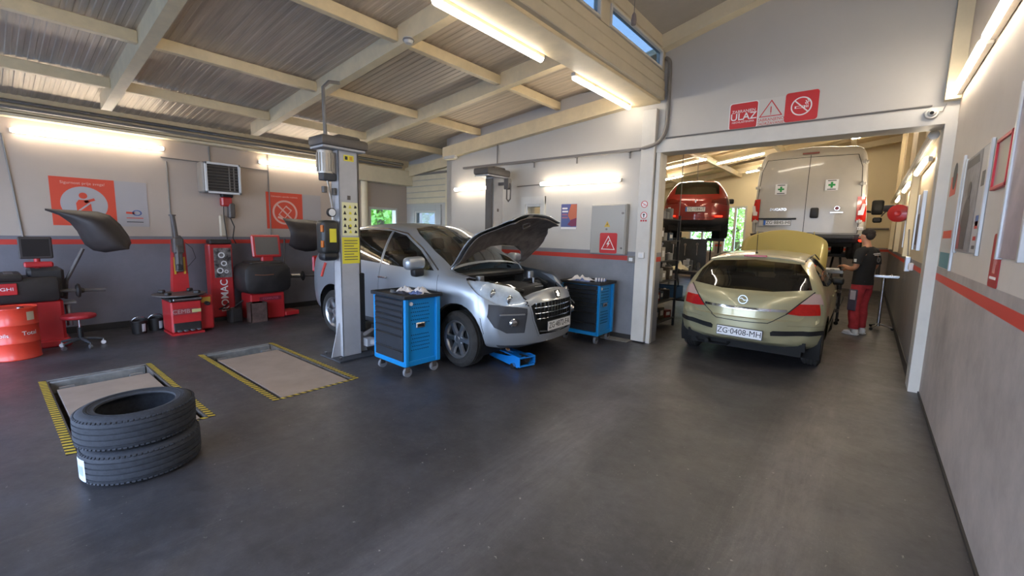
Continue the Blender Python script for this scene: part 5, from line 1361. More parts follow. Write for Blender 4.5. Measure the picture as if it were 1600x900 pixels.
# ---------------------------------------------------------------- two loose tyres in the foreground
def loose_tyre(x, y, z, label, tilt=0, rz=0, lab=False):
    R_, W_, ri = .315, .205, .203
    t = thing('tyre', label, 'tyre', (x, y, z), rz, 'loose tyres in the foreground')
    h = W_/2
    def g(zc, w, d=.007): return [(R_, zc-w), (R_-d, zc-w+.001), (R_-d, zc+w-.001), (R_, zc+w)]
    outer = [(ri, -h+.012), (ri+.006, -h+.003), (ri+.03, -h-.000), (R_-.06, -h-.006), (R_-.035, -h-.002), (R_-.016, -h+.012), (R_-.006, -h+.026)]
    outer += g(-.055, .0045)+g(-.018, .0045)+g(.018, .0045)+g(.055, .0045)
    outer += [(R_-.006, h-.026), (R_-.016, h-.012), (R_-.035, h+.002), (R_-.058, h+.006), (R_-.062, h+.0035), (R_-.066, h+.006), (ri+.05, h+.003), (ri+.03, h), (ri+.006, h-.003), (ri, h-.012)]
    inner = [(ri+.006, h-.02), (ri+.03, h-.016), (R_-.04, h-.02), (R_-.022, h-.04), (R_-.020, 0), (R_-.022, -h+.04), (R_-.04, -h+.02), (ri+.03, -h+.016), (ri+.006, -h+.02)]
    MB().lathe(outer+inner, 96, close=True).build('carcass', M_tyre, t)
    # shoulder lugs and sipes
    mb = MB(); n = 72
    for k in range(n):
        for s_ in (-1, 1):
            a = 2*pi*(k+(.5 if s_ > 0 else 0))/n
            M = Matrix.Rotation(a, 4, 'Z') @ Matrix.Translation((R_-.0175, 0, s_*(h-.027))) @ Matrix.Rotation(s_*radians(34), 4, 'Y') 
            mb.box(-.005, .008, -.0095, .0095, -.017, .017, .002, M=M)
    tag(mb.build('tread_block', M_tyre, t), kind='stuff')
    MB().ring(R_-.062, R_-.066, .0015, 64, M=Matrix.Translation((0, 0, h+.0045))).ring(ri+.035, ri+.031, .0015, 64, M=Matrix.Translation((0, 0, h+.0015))).build('sidewall_ring', M_tyre, t)
    if lab:
        g_ = [[((R_+.0015)*cos(a), (R_+.0015)*sin(a), zz) for a in [radians(-114+lab+5*i) for i in range(5)]] for zz in (-.075, .065)]
        l_ = MB().quadstrip(g_).build('label', mat('label_white', '#c9cfd6', .5, var=.06, scale=30), t, smooth=60)
        g_ = [[((R_+.0025)*cos(a), (R_+.0025)*sin(a), zz) for a in [radians(-110+lab+4*i) for i in range(4)]] for zz in (-.04, .02)]
        MB().quadstrip(g_).build('label_print', mat('label_blue', '#9fa9c2', .5), l_, smooth=60)
    t.rotation_euler = (0, 0, rz)
    return t
loose_tyre(-3.66, .585, .108, 'lower black tyre of the pair in the foreground, white label on its tread', lab=24)
loose_tyre(-3.685, .575, .108+.217, 'upper black tyre lying on top of the other in the foreground', rz=.4)

# ---------------------------------------------------------------- wheel pits with cover plates and hazard tape
M_haz = mat('tape_yellow', '#c3a52f', .5, var=.2, scale=30)
M_hazk = mat('tape_black', '#191817', .6)
M_conc = mat('concrete', '#7f7d78', .85, var=.3, scale=8, bump=.3)
M_platew = mat('lift_plate', '#9c8a7a', .55, metal=.15, var=.12, scale=3)
M_pitmud = mat('pit_wall', '#5f564d', .8, var=.4, scale=7)
def hazard(name, label, x0, x1, y0, y1, along, n, group, z=.0015):
    t = thing('hazard_tape', label, 'tape', ((x0+x1)/2, (y0+y1)/2, z), 0, group)
    hx, hy = (x1-x0)/2, (y1-y0)/2
    MB().box(-hx, hx, -hy, hy, 0, .001).build('tape_base', M_hazk, t, smooth=0)
    for k in range(n):
        if along == 'x':
            a = -hx+2*hx*(k+.1)/n; b = -hx+2*hx*(k+.6)/n; s_ = hx*2/n*.35
            pts = [(a, -hy), (b, -hy), (min(hx, b+s_), hy), (min(hx, a+s_), hy)]
        else:
            a = -hy+2*hy*(k+.1)/n; b = -hy+2*hy*(k+.6)/n; s_ = hy*2/n*.35
            pts = [(-hx, a), (hx, min(hy, a+s_)), (hx, min(hy, b+s_)), (-hx, b)]
        MB().poly(pts, .0007, M=Matrix.Translation((0, 0, .001))).build('stripe', M_haz, t, smooth=0)
    return t
for i, (x0, x1, y0, y1) in enumerate(PITS):
    who = ('left wheel pit behind the loose tyres', 'right wheel pit nearer the lift post')[i]
    mb = MB()
    mb.box(x0-.02, x0, y0-.02, y1+.02, -.14, -.002).box(x1, x1+.02, y0-.02, y1+.02, -.14, -.002).box(x0, x1, y0-.02, y0, -.14, -.002).box(x0, x1, y1, y1+.02, -.14, -.002).box(x0, x1, y0, y1, -.15, -.13)
    struct(mb.build('pit_wall', M_pitmud, smooth=0))
    struct(boxo('pit_edge', M_conc, x0+.005, x0+.06, y0+.005, y1-.005, -.13, -.004, bev=.008))
    t = thing('lift_platform', 'worn beige steel platform in the '+who, 'lift platform', ((x0+x1)/2, (y0+y1)/2, 0), 0, 'platforms of the sunken wheel lift')
    hx, hy = (x1-x0)/2, (y1-y0)/2
    MB().box(-hx+.36, hx-.02, -hy+.035, hy-.035, -.04, -.006, .003).build('top_plate', M_platew, t)
    MB().box(-hx+.30, hx-.05, -hy+.06, hy-.06, -.13, -.04).build('frame', M_under, t, smooth=0)
    MB().cyl((-hx+.20, -hy+.06, -.075), (-hx+.20, -hy+.17, -.075), .05, 16).build('roller', M_alloyd, t)
    MB().cyl((-hx+.20, hy-.17, -.075), (-hx+.20, hy-.06, -.075), .05, 16).build('roller', M_alloyd, t)
    g_ = 'hazard tape round the wheel pits'
    hazard('t', 'hazard tape on the left long edge of the '+who, x0-.04, x1+.04, y0-.065, y0-.012, 'x', 36, g_)
    hazard('t', 'hazard tape on the right long edge of the '+who, x0-.04, x1+.04, y1+.012, y1+.06, 'x', 36, g_)
    hazard('t', 'hazard tape on the short near edge of the '+who, x1+.008, x1+.045, y0-.01, y1+.01, 'y', 12, g_)
    struct(boxo('pit_rim', M_conc, x0-.03, x0+.0, y0-.01, y1+.01, -.01, .002, bev=.001))
# concrete patch by the pilaster and small debris
tag(boxo('concrete_patch', M_conc, -3.1, -2.66, 6.0, 6.2, .0005, .012, bev=.004), 'small pale concrete patch at the foot of the pilaster', 'patch')

# ---------------------------------------------------------------- back wall fittings
t = thing('electrical_cabinet', 'grey wall-mounted electrical cabinet with a red warning sign', 'cabinet', (-3.11, YB, 1.30))
MB().box(-.30, .29, -.10, -.001, 0, .76, .006).build('body', mat('cabinet_grey', '#a6a39b', .45, var=.04), t)
dr = MB().box(-.285, .275, -.118, -.10, .015, .745, .004).build('door', mat('cabinet_door', '#a9a69e', .42), t)
for z in (.10, .62): MB().cyl((.235, -.118, z), (.235, -.128, z), .016, 14).build('lock', M_pipe, dr)
def cab(x, z, d=-.119): return Matrix(((1, 0, 0, x), (0, 0, -1, d), (0, 1, 0, z), (0, 0, 0, 1)))
M_signred = mat('sign_red', '#c43030', .45)
M_signwhite = mat('sign_white', '#e4e0dc', .5)
M_signor = mat('sign_orange_red', '#cf4b34', .5)
def rrect(w, h, r, n=5):
    P = []
    for cx, cy, a0 in ((w-r, h-r, 0), (-w+r, h-r, 90), (-w+r, -h+r, 180), (w-r, -h+r, 270)):
        for k in range(n+1): a = radians(a0+90*k/n); P.append((cx+r*cos(a), cy+r*sin(a)))
    return P
def outline(mb, pts, w, h, M):
    """closed polyline as a flat ribbon"""
    n = len(pts)
    c = Vector((sum(p[0] for p in pts)/n, sum(p[1] for p in pts)/n))
    inn = [tuple(c+(Vector(p)-c)*(1-w)) for p in pts]
    for i in range(n): mb.poly([pts[i], pts[(i+1) % n], inn[(i+1) % n], inn[i]], h, M=M)
def bar(mb, p, q, w, h, M):
    p, q = Vector(p), Vector(q); d = (q-p).normalized(); nn = Vector((-d.y, d.x))*w/2
    mb.poly([tuple(p+nn), tuple(q+nn), tuple(q-nn), tuple(p-nn)][::-1], h, M=M)
s_ = MB().poly(rrect(.145, .155, .025), .003, M=cab(.02, .17)).build('warning_sign', M_signred, t, smooth=0)
mb = MB(); M = cab(.02, .17, -.122); outline(mb, [(-.115, -.10), (.115, -.10), (0, .115)], .16, .001, M)
mb.poly([(.012, .045), (-.03, -.02), (-.002, -.02), (-.022, -.07), (.03, -.0), (.004, .0), (.028, .045)], .001, M=M); mb.build('symbol', M_signwhite, s_, smooth=0)
mb = MB().poly([(-.05, -.045), (.05, -.045), (0, .045)], .002, M=cab(-.01, .46)); y_ = mb.build('warning_sticker', mat('warn_yellow', '#c9a640', .5), t, smooth=0)
mb = MB().poly([(.004, .018), (-.010, -.006), (0, -.006), (-.006, -.03), (.012, 0), (.002, 0), (.010, .018)], .001, M=cab(-.01, .455, -.121)); mb.build('symbol', M_plateblk, y_, smooth=0)
MB().cyl((-.02, -.119, .38), (-.02, -.124, .38), .016, 14).build('knob', M_pipe, t)
t = thing('poster', 'small blue and orange poster on the back wall left of the electrical cabinet', 'poster', (-3.885, YB-.002, 1.88))
def bk(x, z, d=0.0): return Matrix(((1, 0, 0, x), (0, 0, -1, -d), (0, 1, 0, z), (0, 0, 0, 1)))
MB().box(-.15, .15, -.205, .205, 0, .003).build('sheet', mat('poster_blue', '#52608f', .5, col2='#5f5a8c', scale=4), t, M=bk(0, 0), smooth=0)
MB().poly([(.15, .20), (.04, .20), (-.02, .02), (.06, -.10), (.15, -.06)], .001, M=bk(0, 0, .003)).build('print_shape', mat('poster_orange', '#b8674a', .5), t, smooth=0)
MB().poly([(.15, -.02), (.05, -.05), (-.02, -.13), (.06, -.16), (.15, -.15)], .001, M=bk(0, 0, .0035)).build('print_shape', mat('poster_red', '#7a3350', .5), t, smooth=0)
for k in range(4): MB().box(-.13, -.03+.012*(k % 2), .135-.05*k-.014, .135-.05*k+.012, .003, .004).build('print_line', M_signwhite if k < 2 else mat('poster_pink', '#a36a7a', .5), t, M=bk(0, 0), smooth=0)
MB().box(-.148, .148, -.204, -.17, .003, .004).build('print_band', M_signwhite, t, M=bk(0, 0), smooth=0)
for x, z, w, h, lb in ((-2.56, 1.31, .045, .045, 'white light switch on the pilaster'), (-2.75, 1.235, .06, .05, 'grey double socket at the end of the red stripe by the pilaster')):
    t = thing('wall_switch' if x > -2.6 else 'wall_socket', lb, 'switch' if x > -2.6 else 'socket', (x, YB-(.09 if x > -2.6 else 0), z))
    MB().box(-w, w, -.03, -.001, -h, h, .006).build('plate', M_signwhite if x > -2.6 else M_pipe, t); MB().box(-w*.5, w*.5, -.036, -.029, -h*.5, h*.5, .003).build('rocker', M_plate, t)
for z, lb in ((2.045, 'small round no smoking sticker on the pilaster, the upper one'), (1.885, 'small round arrow sticker on the pilaster, the lower one')):
    t = thing('sticker', lb, 'sticker', (-2.56, YB-.092, z))
    MB().lathe([(0, 0), (.05, 0)], 24, M=bk(0, 0, .0)).build('disc', M_signwhite, t); MB().ring(.05, .041, .002, 28, M=bk(0, 0, .0)).build('ring', M_signred, t)
    mb = MB()
    if z > 2: bar(mb, (-.034, .02), (.034, -.02), .007, .002, bk(0, 0)); bar(mb, (-.02, -.012), (.02, -.012), .006, .002, bk(0, 0)); mb.build('symbol', M_signred, t, smooth=0)
    else:
        bar(mb, (0, -.03), (0, .01), .012, .002, bk(0, 0)); mb.poly([(-.02, .005), (.02, .005), (0, .03)], .002, M=bk(0, 0)); mb.build('symbol', M_plateblk, t, smooth=0)
        for x in (-.035, .0, .035): MB().box(-.012, .012, -.012, .012, 0, .002).build('print_square', M_signred, t, M=bk(x, -.075), smooth=0)

# ---------------------------------------------------------------- signs over the opening
def lint(x, z): return thing('sign', None, None, (x, YB-.001, z))
t = tag(lint(-1.375, 3.115), 'red square no entry sign reading ZABRANJEN ULAZ over the opening', 'sign', 'signs over the opening')
MB().poly(rrect(.165, .165, .03), .003, M=bk(0, 0)).build('plate', M_signwhite, t, smooth=0); MB().poly(rrect(.155, .155, .027), .004, M=bk(0, 0)).build('panel', M_signred, t, smooth=0)
text('ZABRANJEN', .050, M_signwhite, bk(0, .055, .0045), t, sx=.98); text('ULAZ', .118, M_signwhite, bk(0, -.012, .0045), t, bold=.0015); text('NEOVLA\u0160TENIMA', .032, M_signwhite, bk(0, -.075, .0045), t, sx=1.0)
t = tag(lint(-1.075, 3.135), 'white warning triangle sign reading ZABRANJENO ZADRZAVANJE over the opening', 'sign', 'signs over the opening')
MB().poly(rrect(.16, .165, .01), .001, M=bk(0, -.02)).build('plate', mat('sign_film', '#c9c4bb', .5), t, smooth=0)
mb = MB(); outline(mb, [(-.125, -.07), (.125, -.07), (0, .125)], .15, .002, bk(0, 0, .001)); bar(mb, (0, -.028), (0, .045), .011, .002, bk(0, 0, .001)); bar(mb, (0, -.047), (0, -.037), .011, .002, bk(0, 0, .001)); mb.build('symbol', M_signred, t, smooth=0)
text('ZABRANJENO', .047, M_signred, bk(0, -.105, .0015), t, sx=1.0); text('ZADR\u017dAVANJE', .043, M_signred, bk(0, -.150, .0015), t, sx=1.0)
t = tag(lint(-.765, 3.135), 'red square no smoking sign over the opening', 'sign', 'signs over the opening')
MB().poly(rrect(.165, .165, .03), .003, M=bk(0, 0)).build('panel', M_signred, t, smooth=0)
mb = MB(); mb.ring(.105, .092, .002, 36, M=bk(0, 0, .003)); bar(mb, (-.07, .07), (.07, -.07), .013, .002, bk(0, 0, .003))
outline(mb, [(-.065, -.022), (.04, -.022), (.04, .004), (-.065, .004)], .28, .002, bk(0, 0, .003)); bar(mb, (.052, -.022), (.052, .004), .009, .002, bk(0, 0, .003)); bar(mb, (.066, -.022), (.066, .004), .007, .002, bk(0, 0, .003))
for k in range(2):
    x = .05+.018*k
    for a, b in (((x, .012), (x-.014, .03)), ((x-.014, .03), (x+.004, .042)), ((x+.004, .042), (x-.012, .06+.01*k))): bar(mb, a, b, .007, .002, bk(0, 0, .003))
mb.build('symbol', M_signwhite, t, smooth=0)

# ---------------------------------------------------------------- right wall: frames and posters
M_alu = mat('aluminium', '#c4c6c8', .3, metal=.7)
def rwall(y, z): return (XR-.001, y, z)
def rk(y, z, d=0.0): return Matrix(((0, 0, -1, -d), (-1, 0, 0, y), (0, 1, 0, z), (0, 0, 0, 1)))
def display(name, label, y0, y1, z0, z1, m, rims=('l', 'r'), depth=.010):
    t = thing(name, label, 'poster', rwall((y0+y1)/2, (z0+z1)/2), 0, 'posters on the right wall'); w, h = (y1-y0)/2, (z1-z0)/2
    MB().box(-w, w, -h, h, 0, depth, .002).build('panel', m, t, M=rk(0, 0), smooth=0)
    for s_ in rims:
        x = -w if s_ == 'l' else w
        MB().box(x-.014, x+.014, -h-.01, h+.01, 0, depth+.010, .003).build('frame_rail', M_alu, t, M=rk(0, 0))
    return t, w, h, depth+.001
M_pgrey = mat('poster_grey', '#9b9794', .4, col2='#7f7b7c', scale=3)
t, w, h, d = display('poster', 'narrow poster with orange blocks and a teal foot beside the opening jamb', 5.22, 5.95, 1.36, 2.30, mat('poster_pale', '#b9b4ae', .45), ('r',))
MB().box(-.30, .05, .19, .37, 0, .001).build('print_block', M_signor, t, M=rk(0, 0, d), smooth=0); MB().lathe([(0, .002), (.12, .002)], 20, M=rk(0, .0, d) @ Matrix.Translation((-.08, .36, 0))).build('print_disc', M_trimgrey, t)
MB().box(-.34, .20, -.20, -.13, 0, .001).build('print_block', M_signor, t, M=rk(0, 0, d), smooth=0); MB().box(-w, w, -h, -h+.14, 0, .001).build('print_block', mat('print_teal', '#4f7f86', .5), t, M=rk(0, 0, d), smooth=0)
t, w, h, d = display('poster', 'tall poster of a mechanic in a silver rail frame on the right wall', 4.13, 5.08, 1.52, 2.25, M_pgrey, ('l', 'r'))
M_dk = mat('print_dark', '#3f3b40', .5)
MB().box(-w+.02, .18, -h+.01, h-.01, 0, .001).build('photo_area', mat('print_photo', '#6f6a6a', .5, col2='#8d888a', scale=6), t, M=rk(0, 0, d), smooth=0)
MB().poly([(-.30, -.34), (-.05, -.34), (-.02, -.10), (-.06, .02), (-.10, .06), (-.20, .06), (-.28, .0), (-.34, -.12)], .001, M=rk(0, 0, d+.001)).lathe([(0, .001), (.065, .001), (.065, .0)], 18, M=rk(0, 0, d+.0025) @ Matrix.Translation((-.14, .10, 0))).build('mechanic_figure', M_dk, t, smooth=0)
MB().poly([(-.42, -.34), (-.28, -.34), (-.30, -.18), (-.40, -.12)], .001, M=rk(0, 0, d+.002)).build('print_shape', mat('print_red', '#8c3f44', .5), t, smooth=0)
MB().poly([(-.40, .28), (.10, .28), (.06, .34), (-.38, .34)], .001, M=rk(0, 0, d+.001)).build('print_band', M_dk, t, smooth=0)
MB().box(.22, .44, -h+.01, h-.01, 0, .001).build('print_column', mat('print_paper', '#b4b0ae', .5), t, M=rk(0, 0, d), smooth=0)
for z, c, s_ in ((.14, M_dk, .05), (-.14, M_ragb, .035), (-.17, M_signred, .025), (-.26, M_signred, .014), (-.32, M_dk, .012)): MB().box(.28, .38, z-s_, z+s_, .001, .002).build('print_mark', c, t, M=rk(0, 0, d), smooth=0)
t = thing('framed_notice', 'small notice in a bright red frame on the right wall', 'frame', rwall(3.73, 2.06), 0)
w, h = .19, .15
MB().box(-w+.02, w-.02, -h+.02, h-.02, 0, .014).build('notice', mat('notice_grey', '#9c968c', .3, coat=.3), t, M=rk(0, 0), smooth=0)
mb = MB()
for b_ in ((-w, -w+.022, -h, h), (w-.022, w, -h, h), (-w, w, -h, -h+.022), (-w, w, h-.022, h)): mb.box(b_[0], b_[1], b_[2], b_[3], 0, .024, .003)
mb.build('frame', mat('frame_red', '#c32a38', .35), t, M=rk(0, 0))
t = thing('sign', 'narrow red fire extinguisher sign on the right wall below the posters', 'sign', rwall(3.59, 1.50))
MB().poly(rrect(.115, .15, .02), .004, M=rk(0, 0)).build('panel', mat('sign_deep_red', '#a32228', .45), t, smooth=0)
mb = MB(); mb.poly([(-.03, -.07), (.03, -.07), (.03, .03), (.015, .05), (-.015, .05), (-.03, .03)], .001, M=rk(0, .0, .004)); bar(mb, (0, .05), (0, .075), .012, .001, rk(0, 0, .004)); bar(mb, (0, .07), (.045, .06), .010, .001, rk(0, 0, .004)); bar(mb, (.045, .06), (.05, -.02), .008, .001, rk(0, 0, .004))
mb.build('symbol', mat('print_pinkish', '#c27a78', .5), t, smooth=0)
MB().box(-.08, .08, -.105, -.09, .004, .005).build('print_line', M_signwhite, t, M=rk(0, 0), smooth=0)
t, w, h, d = display('poster', 'large pale poster with silver side rails at the right edge of the photo', 3.02, 3.47, 1.52, 2.42, mat('poster_mauve', '#a19093', .4, col2='#8a7c80', scale=5), ('l', 'r'), .018)
# ---------------------------------------------------------------- machines along the left wall
M_mred = mat('machine_red', '#b3282a', .38, coat=.25, var=.1, scale=4)
M_drum = mat('drum_orange', '#d8402a', .4, coat=.3, var=.12, scale=5)
M_mblk = mat('machine_black', '#2b2726', .5, var=.3, scale=6)
M_mgrey = mat('machine_grey', '#5b5552', .5, metal=.3, var=.2, scale=7)
M_hoodblk = mat('guard_black', '#393230', .55, var=.15, scale=5)
# local frame of machines: +x out of the wall (into the room), y along the wall
def lk(x, y, z): return Matrix(((0, 0, 1, x), (1, 0, 0, y), (0, 1, 0, z), (0, 0, 0, 1)))
# wheel balancer at the left edge
t = thing('wheel_balancer', 'black and red wheel balancer with a raised curved wheel guard, at the left edge', 'balancer', (-8.22, .25, 0))
MB().box(-.28, .22, -.62, .36, .60, .92, .05, seg=2).build('cabinet', M_mblk, t)
MB().box(-.30, .26, -.64, .05, .88, .97, .03, seg=2).build('weight_tray', M_mblk, t)
for k in range(5): MB().box(-.20+.0, .18, -.58+.12*k, -.50+.12*k, .965, .98, .006).build('tray_divider', M_mgrey, t)
pn = MB().box(.225, .245, -.62, -.005, .72, .86, .006).build('name_panel', M_mred, t)
text('CORGHI', .055, M_plate, lk(.247, -.16, .79), pn, sx=1.2)
MB().box(-.25, .15, -.50, .38, .0, .62, .03).build('pedestal', M_mred, t)
MB().box(-.25, .20, .12, .42, .0, .10, .02).build('foot', M_mred, t)
MB().box(-.30, .10, .10, .42, .62, 1.02, .03).build('spindle_housing', M_mblk, t)
MB().cyl((.10, .36, .72), (.10, .80, .70), .022, 16).build('spindle', M_mgrey, t)
MB().lathe([(0, .03), (.03, .03), (.04, .0), (.085, -.01), (.095, -.03), (.07, -.05), (0, -.05)], 28, M=Matrix.Translation((.10, .56, .71)) @ Matrix.Rotation(-pi/2, 4, 'X')).build('flange', M_mblk, t)
MB().tube([(.10, .62, 1.27), (.08, .57, 1.15), (.02, .44, .85), (-.05, .42, .60)], .022, 10).build('guard_arm', M_mgrey, t)
MB().cyl((-.15, .44, .55), (-.10, .44, .22), .03, 12).box(-.2, 0, .36, .52, .52, .56, .01).build('damper', M_alloyd, t)
# guard: a curved shell over the wheel place
mb = MB(); g = []
prof = [(.33, 1.80), (.42, 1.795), (.62, 1.79), (.82, 1.785), (.94, 1.74), (1.04, 1.62), (1.12, 1.46), (1.14, 1.36), (1.10, 1.30)]
low = [(.33, 1.775), (.45, 1.72), (.54, 1.63), (.60, 1.52), (.63, 1.42), (.66, 1.34), (.74, 1.26), (.86, 1.23), (1.05, 1.265)]
N = 9
for k in range(N):
    f = k/(N-1); row = []
    for (a, b), (c, d) in zip(prof, low):
        y = a+(c-a)*f; z = b+(d-b)*f; x = .10+.22*sin(pi*f)*min(1, (a-.25)*1.6)
        row.append((x, y-.02, z-.02))
    g.append(row)
gd = mb.quadstrip(g).build('wheel_guard', M_hoodblk, t, smooth=60)
md = gd.modifiers.new('shell', 'SOLIDIFY'); md.thickness = .012
m_ = MB().box(-.03, .03, -.15, .15, -.14, .14, .012).build('screen', M_hoodblk, t); m_.location = (-.05, .20, 1.28)
MB().box(.031, .034, -.12, .12, -.11, .11).build('screen_glass', mat('screen_off', '#221f1f', .25), m_)
MB().box(-.10, .02, .08, .34, 1.03, 1.10, .015).cyl((-.05, .2, .95), (-.05, .2, 1.14), .03, 12).build('screen_mount', M_mred, t)
# drum
t = thing('oil_drum', 'small orange-red oil drum at the left edge, in front of the balancer', 'drum', (-7.72, .175, 0))
MB().lathe([(0, .0), (.20, 0), (.205, .01), (.20, .02), (.20, .19), (.207, .20), (.20, .21), (.20, .40), (.207, .41), (.20, .42), (.20, .585), (.207, .60), (.203, .61), (.19, .60), (0, .597)], 48).build('body', M_drum, t)
MB().cyl((.08, .06, .598), (.08, .06, .612), .03, 16).build('bung', M_steel, t)
def drumtext(s, a0, z, size, m):
    o = text(s, size, m, Matrix.Identity(4), t)
    for v in o.data.vertices:
        x, y, zz = v.co; a = a0+x/.205
        v.co = Vector(((.2025+zz)*cos(a), (.2025+zz)*sin(a), z+y))
    return o
va = math.atan2(-.18, 7.72)
drumtext('Total', va+.62, .31, .068, M_signwhite); drumtext('oils', va-.45, .30, .060, M_signwhite)
g_ = [[(.2015*cos(a), .2015*sin(a), zz) for a in [va+.55+.1*i for i in range(5)]] for zz in (.46, .56)]
MB().quadstrip(g_).build('label', mat('label_buff', '#c8b79c', .6), t, smooth=60)
# stool
t = thing('work_stool', 'low rolling stool with a round red seat beside the left balancer', 'stool', (-7.85, .735, 0))
MB().lathe([(0, .375), (.14, .375), (.165, .385), (.172, .405), (.165, .425), (.14, .435), (0, .437)], 36).build('seat', mat('seat_red', '#a3232b', .45), t)
MB().cyl((0, 0, .10), (0, 0, .26), .028, 16).build('column', M_trim, t); MB().cyl((0, 0, .26), (0, 0, .38), .013, 12).build('gas_spring', M_chrome, t)
for k in range(5):
    a = 2*pi*k/5+.3; c, s = cos(a), sin(a)
    l = MB().tube([(0, 0, .11), (c*.12, s*.12, .095), (c*.21, s*.21, .075)], [.022, .018, .014], 8).build('base_arm', M_trimgrey, t)
    MB().cyl((c*.21-s*.012, s*.21+c*.012, .026), (c*.21+s*.012, s*.21-c*.012, .026), .026, 14).cyl((c*.21, s*.21, .04), (c*.21, s*.21, .08), .006, 6).build('caster', M_plate if k % 2 else M_alloyd, l)
# buckets
for x, y, r, lb, cl in ((-8.28, 1.40, .095, 'black bucket with a pale label by the left wall, left one', '#23201f'), (-8.38, 1.62, .10, 'black bucket with a pale label by the left wall, nearer the tyre changer', '#262322')):
    t = thing('bucket', lb, 'bucket', (x, y, 0), 0, 'buckets by the tyre changer')
    MB().lathe([(0, 0), (r*.9, 0), (r, .17), (r*1.06, .175), (r*1.06, .19), (r*.97, .19), (r*.85, .02), (0, .02)], 28).build('pail', mat('pail_black', cl, .5), t)
    va = math.atan2(-y, -x)+.35
    MB().quadstrip([[((r*.935+.05*(zz-.06)+.001)*cos(a), (r*.935+.05*(zz-.06)+.001)*sin(a), zz) for a in [va+.14*i for i in range(5)]] for zz in (.03, .145)]).build('label', mat('label_white', '#c9cfd6'), t, smooth=60)
    MB().tube([(0, -r*1.03, .18), (.03, -r*.6, .235), (.04, 0, .25), (.03, r*.6, .235), (0, r*1.03, .18)], .004, 6).build('handle', M_steel, t)
# tyre changer
t = thing('tyre_changer', 'red tyre changer with a round turntable and a tall tilting column', 'tyre changer', (-7.95, 1.89, 0))
MB().box(-.25, .24, -.22, .16, .03, .50, .02).build('cabinet', M_mred, t)
MB().box(-.30, .14, .14, .34, .02, .54, .02).build('side_tank', M_mred, t)
MB().box(-.2, .26, -.23, .17, .0, .03).build('foot', M_mred, t)
MB().box(.225, .25, -.20, .14, .05, .18, .01).build('pedal_recess', M_mblk, t)
for k in range(4): MB().box(.24, .32, -.17+.08*k, -.12+.08*k, .055, .075, .008).build('pedal', M_alloyd, t)
pn = MB().box(.241, .247, -.20, .10, .30, .39, .003).build('name_panel', mat('panel_pinkred', '#8f3a3c', .4), t)
text('CEMB', .085, mat('panel_text', '#a88a86', .4), lk(.248, -.10, .345), pn, sx=1.0)
MB().box(.242, .249, .03, .145, .32, .37, .002).build('label', mat('label_lime', '#b9b27a', .5), t)
MB().box(-.24, .25, -.23, .17, .49, .54, .015).build('deck', M_mblk, t)
MB().box(.235, .262, -.19, .16, .51, .545, .006).build('deck_lip', M_steel, t)
tb = MB().lathe([(0, .585), (.20, .585), (.28, .595), (.33, .59), (.33, .575), (.2, .56), (.08, .54), (0, .54)], 40).build('turntable', M_mgrey, t); tb.location = (.0, -.05, .0)
for k in range(4):
    a = pi/4+pi/2*k; MB().box(-.035, .05, -.03, .03, .59, .64, .012, M=Matrix.Rotation(a, 4, 'Z') @ Matrix.Translation((.24, 0, 0))).build('clamp', M_mblk, tb)
MB().poly([(-.11, 0), (.11, 0), (.09, .85), (-.06, .85)], .14, M=Matrix.Translation((-.36, 0, .52)) @ Matrix(((0, 0, 1, 0), (1, 0, 0, .03), (0, 1, 0, 0), (0, 0, 0, 1)))).build('column', M_mred, t)
for s_ in (-1, 1): MB().box(-.215, -.205, .03+s_*.06-.012, .03+s_*.06+.012, .86, 1.12).build('warning_stripe', mat('stripe_yellow', '#c79a2f', .5), t)
MB().box(-.24, -.12, -.03, .06, .90, 1.45, .015).box(-.26, -.10, -.05, .08, 1.18, 1.42, .02).build('slide_block', M_mgrey, t)
MB().cyl((-.16, .0, 1.40), (-.15, -.03, 1.75), .032, 16).cyl((-.15, -.03, 1.74), (-.15, -.03, 1.76), .045, 16).build('vertical_arm', M_mgrey, t)
MB().tube([(-.16, 0, 1.3), (.0, -.03, 1.28), (.05, -.04, 1.20), (.04, -.04, 1.02)], .018, 10).build('mount_arm', M_mgrey, t)
MB().box(.0, .08, -.07, .0, .94, 1.03, .015).build('mount_head', M_mblk, t)
MB().tube([(-.24, .09, 1.38), (-.26, .22, 1.25), (-.27, .26, 1.10), (-.26, .16, .98), (-.24, .08, .95)], .004, 6).build('air_hose', M_mblk, t)
MB().lathe([(0, .10), (.02, .10), (.03, .08), (.03, 0), (0, 0)], 14, M=Matrix.Translation((.16, .24, .43)) @ Matrix.Rotation(pi/2, 4, 'Y')).build('gauge', M_trim, t)
MB().box(.14, .15, .17, .30, .44, .52).build('label', mat('label_yellow2', '#b58f35', .5), t)
# inflator tower
t = thing('bead_tower', 'tall narrow red tower cabinet with white vertical lettering and a tool picture on its front', 'cabinet', (-8.56, 2.575, 0), radians(-4))
MB().box(-.15, .13, -.175, .165, .06, 1.30, .02).build('cabinet', M_mred, t)
MB().box(-.15, .12, -.15, .17, 1.30, 1.38, .02).build('top_cap', M_mblk, t)
MB().box(-.14, .14, -.16, .15, 0, .06).build('plinth', M_mblk, t)
p_ = MB().box(.131, .135, -.11, .14, .74, 1.24).build('picture', mat('picture_bw', '#8f8a88', .4, col2='#262324', scale=9), t, smooth=0)
for a, b, r in ((.0, 1.12, .05), (.03, .98, .045), (-.03, .86, .05), (.06, .84, .03)): MB().ring(r, r*.6, .002, 20, M=lk(.1355, a, b)).build('print_ring', M_plate, p_, smooth=0)
text('ROMAC', .155, M_signwhite, lk(.132, .02, .43) @ Matrix.Rotation(pi/2, 4, 'Z'), t, bold=.002, sx=1.0)
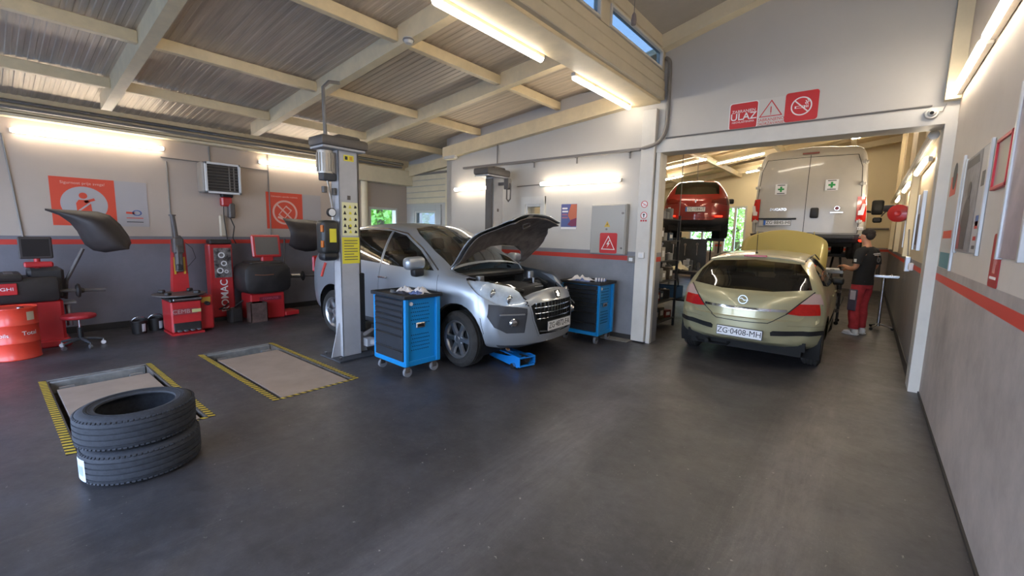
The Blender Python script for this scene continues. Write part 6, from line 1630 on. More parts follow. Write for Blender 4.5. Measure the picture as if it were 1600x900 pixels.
MB().tube([(.18, .05, .30), (.25, -.02, .26), (.22, -.10, .22), (.2, .10, .20), (.26, .25, .34)], .012, 8).build('air_hose', M_mblk, t)
t = thing('canister', 'black canister standing at the foot of the red tower cabinet', 'canister', (-8.22, 2.62, 0))
MB().cyl((0, 0, 0), (0, 0, .20), .09, 20).box(-.03, .10, -.05, .12, .0, .24, .02).build('body', M_mblk, t); MB().cyl((0, 0, .20), (0, 0, .24), .03, 12).build('cap', M_plate, t)
MB().box(.092, .095, .06, .09, .03, .18).build('label', M_plate, t)
# dispenser above the tower
t = thing('air_hose_reel', 'black and red air hose holder hanging on the wall above the red tower cabinet', 'hose holder', (XL+.07, 2.83, 2.05))
MB().box(-.07, .05, -.09, .09, .05, .20, .02).build('holder', M_mblk, t); MB().box(-.06, .07, -.10, .06, -.10, .06, .02).build('red_block', M_mred, t)
MB().box(-.05, .08, .0, .10, -.30, -.04, .02).build('coupling', M_mgrey, t)
MB().tube([(.0, .03, -.28), (.03, .08, -.45), (.02, .05, -.65), (.0, .10, -.75)], .010, 8).build('air_hose', M_mblk, t)
MB().tube([(.0, -.06, -.10), (.02, -.07, -.30), (.0, -.03, -.72)], .008, 6).build('air_hose', M_mblk, t)
tag(boxo('paper_roll_cover', mat('cream_plastic', '#b9ad98', .5), XL+.005, XL+.06, 2.70, 2.80, 1.42, 1.80, bev=.02), 'cream plastic strip hanging on the wall behind the air hose', 'cover')
# heater
t = thing('air_heater', 'white framed louvred air heater high on the left wall', 'heater', (XL, 2.76, 2.42))
MB().box(.01, .30, -.34, .20, -.26, .24, .02).build('casing', mat('heater_case', '#8a837b', .5, var=.1), t)
mb = MB(); X0 = .30
for b_ in ((-.31, -.275, -.27, .24), (.185, .22, -.27, .24), (-.31, .22, -.27, -.235), (-.31, .22, .205, .24)): mb.box(X0, X0+.03, b_[0], b_[1], b_[2], b_[3], .003)
mb.build('frame', M_plate, t)
MB().box(X0-.01, X0+.004, -.275, .185, -.235, .205).build('back_plate', M_mblk, t)
for k in range(9):
    z = -.21+.049*k
    MB().box(-.012, .022, -.272, .182, -.003, .003, M=Matrix.Translation((X0+.005, 0, z)) @ Matrix.Rotation(radians(28), 4, 'Y')).build('louvre', mat('louvre_grey', '#6b6560', .5), t, smooth=0)
for y in (.05, .12): MB().box(X0+.005, X0+.018, y-.008, y+.008, -.22, .19).build('louvre_rod', M_pipe, t, smooth=0)
# second balancer
t = thing('wheel_balancer', 'second wheel balancer, rounded black body with a red framed screen, left of the lift post', 'balancer', (-8.25, 3.15, 0))
MB().box(-.25, .18, -.30, .26, .0, .46, .02).build('pedestal', M_mred, t)
pn = MB().box(.182, .188, -.16, .20, .33, .40).build('name_panel', mat('panel_dark', '#7a2330', .4), t, smooth=0)
text('COMPUTER', .05, mat('panel_text2', '#b0566a', .4), lk(.189, .02, .365), pn)
mb = MB(); g = []
for k in range(17):
    a = 2*pi*k/16
    def sq(v, p=.45): return math.copysign(abs(v)**p, v)
    g.append([(x, -.02+.40*w*sq(cos(a)), .72+.27*w*sq(sin(a))+.0) for x, w in ((-.30, .0), (-.30, .9), (-.2, 1), (.16, 1), (.25, .93), (.28, .80), (.285, 0))])
mb.quadstrip(g); bmesh.ops.remove_doubles(mb.bm, verts=mb.bm.verts, dist=1e-4); mb.build('cabinet', M_mblk, t)
MB().box(-.2, .2, -.28, .25, .96, 1.01, .02).build('weight_tray', M_mblk, t)
for k in range(4): MB().box(-.1, .15, -.24+.12*k, -.17+.12*k, .955, .97, .004).build('tray_divider', M_mgrey, t)
MB().tube([(.283, -.25, .80), (.287, -.1, .785), (.287, .05, .79)], .008, 6).build('grip_line', mat('copper_line', '#7a4c35', .5), t)
s_ = MB().box(-.03, .03, -.24, .24, -.20, .20, .02).build('screen_frame', M_mred, t); s_.location = (-.05, .08, 1.27); s_.rotation_euler = (0, radians(-8), 0)
MB().box(.031, .034, -.19, .19, -.155, .155).build('screen', mat('screen_grey', '#5a5450', .3), s_, smooth=0)
MB().box(-.08, .0, -.02, .18, .98, 1.10, .02).build('screen_mount', M_mred, t)
MB().cyl((.05, .40, .72), (.05, .92, .70), .02, 16).build('spindle', M_mgrey, t); MB().cyl((.05, .44, .72), (.05, .60, .715), .038, 20).build('spindle_sleeve', M_steel, t)
MB().lathe([(0, .03), (.03, .03), (.05, 0), (.09, -.02), (.0, -.03)], 24, M=Matrix.Translation((.05, .68, .71)) @ Matrix.Rotation(-pi/2, 4, 'X')).build('flange', M_mblk, t)
MB().tube([(-.10, .42, 1.40), (-.10, .40, 1.10), (-.10, .38, .85)], .018, 8).build('guard_arm', M_mgrey, t)
mb = MB(); g = []
for k in range(9):
    f = k/8; row = []
    for (a, b), (c, d) in zip([(.36, 1.80), (.55, 1.795), (.75, 1.79), (.95, 1.775), (1.12, 1.74)], [(.44, 1.32), (.55, 1.24), (.75, 1.19), (.92, 1.20), (1.10, 1.30)]):
        row.append((.02+.18*sin(pi*f), a+(c-a)*f, b+(d-b)*f-.03))
    g.append(row)
gd = mb.quadstrip(g).build('wheel_guard', M_hoodblk, t, smooth=60); md = gd.modifiers.new('shell', 'SOLIDIFY'); md.thickness = .012
MB().box(-.05, .25, .22, .48, .02, .10, .01, M=Matrix.Rotation(radians(8), 4, 'Z')).build('foot_pedal', M_mred, t)
t = thing('plastic_bin', 'translucent grey bin with parts at the foot of the second balancer', 'bin', (-7.98, 2.92, 0))
MB().box(-.10, .10, -.14, .12, 0, .012).box(-.10, .10, -.14, -.13, .01, .33).box(-.10, .10, .11, .12, .01, .33).box(-.10, -.09, -.14, .12, .01, .33).box(.09, .10, -.14, .12, .01, .33).build('shell', mat('bin_grey', '#5d4a44', .4, var=.4, scale=12), t, smooth=0)
MB().box(-.08, .08, -.12, .10, .02, .28, .02).build('contents', mat('bin_stuff', '#57504c', .7, var=.5, scale=25), t)
# safety posters
def lposter(y0, y1, y2, z0, z1, label):
    t = thing('safety_poster', label, 'poster', (XL+.002, (y0+y2)/2, (z0+z1)/2), 0, 'safety posters on the left wall'); c = (y0+y2)/2; zc = (z0+z1)/2
    MB().box(y0-c, y1-c, z0-zc, z1-zc, 0, .006).build('red_sheet', M_signor, t, M=lk(0, 0, 0), smooth=0)
    MB().box(y1-c, y2-c, z0-zc, z1-zc, 0, .005).build('white_sheet', mat('sheet_white', '#a9a3a2', .5), t, M=lk(0, 0, 0), smooth=0)
    return t, c, zc
t, c, zc = lposter(.68, 1.36, 1.74, 1.57, 2.25, 'red and white safety poster with a seat belt pictogram, behind the left balancer guard')
Y = (.68+1.36)/2-c
text('Sigurnost prije svega!', .055, mat('print_rose', '#d7a79b', .5), lk(.0065, Y, .265), t, sx=1.0)
MB().lathe([(0, 0), (.25, 0)], 40, M=lk(.0068, Y, -.03)).build('white_disc', mat('sheet_white', '#a9a3a2'), t)
mb = MB(); mb.lathe([(0, 0), (.045, 0)], 20, M=lk(.0075, Y-.01, .09)); mb.poly([(-.075, -.16), (.085, -.16), (.075, .0), (.04, .03), (-.05, .03), (-.08, -.02)], .001, M=lk(.007, Y-.01, 0)); bar(mb, (-.0, .0), (.11, .045), .035, .001, lk(.007, Y, 0)); mb.build('belted_figure', M_signor, t, smooth=0)
mb = MB(); bar(mb, (-.08, -.14), (.07, -.0), .02, .001, lk(.0085, Y, 0)); mb.build('belt_stripe', mat('sheet_white', '#a9a3a2'), t, smooth=0)
Y2 = (1.36+1.74)/2-c
mb = MB(); bar(mb, (-.08, .0), (.02, -.005), .03, .001, lk(.006, Y2, -.13)); mb.build('emblem', M_signor, t, smooth=0)
MB().ring(.045, .030, .001, 24, M=lk(.006, Y2+.05, -.13), sx=1.3).build('emblem_ring', M_ragb, t, smooth=0)
for z in (-.21, -.27): MB().box(-.10, .10, -.006, .006, 0, .001).build('print_line', M_signor if z > -.25 else M_trimgrey, t, M=lk(.006, Y2+.02, z), smooth=0)
t, c, zc = lposter(3.50, 4.18, 4.56, 1.58, 2.27, 'red safety poster with a crossed-out phone pictogram, left of the near lift post')
Y = (3.50+4.18)/2-c
text('Zabranjena uporaba mobitela', .042, mat('print_rose', '#d7a79b'), lk(.0065, Y, .27), t)
mb = MB(); mb.ring(.235, .20, .001, 40, M=lk(.0065, Y, -.03)); bar(mb, (-.15, .12), (.15, -.18), .03, .001, lk(.0065, Y, 0))
R4 = lk(.0065, Y, -.03) @ Matrix.Rotation(radians(-40), 4, 'Z')
outline(mb, [(-.07, -.12), (.07, -.12), (.07, .12), (-.07, .12)], .22, .001, R4)
bar(mb, (-.14, -.12), (-.02, -.16), .04, .001, lk(.0065, Y, 0)); mb.build('crossed_phone', mat('print_rose', '#d7a79b'), t, smooth=0)
# ---------------------------------------------------------------- the mechanic
M_skin = mat('skin', '#b98468', .55, var=.08, scale=12)
M_hair = mat('hair', '#2b2421', .8, var=.4, scale=60, bump=.5)
M_shirt = mat('tshirt_black', '#17181b', .85, var=.2, scale=10)
M_trous = mat('trousers_red', '#a52f38', .85, var=.25, scale=9)
M_trgrey = mat('trousers_grey', '#4b4658', .85, var=.2, scale=9)
M_shoe = mat('sneaker_white', '#cfd0d4', .6, var=.05, scale=12)
def skin_mesh(name, V, E, m, parent, sub=2, root=0):
    """V: (x, y, z, rx[, ry])"""
    me = bpy.data.meshes.new(name); me.from_pydata([v[:3] for v in V], E, [])
    o = bpy.data.objects.new(name, me); C.objects.link(o)
    md = o.modifiers.new('skin', 'SKIN'); md.use_smooth_shade = True
    for i, v in enumerate(V):
        s = me.skin_vertices[0].data[i]; s.radius = (v[3], v[4] if len(v) > 4 else v[3]); s.use_root = (i == root)
    ms = o.modifiers.new('sub', 'SUBSURF'); ms.levels = sub; ms.render_levels = sub
    bpy.context.view_layer.update()
    me2 = bpy.data.meshes.new_from_object(o.evaluated_get(bpy.context.evaluated_depsgraph_get()))
    bpy.data.objects.remove(o); me2.name = name
    me2.materials.clear(); me2.materials.append(m)
    for p in me2.polygons: p.use_smooth = True
    o2 = bpy.data.objects.new(name, me2); return link(o2, parent)
# local: +x is where he faces, +y his left, z up
man = thing('person', 'man in a black T-shirt and red work trousers standing beside the hatchback, looking down', 'person', (-.02, 9.33, 0), radians(150))
V = [(0, 0, .96, .10, .12), (0, 0, 1.10, .105, .13), (-.005, 0, 1.27, .12, .16), (-.02, 0, 1.41, .10, .14), (-.015, 0, 1.49, .055, .06), (.01, 0, 1.545, .052, .056), (.035, 0, 1.60, .07, .07), (.035, 0, 1.665, .088, .078), (.02, 0, 1.71, .075, .07),
     # left arm (+y), bent forward
     (-.02, .17, 1.42, .055), (-.03, .235, 1.28, .05), (-.02, .26, 1.14, .043), (.08, .235, 1.12, .038), (.18, .19, 1.15, .028), (.235, .17, 1.16, .030, .018),
     # right arm (-y)
     (-.02, -.17, 1.42, .055), (-.03, -.24, 1.28, .05), (-.01, -.265, 1.14, .043), (.13, -.22, 1.07, .038), (.25, -.14, 1.08, .028), (.31, -.11, 1.09, .030, .018),
     # legs
     (0, .095, .86, .075, .08), (.02, .105, .50, .062), (-.01, .11, .12, .042), (0, -.095, .86, .075, .08), (.03, -.105, .50, .062), (.02, -.11, .12, .042)]
E_ = [(0, 1), (1, 2), (2, 3), (3, 4), (4, 5), (5, 6), (6, 7), (7, 8), (3, 9), (9, 10), (10, 11), (11, 12), (12, 13), (13, 14), (3, 15), (15, 16), (16, 17), (17, 18), (18, 19), (19, 20), (0, 21), (21, 22), (22, 23), (0, 24), (24, 25), (25, 26)]
skin_mesh('body', V, E_, M_skin, man)
for base, sg in (((.245, .165, 1.16), 1), ((.32, -.105, 1.09), -1)):
    bx, by, bz = base; FV = []; FE = []
    for k, (dy, L) in enumerate(((.027, .058), (.009, .068), (-.009, .064), (-.026, .050))):
        n = len(FV); FV += [(bx-.02, by+dy*.8, bz, .0095), (bx+.02, by+dy, bz+.002, .009), (bx+.02+L*.5, by+dy, bz-.012, .0082), (bx+.02+L*.75, by+dy, bz-.035, .007)]; FE += [(n, n+1), (n+1, n+2), (n+2, n+3)]
    n = len(FV); FV += [(bx-.03, by-sg*.02, bz+.005, .011), (bx+.0, by-sg*.042, bz+.004, .010), (bx+.035, by-sg*.048, bz-.004, .0085)]; FE += [(n, n+1), (n+1, n+2)]
    for k in range(5):
        a = 4*k if k < 4 else n; c = 4 if k < 4 else 3
        skin_mesh('finger', FV[a:a+c], [(i, i+1) for i in range(c-1)], M_skin, man, sub=1)
# head details: nose, ears, eyes, mouth; the head turns to his left and down
hd_ = MB().sphere((.125, 0, 1.645), .016, 10, (1.1, .75, 1.3)).build('nose', M_skin, man)
for s_ in (-1, 1):
    MB().sphere((.02, s_*.082, 1.655), .026, 12, (.75, .35, 1.2)).build('ear', M_skin, man)
    MB().sphere((.108, s_*.032, 1.675), .011, 10).build('eye', M_plate, man); MB().sphere((.117, s_*.032, 1.675), .005, 8).build('pupil', M_hair, man)
    MB().box(.108, .118, s_*.032-.018, s_*.032+.018, 1.692, 1.698, .002).build('eyebrow', M_hair, man)
MB().box(.108, .118, -.022, .022, 1.604, 1.611, .003).build('mouth', mat('lips', '#95594f', .5), man)
mb = MB(); rnd = random.Random(4)
mb.sphere((.0, 0, 1.715), .092, 24, (1.02, .92, .72)).sphere((-.032, 0, 1.675), .080, 20, (.80, .98, .95))
for v in mb.bm.verts: v.co += Vector((rnd.uniform(-1, 1), rnd.uniform(-1, 1), rnd.uniform(-1, 1)))*.005
mb.build('hair', M_hair, man, smooth=60)
def loft(mb, rings, n=20, cap=(True, True)):
    """rings: (cx, cy, cz, rx, ry[, tilt]) ellipses in planes facing the path"""
    R_ = []
    for i, r in enumerate(rings):
        c = Vector(r[:3]); p = Vector(rings[max(0, i-1)][:3]); q = Vector(rings[min(len(rings)-1, i+1)][:3]); d = (q-p).normalized()
        u = Vector((1, 0, 0)); u = (u-d*u.dot(d))
        if u.length < .2: u = Vector((0, 0, 1)); u = u-d*u.dot(d)
        u.normalize(); v = d.cross(u)
        R_.append([mb.bm.verts.new(c+u*r[3]*cos(2*pi*k/n)+v*r[4]*sin(2*pi*k/n)) for k in range(n)])
    for A, B in zip(R_, R_[1:]):
        for k in range(n): mb.bm.faces.new((A[k], A[(k+1) % n], B[(k+1) % n], B[k]))
    if cap[0]: mb.bm.faces.new(R_[0][::-1])
    if cap[1]: mb.bm.faces.new(R_[-1])
    return mb
mb = MB()
loft(mb, [(0, 0, .86, .135, .185), (0, 0, .93, .13, .18), (0, 0, 1.05, .125, .172), (-.005, 0, 1.20, .132, .182), (-.01, 0, 1.32, .130, .195), (-.018, 0, 1.41, .112, .180), (-.02, 0, 1.455, .085, .125), (-.018, 0, 1.485, .068, .078)], 24)
for s_ in (1, -1):
    loft(mb, [(-.018, s_*.06, 1.425, .078, .075), (-.02, s_*.165, 1.40, .082, .078), (-.026, s_*.215, 1.34, .070, .066), (-.030, s_*.24, 1.27, .068, .064), (-.028, s_*.252, 1.205, .068, .064)], 16)
mb.build('t_shirt', M_shirt, man, smooth=60)
mb = MB()
loft(mb, [(0, 0, .99, .115, .160), (0, 0, .93, .128, .172), (0, 0, .86, .132, .178), (0, 0, .80, .118, .165)], 24)
for s_, kx, ax in ((1, .02, -.01), (-1, .03, .02)):
    loft(mb, [(0, s_*.085, .86, .105, .090), (.005, s_*.095, .74, .102, .092), (kx, s_*.104, .56, .085, .082), (kx, s_*.108, .46, .080, .078), (kx*.6, s_*.112, .34, .080, .076), (ax, s_*.114, .20, .074, .070), (ax, s_*.114, .145, .080, .074), (ax, s_*.114, .115, .070, .066)], 16)
mb.build('trousers', M_trous, man, smooth=60)
MB().box(-.10, .10, -.13, .13, .905, .935, .01).build('belt', M_mblk, man)
MB().box(-.05, .085, .165, .192, .42, .78, .012).build('grey_panel', M_trgrey, man, M=Matrix.Rotation(radians(0), 4, 'Z'))
MB().box(-.035, .055, .180, .198, .60, .76, .008).build('pale_pocket', mat('pocket_pale', '#a9a6b4', .8), man)
for s_, dx in ((1, -.01), (-1, .02)):
    yy = s_*.114
    mb = MB(); mb.box(-.085+dx, .16+dx, yy-.045, yy+.045, .0, .035, .02, seg=2); mb.build('shoe_sole', M_shoe, man)
    mb = MB(); mb.sphere((.07+dx, yy, .04), .05, 16, (1.75, .88, .78)).sphere((-.03+dx, yy, .065), .055, 16, (1.0, .82, 1.15)); mb.build('shoe', M_shoe, man)
    MB().cyl((-.02+dx, yy, .10), (-.015+dx, yy, .16), .045, 16).build('sock', M_plate, man)
# back print of the shirt
bp_ = lambda y, z: Matrix(((0, 0, -1, -.165), (-1, 0, 0, y), (0, 1, 0, z), (0, 0, 0, 1)))
mb = MB(); bar(mb, (-.10, .0), (.07, .012), .016, .002, bp_(.0, 1.375)); bar(mb, (-.07, -.02), (.09, -.012), .010, .002, bp_(.0, 1.375)); mb.build('back_print', M_plate, man, smooth=0)
MB().ring(.042, .034, .002, 20, M=bp_(-.05, 1.28)).ring(.024, .018, .002, 16, M=bp_(-.05, 1.28)).build('back_emblem', mat('print_greyish', '#7b7d84', .6), man, smooth=0)
MB().box(-.06, -.02, .318, .325, 1.24, 1.29, .003).build('sleeve_print', M_plate, man)

# ---------------------------------------------------------------- things in the back bay
t = thing('tool_stand', 'tall steel stand with a small tray of tools beside the man', 'tool stand', (.27, 10.2, 0))
MB().cyl((0, 0, .06), (0, 0, .95), .028, 14).cyl((0, 0, .5), (0, 0, .54), .036, 14).build('column', M_steel, t)
MB().box(-.25, .20, -.17, .17, .94, .97, .01).box(-.25, .20, -.17, -.155, .96, .99, .003).build('tray', M_steel, t)
for a in (0, 2.1, 4.2): MB().tube([(0, 0, .1), (.25*cos(a)*.8, .25*sin(a), .04)], .016, 8).build('leg', M_steel, t); MB().cyl((.2*cos(a), .25*sin(a)-.012, .025), (.2*cos(a), .25*sin(a)+.012, .025), .025, 12).build('caster', M_black, t)
t = thing('grease_gun', 'dark hand pump standing on the tall steel stand', 'tool', (.17, 10.2, .972))
MB().cyl((0, 0, 0), (0, 0, .20), .032, 14).cyl((0, 0, .2), (.01, 0, .30), .022, 12).box(-.04, .03, -.03, .03, .28, .33, .01).build('body', M_mblk, t)
t = thing('tool', 'bright ratchet tool lying on the tall steel stand', 'tool', (.30, 10.13, .975), .4); MB().box(-.08, .08, -.012, .012, 0, .02, .004).cyl((.08, 0, .01), (.08, 0, .03), .022, 12).build('ratchet', M_chrome, t)
t = thing('hose_reel', 'round red hose reel hanging on the right wall of the back bay', 'hose reel', (.33, 9.5, 2.04), radians(-20)); t.scale = (.8, .8, .8)
RX = Matrix.Rotation(radians(90), 4, 'X')
MB().lathe([(0, -.06), (.16, -.06), (.175, -.05), (.175, .05), (.16, .06), (0, .06)], 32, M=RX).build('drum', mat('reel_red', '#a3201f', .35, coat=.3), t)
MB().lathe([(0, .06), (.05, .075), (.06, .06)], 20, M=RX).build('hub', M_mred, t)
MB().box(-.26, -.06, -.05, .05, .03, .17, .03, seg=2).build('bracket', M_mblk, t); MB().tube([(-.2, 0, .06), (-.25, 0, .0), (-.29, 0, -.06)], .012, 8).build('hose_end', M_mblk, t)
MB().box(.0, .20, -.02, .02, -.02, .02).build('wall_arm', M_mblk, t)
t = thing('socket_pillar', 'silver air outlet fixed on the right wall of the back bay', 'air outlet', (.46, 8.6, 1.25))
MB().box(-.03, .038, -.04, .04, -.10, .12, .01).build('body', M_alloy, t); MB().tube([(0, 0, .1), (.0, .6, .6), (.02, 1.0, 1.3)], .01, 6).build('pipe', M_pipe, t)
t = thing('wall_socket', 'white double socket on the red stripe of the back bay right wall', 'socket', (.48, 8.05, 1.25)); MB().box(-.03, .018, -.06, .06, -.05, .05, .008).build('plate', M_signwhite, t); MB().box(-.036, -.03, -.04, .04, -.03, .03, .003).build('cover', M_plate, t)
for y0, y1, lb in ((7.45, 8.15, 'nearer silver framed poster on the right wall of the back bay'), (9.9, 10.5, 'farther silver framed poster on the right wall of the back bay')):
    t = thing('poster', lb, 'poster', (.499, (y0+y1)/2, 1.85), 0, 'posters in the back bay'); w = (y1-y0)/2
    rb = Matrix(((0, 0, -1, 0), (-1, 0, 0, 0), (0, 1, 0, 0), (0, 0, 0, 1)))
    MB().box(-w, w, -.36, .36, 0, .025).build('panel', M_pgrey, t, M=rb, smooth=0)
    for x in (-w, w): MB().box(x-.014, x+.014, -.37, .37, 0, .04, .003).build('frame_rail', M_alu, t, M=rb)
    MB().box(-w*.6, w*.3, -.3, .1, .025, .027).build('photo_area', M_dk, t, M=rb, smooth=0)
# shelving rack just inside the opening, left
M_rack = mat('rack_black', '#26272a', .5, metal=.2)
rk_ = thing('shelf_rack', 'black open shelving rack with spares just inside the opening on the left', 'shelf', (-2.80, 7.35, 0))
for sx in (-.20, .20):
    for sy in (-.45, .45): MB().box(sx-.018, sx+.018, sy-.018, sy+.018, 0, 1.95).build('upright', M_rack, rk_, smooth=0)
SH = [.16, .50, .84, 1.18, 1.52, 1.88]
for z in SH: MB().box(-.22, .22, -.47, .47, z-.015, z, .002).build('shelf', M_rack, rk_, smooth=0)
rnd = random.Random(11)
kinds = [('box', '#a9a49a', 'pale carton'), ('can', '#6d7176', 'grey tin'), ('box', '#3c4d63', 'dark blue carton'), ('can', '#93938f', 'pale tin'), ('box', '#5e554a', 'brown carton'), ('can', '#2e3033', 'black canister'), ('box', '#7f3530', 'red carton')]
rows_n = ['lowest', 'second', 'third', 'fourth', 'fifth', 'top']; pos_n = ['front', 'second from the front', 'third from the front', 'rear']
for i, z in enumerate(SH):
    for j, y in enumerate((-.36, -.13, .10, .33)):
        k, c, nm = kinds[(i*3+j*2+(i*j)) % 7]; h = rnd.uniform(.12, .24); w = rnd.uniform(.06, .09)
        t = thing('carton' if k == 'box' else 'tin', '%s on the %s shelf of the black rack, %s' % (nm, rows_n[i], pos_n[j]), 'box' if k == 'box' else 'tin', (-2.74+rnd.uniform(-.03, .03), 7.35+y, z), rnd.uniform(-.3, .3), 'spares on the black rack')
        m = mat('spare_'+nm.replace(' ', '_'), c, .5, var=.15, scale=14)
        if k == 'box': MB().box(-w, w, -w, w, 0, h, .004).build('box', m, t, smooth=0); MB().box(w, w+.001, -w*.6, w*.6, h*.3, h*.75).build('label', M_plate, t, smooth=0)
        else: MB().lathe([(0, 0), (w, 0), (w, h*.85), (w*.9, h*.9), (0, h*.9)], 20).build('body', m, t); MB().cyl((0, 0, h*.9), (0, 0, h), .022, 10).build('cap', M_plate if j % 2 else M_signred, t)
# workbench under the red car with vice, engine parts and a blue crate
wb = thing('workbench', 'dark cluttered workbench against the left of the back bay, under the red car', 'workbench', (-3.35, 9.3, 0))
MB().box(-.9, .75, -.35, .35, .84, .90, .005).build('worktop', mat('bench_dark', '#2f2e2f', .6, var=.3, scale=8), wb)
for sx in (-.82, .68):
    for sy in (-.30, .30): MB().box(sx-.03, sx+.03, sy-.03, sy+.03, 0, .84).build('leg', M_rack, wb, smooth=0)
MB().box(-.85, .70, -.32, .32, .28, .31).build('lower_shelf', M_rack, wb, smooth=0)
MB().box(-.88, .73, .32, .36, .9, 1.55).build('back_panel', mat('bench_back', '#3a3c3e', .6, var=.2, scale=6), wb, smooth=0)
t = thing('crate', 'blue plastic crate on the lower shelf of the cluttered workbench', 'crate', (-3.25, 9.2, .315)); MB().box(-.28, .28, -.2, .2, 0, .01).box(-.28, .28, -.2, -.19, 0, .24, .004).box(-.28, .28, .19, .2, 0, .24).box(-.28, -.27, -.2, .2, 0, .24).box(.27, .28, -.2, .2, 0, .24).box(-.29, .29, -.21, -.19, .21, .25, .004).build('shell', mat('crate_blue', '#2a4f78', .5), t, smooth=0); MB().box(-.1, .1, -.206, -.2, .15, .19, .003).build('grip', M_mblk, t)
rag(-2.98, 9.12, .905, .17, .13, .16, 21, 'crumpled cream paper on the cluttered workbench under the red car', mat('paper_cream', '#d2c9ae', .8), .5)
rag(-3.55, 9.10, .905, .10, .08, .08, 22, 'small beige rag at the left of the cluttered workbench', mat('rag_beige', '#a08f80', .9), .2)
bits = [('cyl', -.75, -.2, .05, .24), ('box', -.55, .1, .09, .16), ('cyl', -.45, -.18, .04, .14), ('box', -.25, .12, .10, .22), ('cyl', -.05, .10, .05, .26), ('box', .12, -.12, .06, .09), ('cyl', .25, .15, .06, .18), ('box', .45, .08, .09, .20), ('cyl', .58, -.15, .035, .22), ('cyl', .66, .1, .045, .16)]
lab_ = ['tall steel cylinder at the left end', 'dark gearbox part second from the left', 'short pipe piece in front of the gearbox part', 'black instrument box left of centre', 'tall grease tin near the middle', 'low alloy bracket in front of the middle', 'round filter right of the middle', 'dark battery box on the right', 'slim spray can near the right front', 'squat tin at the right end']
for (k, x, y, r, h), lb in zip(bits, lab_):
    t = thing('spare_part', lb+' of the cluttered workbench', 'car part', (-3.35+x, 9.3+y, .90), .3*x, 'parts on the workbench')
    m = [M_alloyd, M_mgrey, M_alloy, M_trimgrey][int((x+1)*7) % 4]
    if k == 'cyl': MB().lathe([(0, 0), (r, 0), (r, h*.3), (r*.8, h*.35), (r*.8, h*.8), (r*.5, h), (0, h)], 18).build('casing', m, t)
    else: MB().box(-r, r, -r*.7, r*.7, 0, h, .012).cyl((0, 0, h), (0, 0, h+.03), r*.4, 14).build('casing', m, t)
    MB().lathe([(r*.7, h*.45), (r*.95, h*.5), (r*.7, h*.55)], 14).build('clamp_ring', M_steel, t)
for k, (x, z) in enumerate(((-.7, 1.42), (-.45, 1.45), (-.2, 1.42), (.05, 1.45), (.3, 1.42), (.55, 1.44))):
    t = thing('hand_tool', ['steel spanner hanging at the left end', 'dark pliers hanging second from the left', 'long spanner hanging third from the left', 'hammer hanging third from the right', 'screwdriver hanging second from the right', 'spanner hanging at the right end'][k]+' of the bench back panel', 'tool', (-3.35+x, 9.3+.315, z), 0, 'tools hanging over the bench')
    MB().box(-.012, .012, -.012, .0, -.24, 0, .003).build('shank', M_steel if k != 1 else M_mgrey, t)
    if k == 3: MB().cyl((-.06, -.01, -.01), (.06, -.01, -.01), .02, 12).build('head', M_mgrey, t)
    else: MB().lathe([(.014, -.006), (.028, -.006), (.028, .006), (.014, .006)], 16, M=Matrix.Rotation(pi/2, 4, 'X') @ Matrix.Translation((0, .0, .006)), close=True).build('head', M_steel, t)
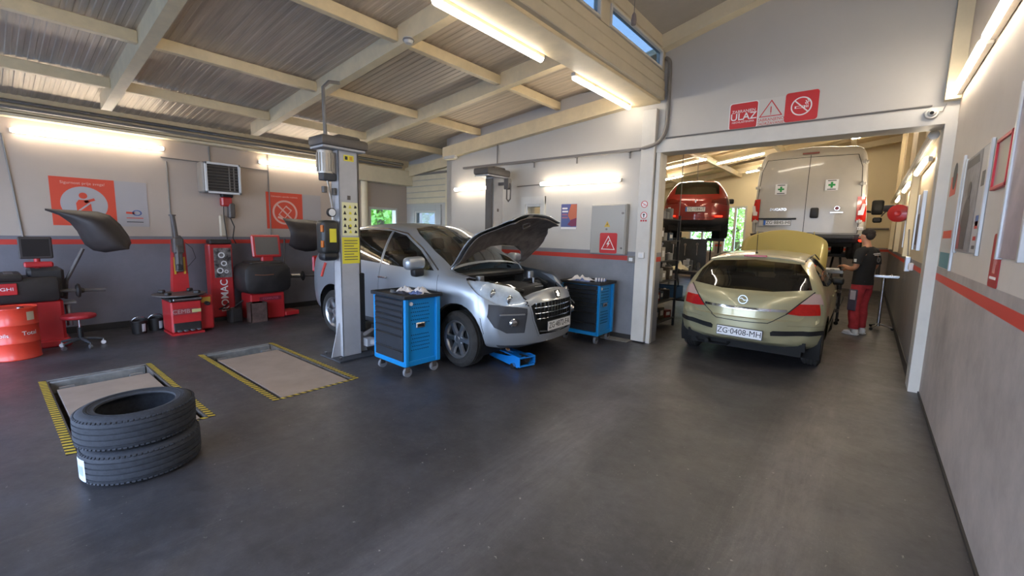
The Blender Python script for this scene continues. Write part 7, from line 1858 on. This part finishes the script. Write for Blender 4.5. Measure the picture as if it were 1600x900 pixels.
# cabinet and drum between the cars
t = thing('parts_cabinet', 'pale grey cabinet standing between the red car and the van under the window', 'cabinet', (-2.45, 12.2, 0))
MB().box(-.35, .35, -.25, .25, 0, 1.15, .01).build('body', mat('cab_pale', '#8f9296', .5), t)
for sx in (-1, 1): d = MB().box(sx*.175-.165, sx*.175+.165, -.27, -.25, .06, 1.10, .004).build('door', mat('cab_pale2', '#9c9fa3', .5), t); MB().box(sx*.03-.006, sx*.03+.006, -.285, -.27, .5, .62).build('door_handle', M_steel, d)
rag(-2.55, 12.1, 1.155, .18, .14, .16, 31, 'brown padded bag lying on the pale cabinet', mat('bag_brown', '#6a5338', .8), .3)
t = thing('screen', 'grey diagnostic screen on the pale cabinet beside the van', 'screen', (-2.22, 12.05, 1.155)); MB().box(-.15, .15, -.02, .02, .06, .34, .01).build('panel', M_alloyd, t); MB().box(-.05, .05, -.04, .04, 0, .06, .01).build('foot', M_mblk, t)
# trolley table and box under the van nose, seen past the hatchback
t = thing('service_trolley', 'dark service trolley with chrome trays between the hatchback and the man', 'trolley', (-.62, 10.3, 0))
for z in (.25, .62, .98): MB().box(-.30, .30, -.22, .22, z-.015, z, .004).box(-.30, .30, -.225, -.215, z, z+.05, .002).build('tray', M_mgrey if z < .9 else M_alloyd, t)
for sx in (-.28, .28):
    for sy in (-.2, .2): MB().box(sx-.014, sx+.014, sy-.014, sy+.014, .06, 1.02).build('leg', M_rack, t, smooth=0); MB().cyl((sx, sy-.015, .035), (sx, sy+.015, .035), .035, 12).build('caster', M_black, t)
for x, z, w, h, lb in ((-.15, .98, .10, .12, 'dark drill case on the top tray of the service trolley'), (.12, .98, .12, .07, 'pale flat box on the top tray of the service trolley'), (-.1, .62, .14, .16, 'black box on the middle tray of the service trolley')):
    t = thing('tool_case', lb, 'case', (-.62+x, 10.3, z), .1); MB().box(-w, w, -.1, .1, 0, h, .012).build('shell', M_mblk if 'pale' not in lb else M_plate, t); MB().tube([(-.03, -.1, h*.7), (-.03, -.12, h*.75), (.03, -.12, h*.75), (.03, -.1, h*.7)], .005, 6).build('handle', M_trimgrey, t)
# hanging cables before the red car
for x, y, lb in ((-2.66, 7.9, 'thin grey cable hanging just inside the opening on the left'), (-3.9, 12.9, 'thin pipe dropping from the roof beside the red car')):
    hang = pipe('cable', [(x, y, zb_(x)), (x+.02, y, 2.4), (x, y, 1.55 if y < 9 else 2.2)], .008, M_pipe, lb, 'cable')
    if y < 9: hang0 = hang
cp_ = MB().lathe([(0, 0), (.03, .01), (.035, .12), (.015, .16), (0, .16)], 14, M=Matrix.Translation((-2.64, 7.9, 1.40))).build('air_coupling', M_alloyd, hang0)
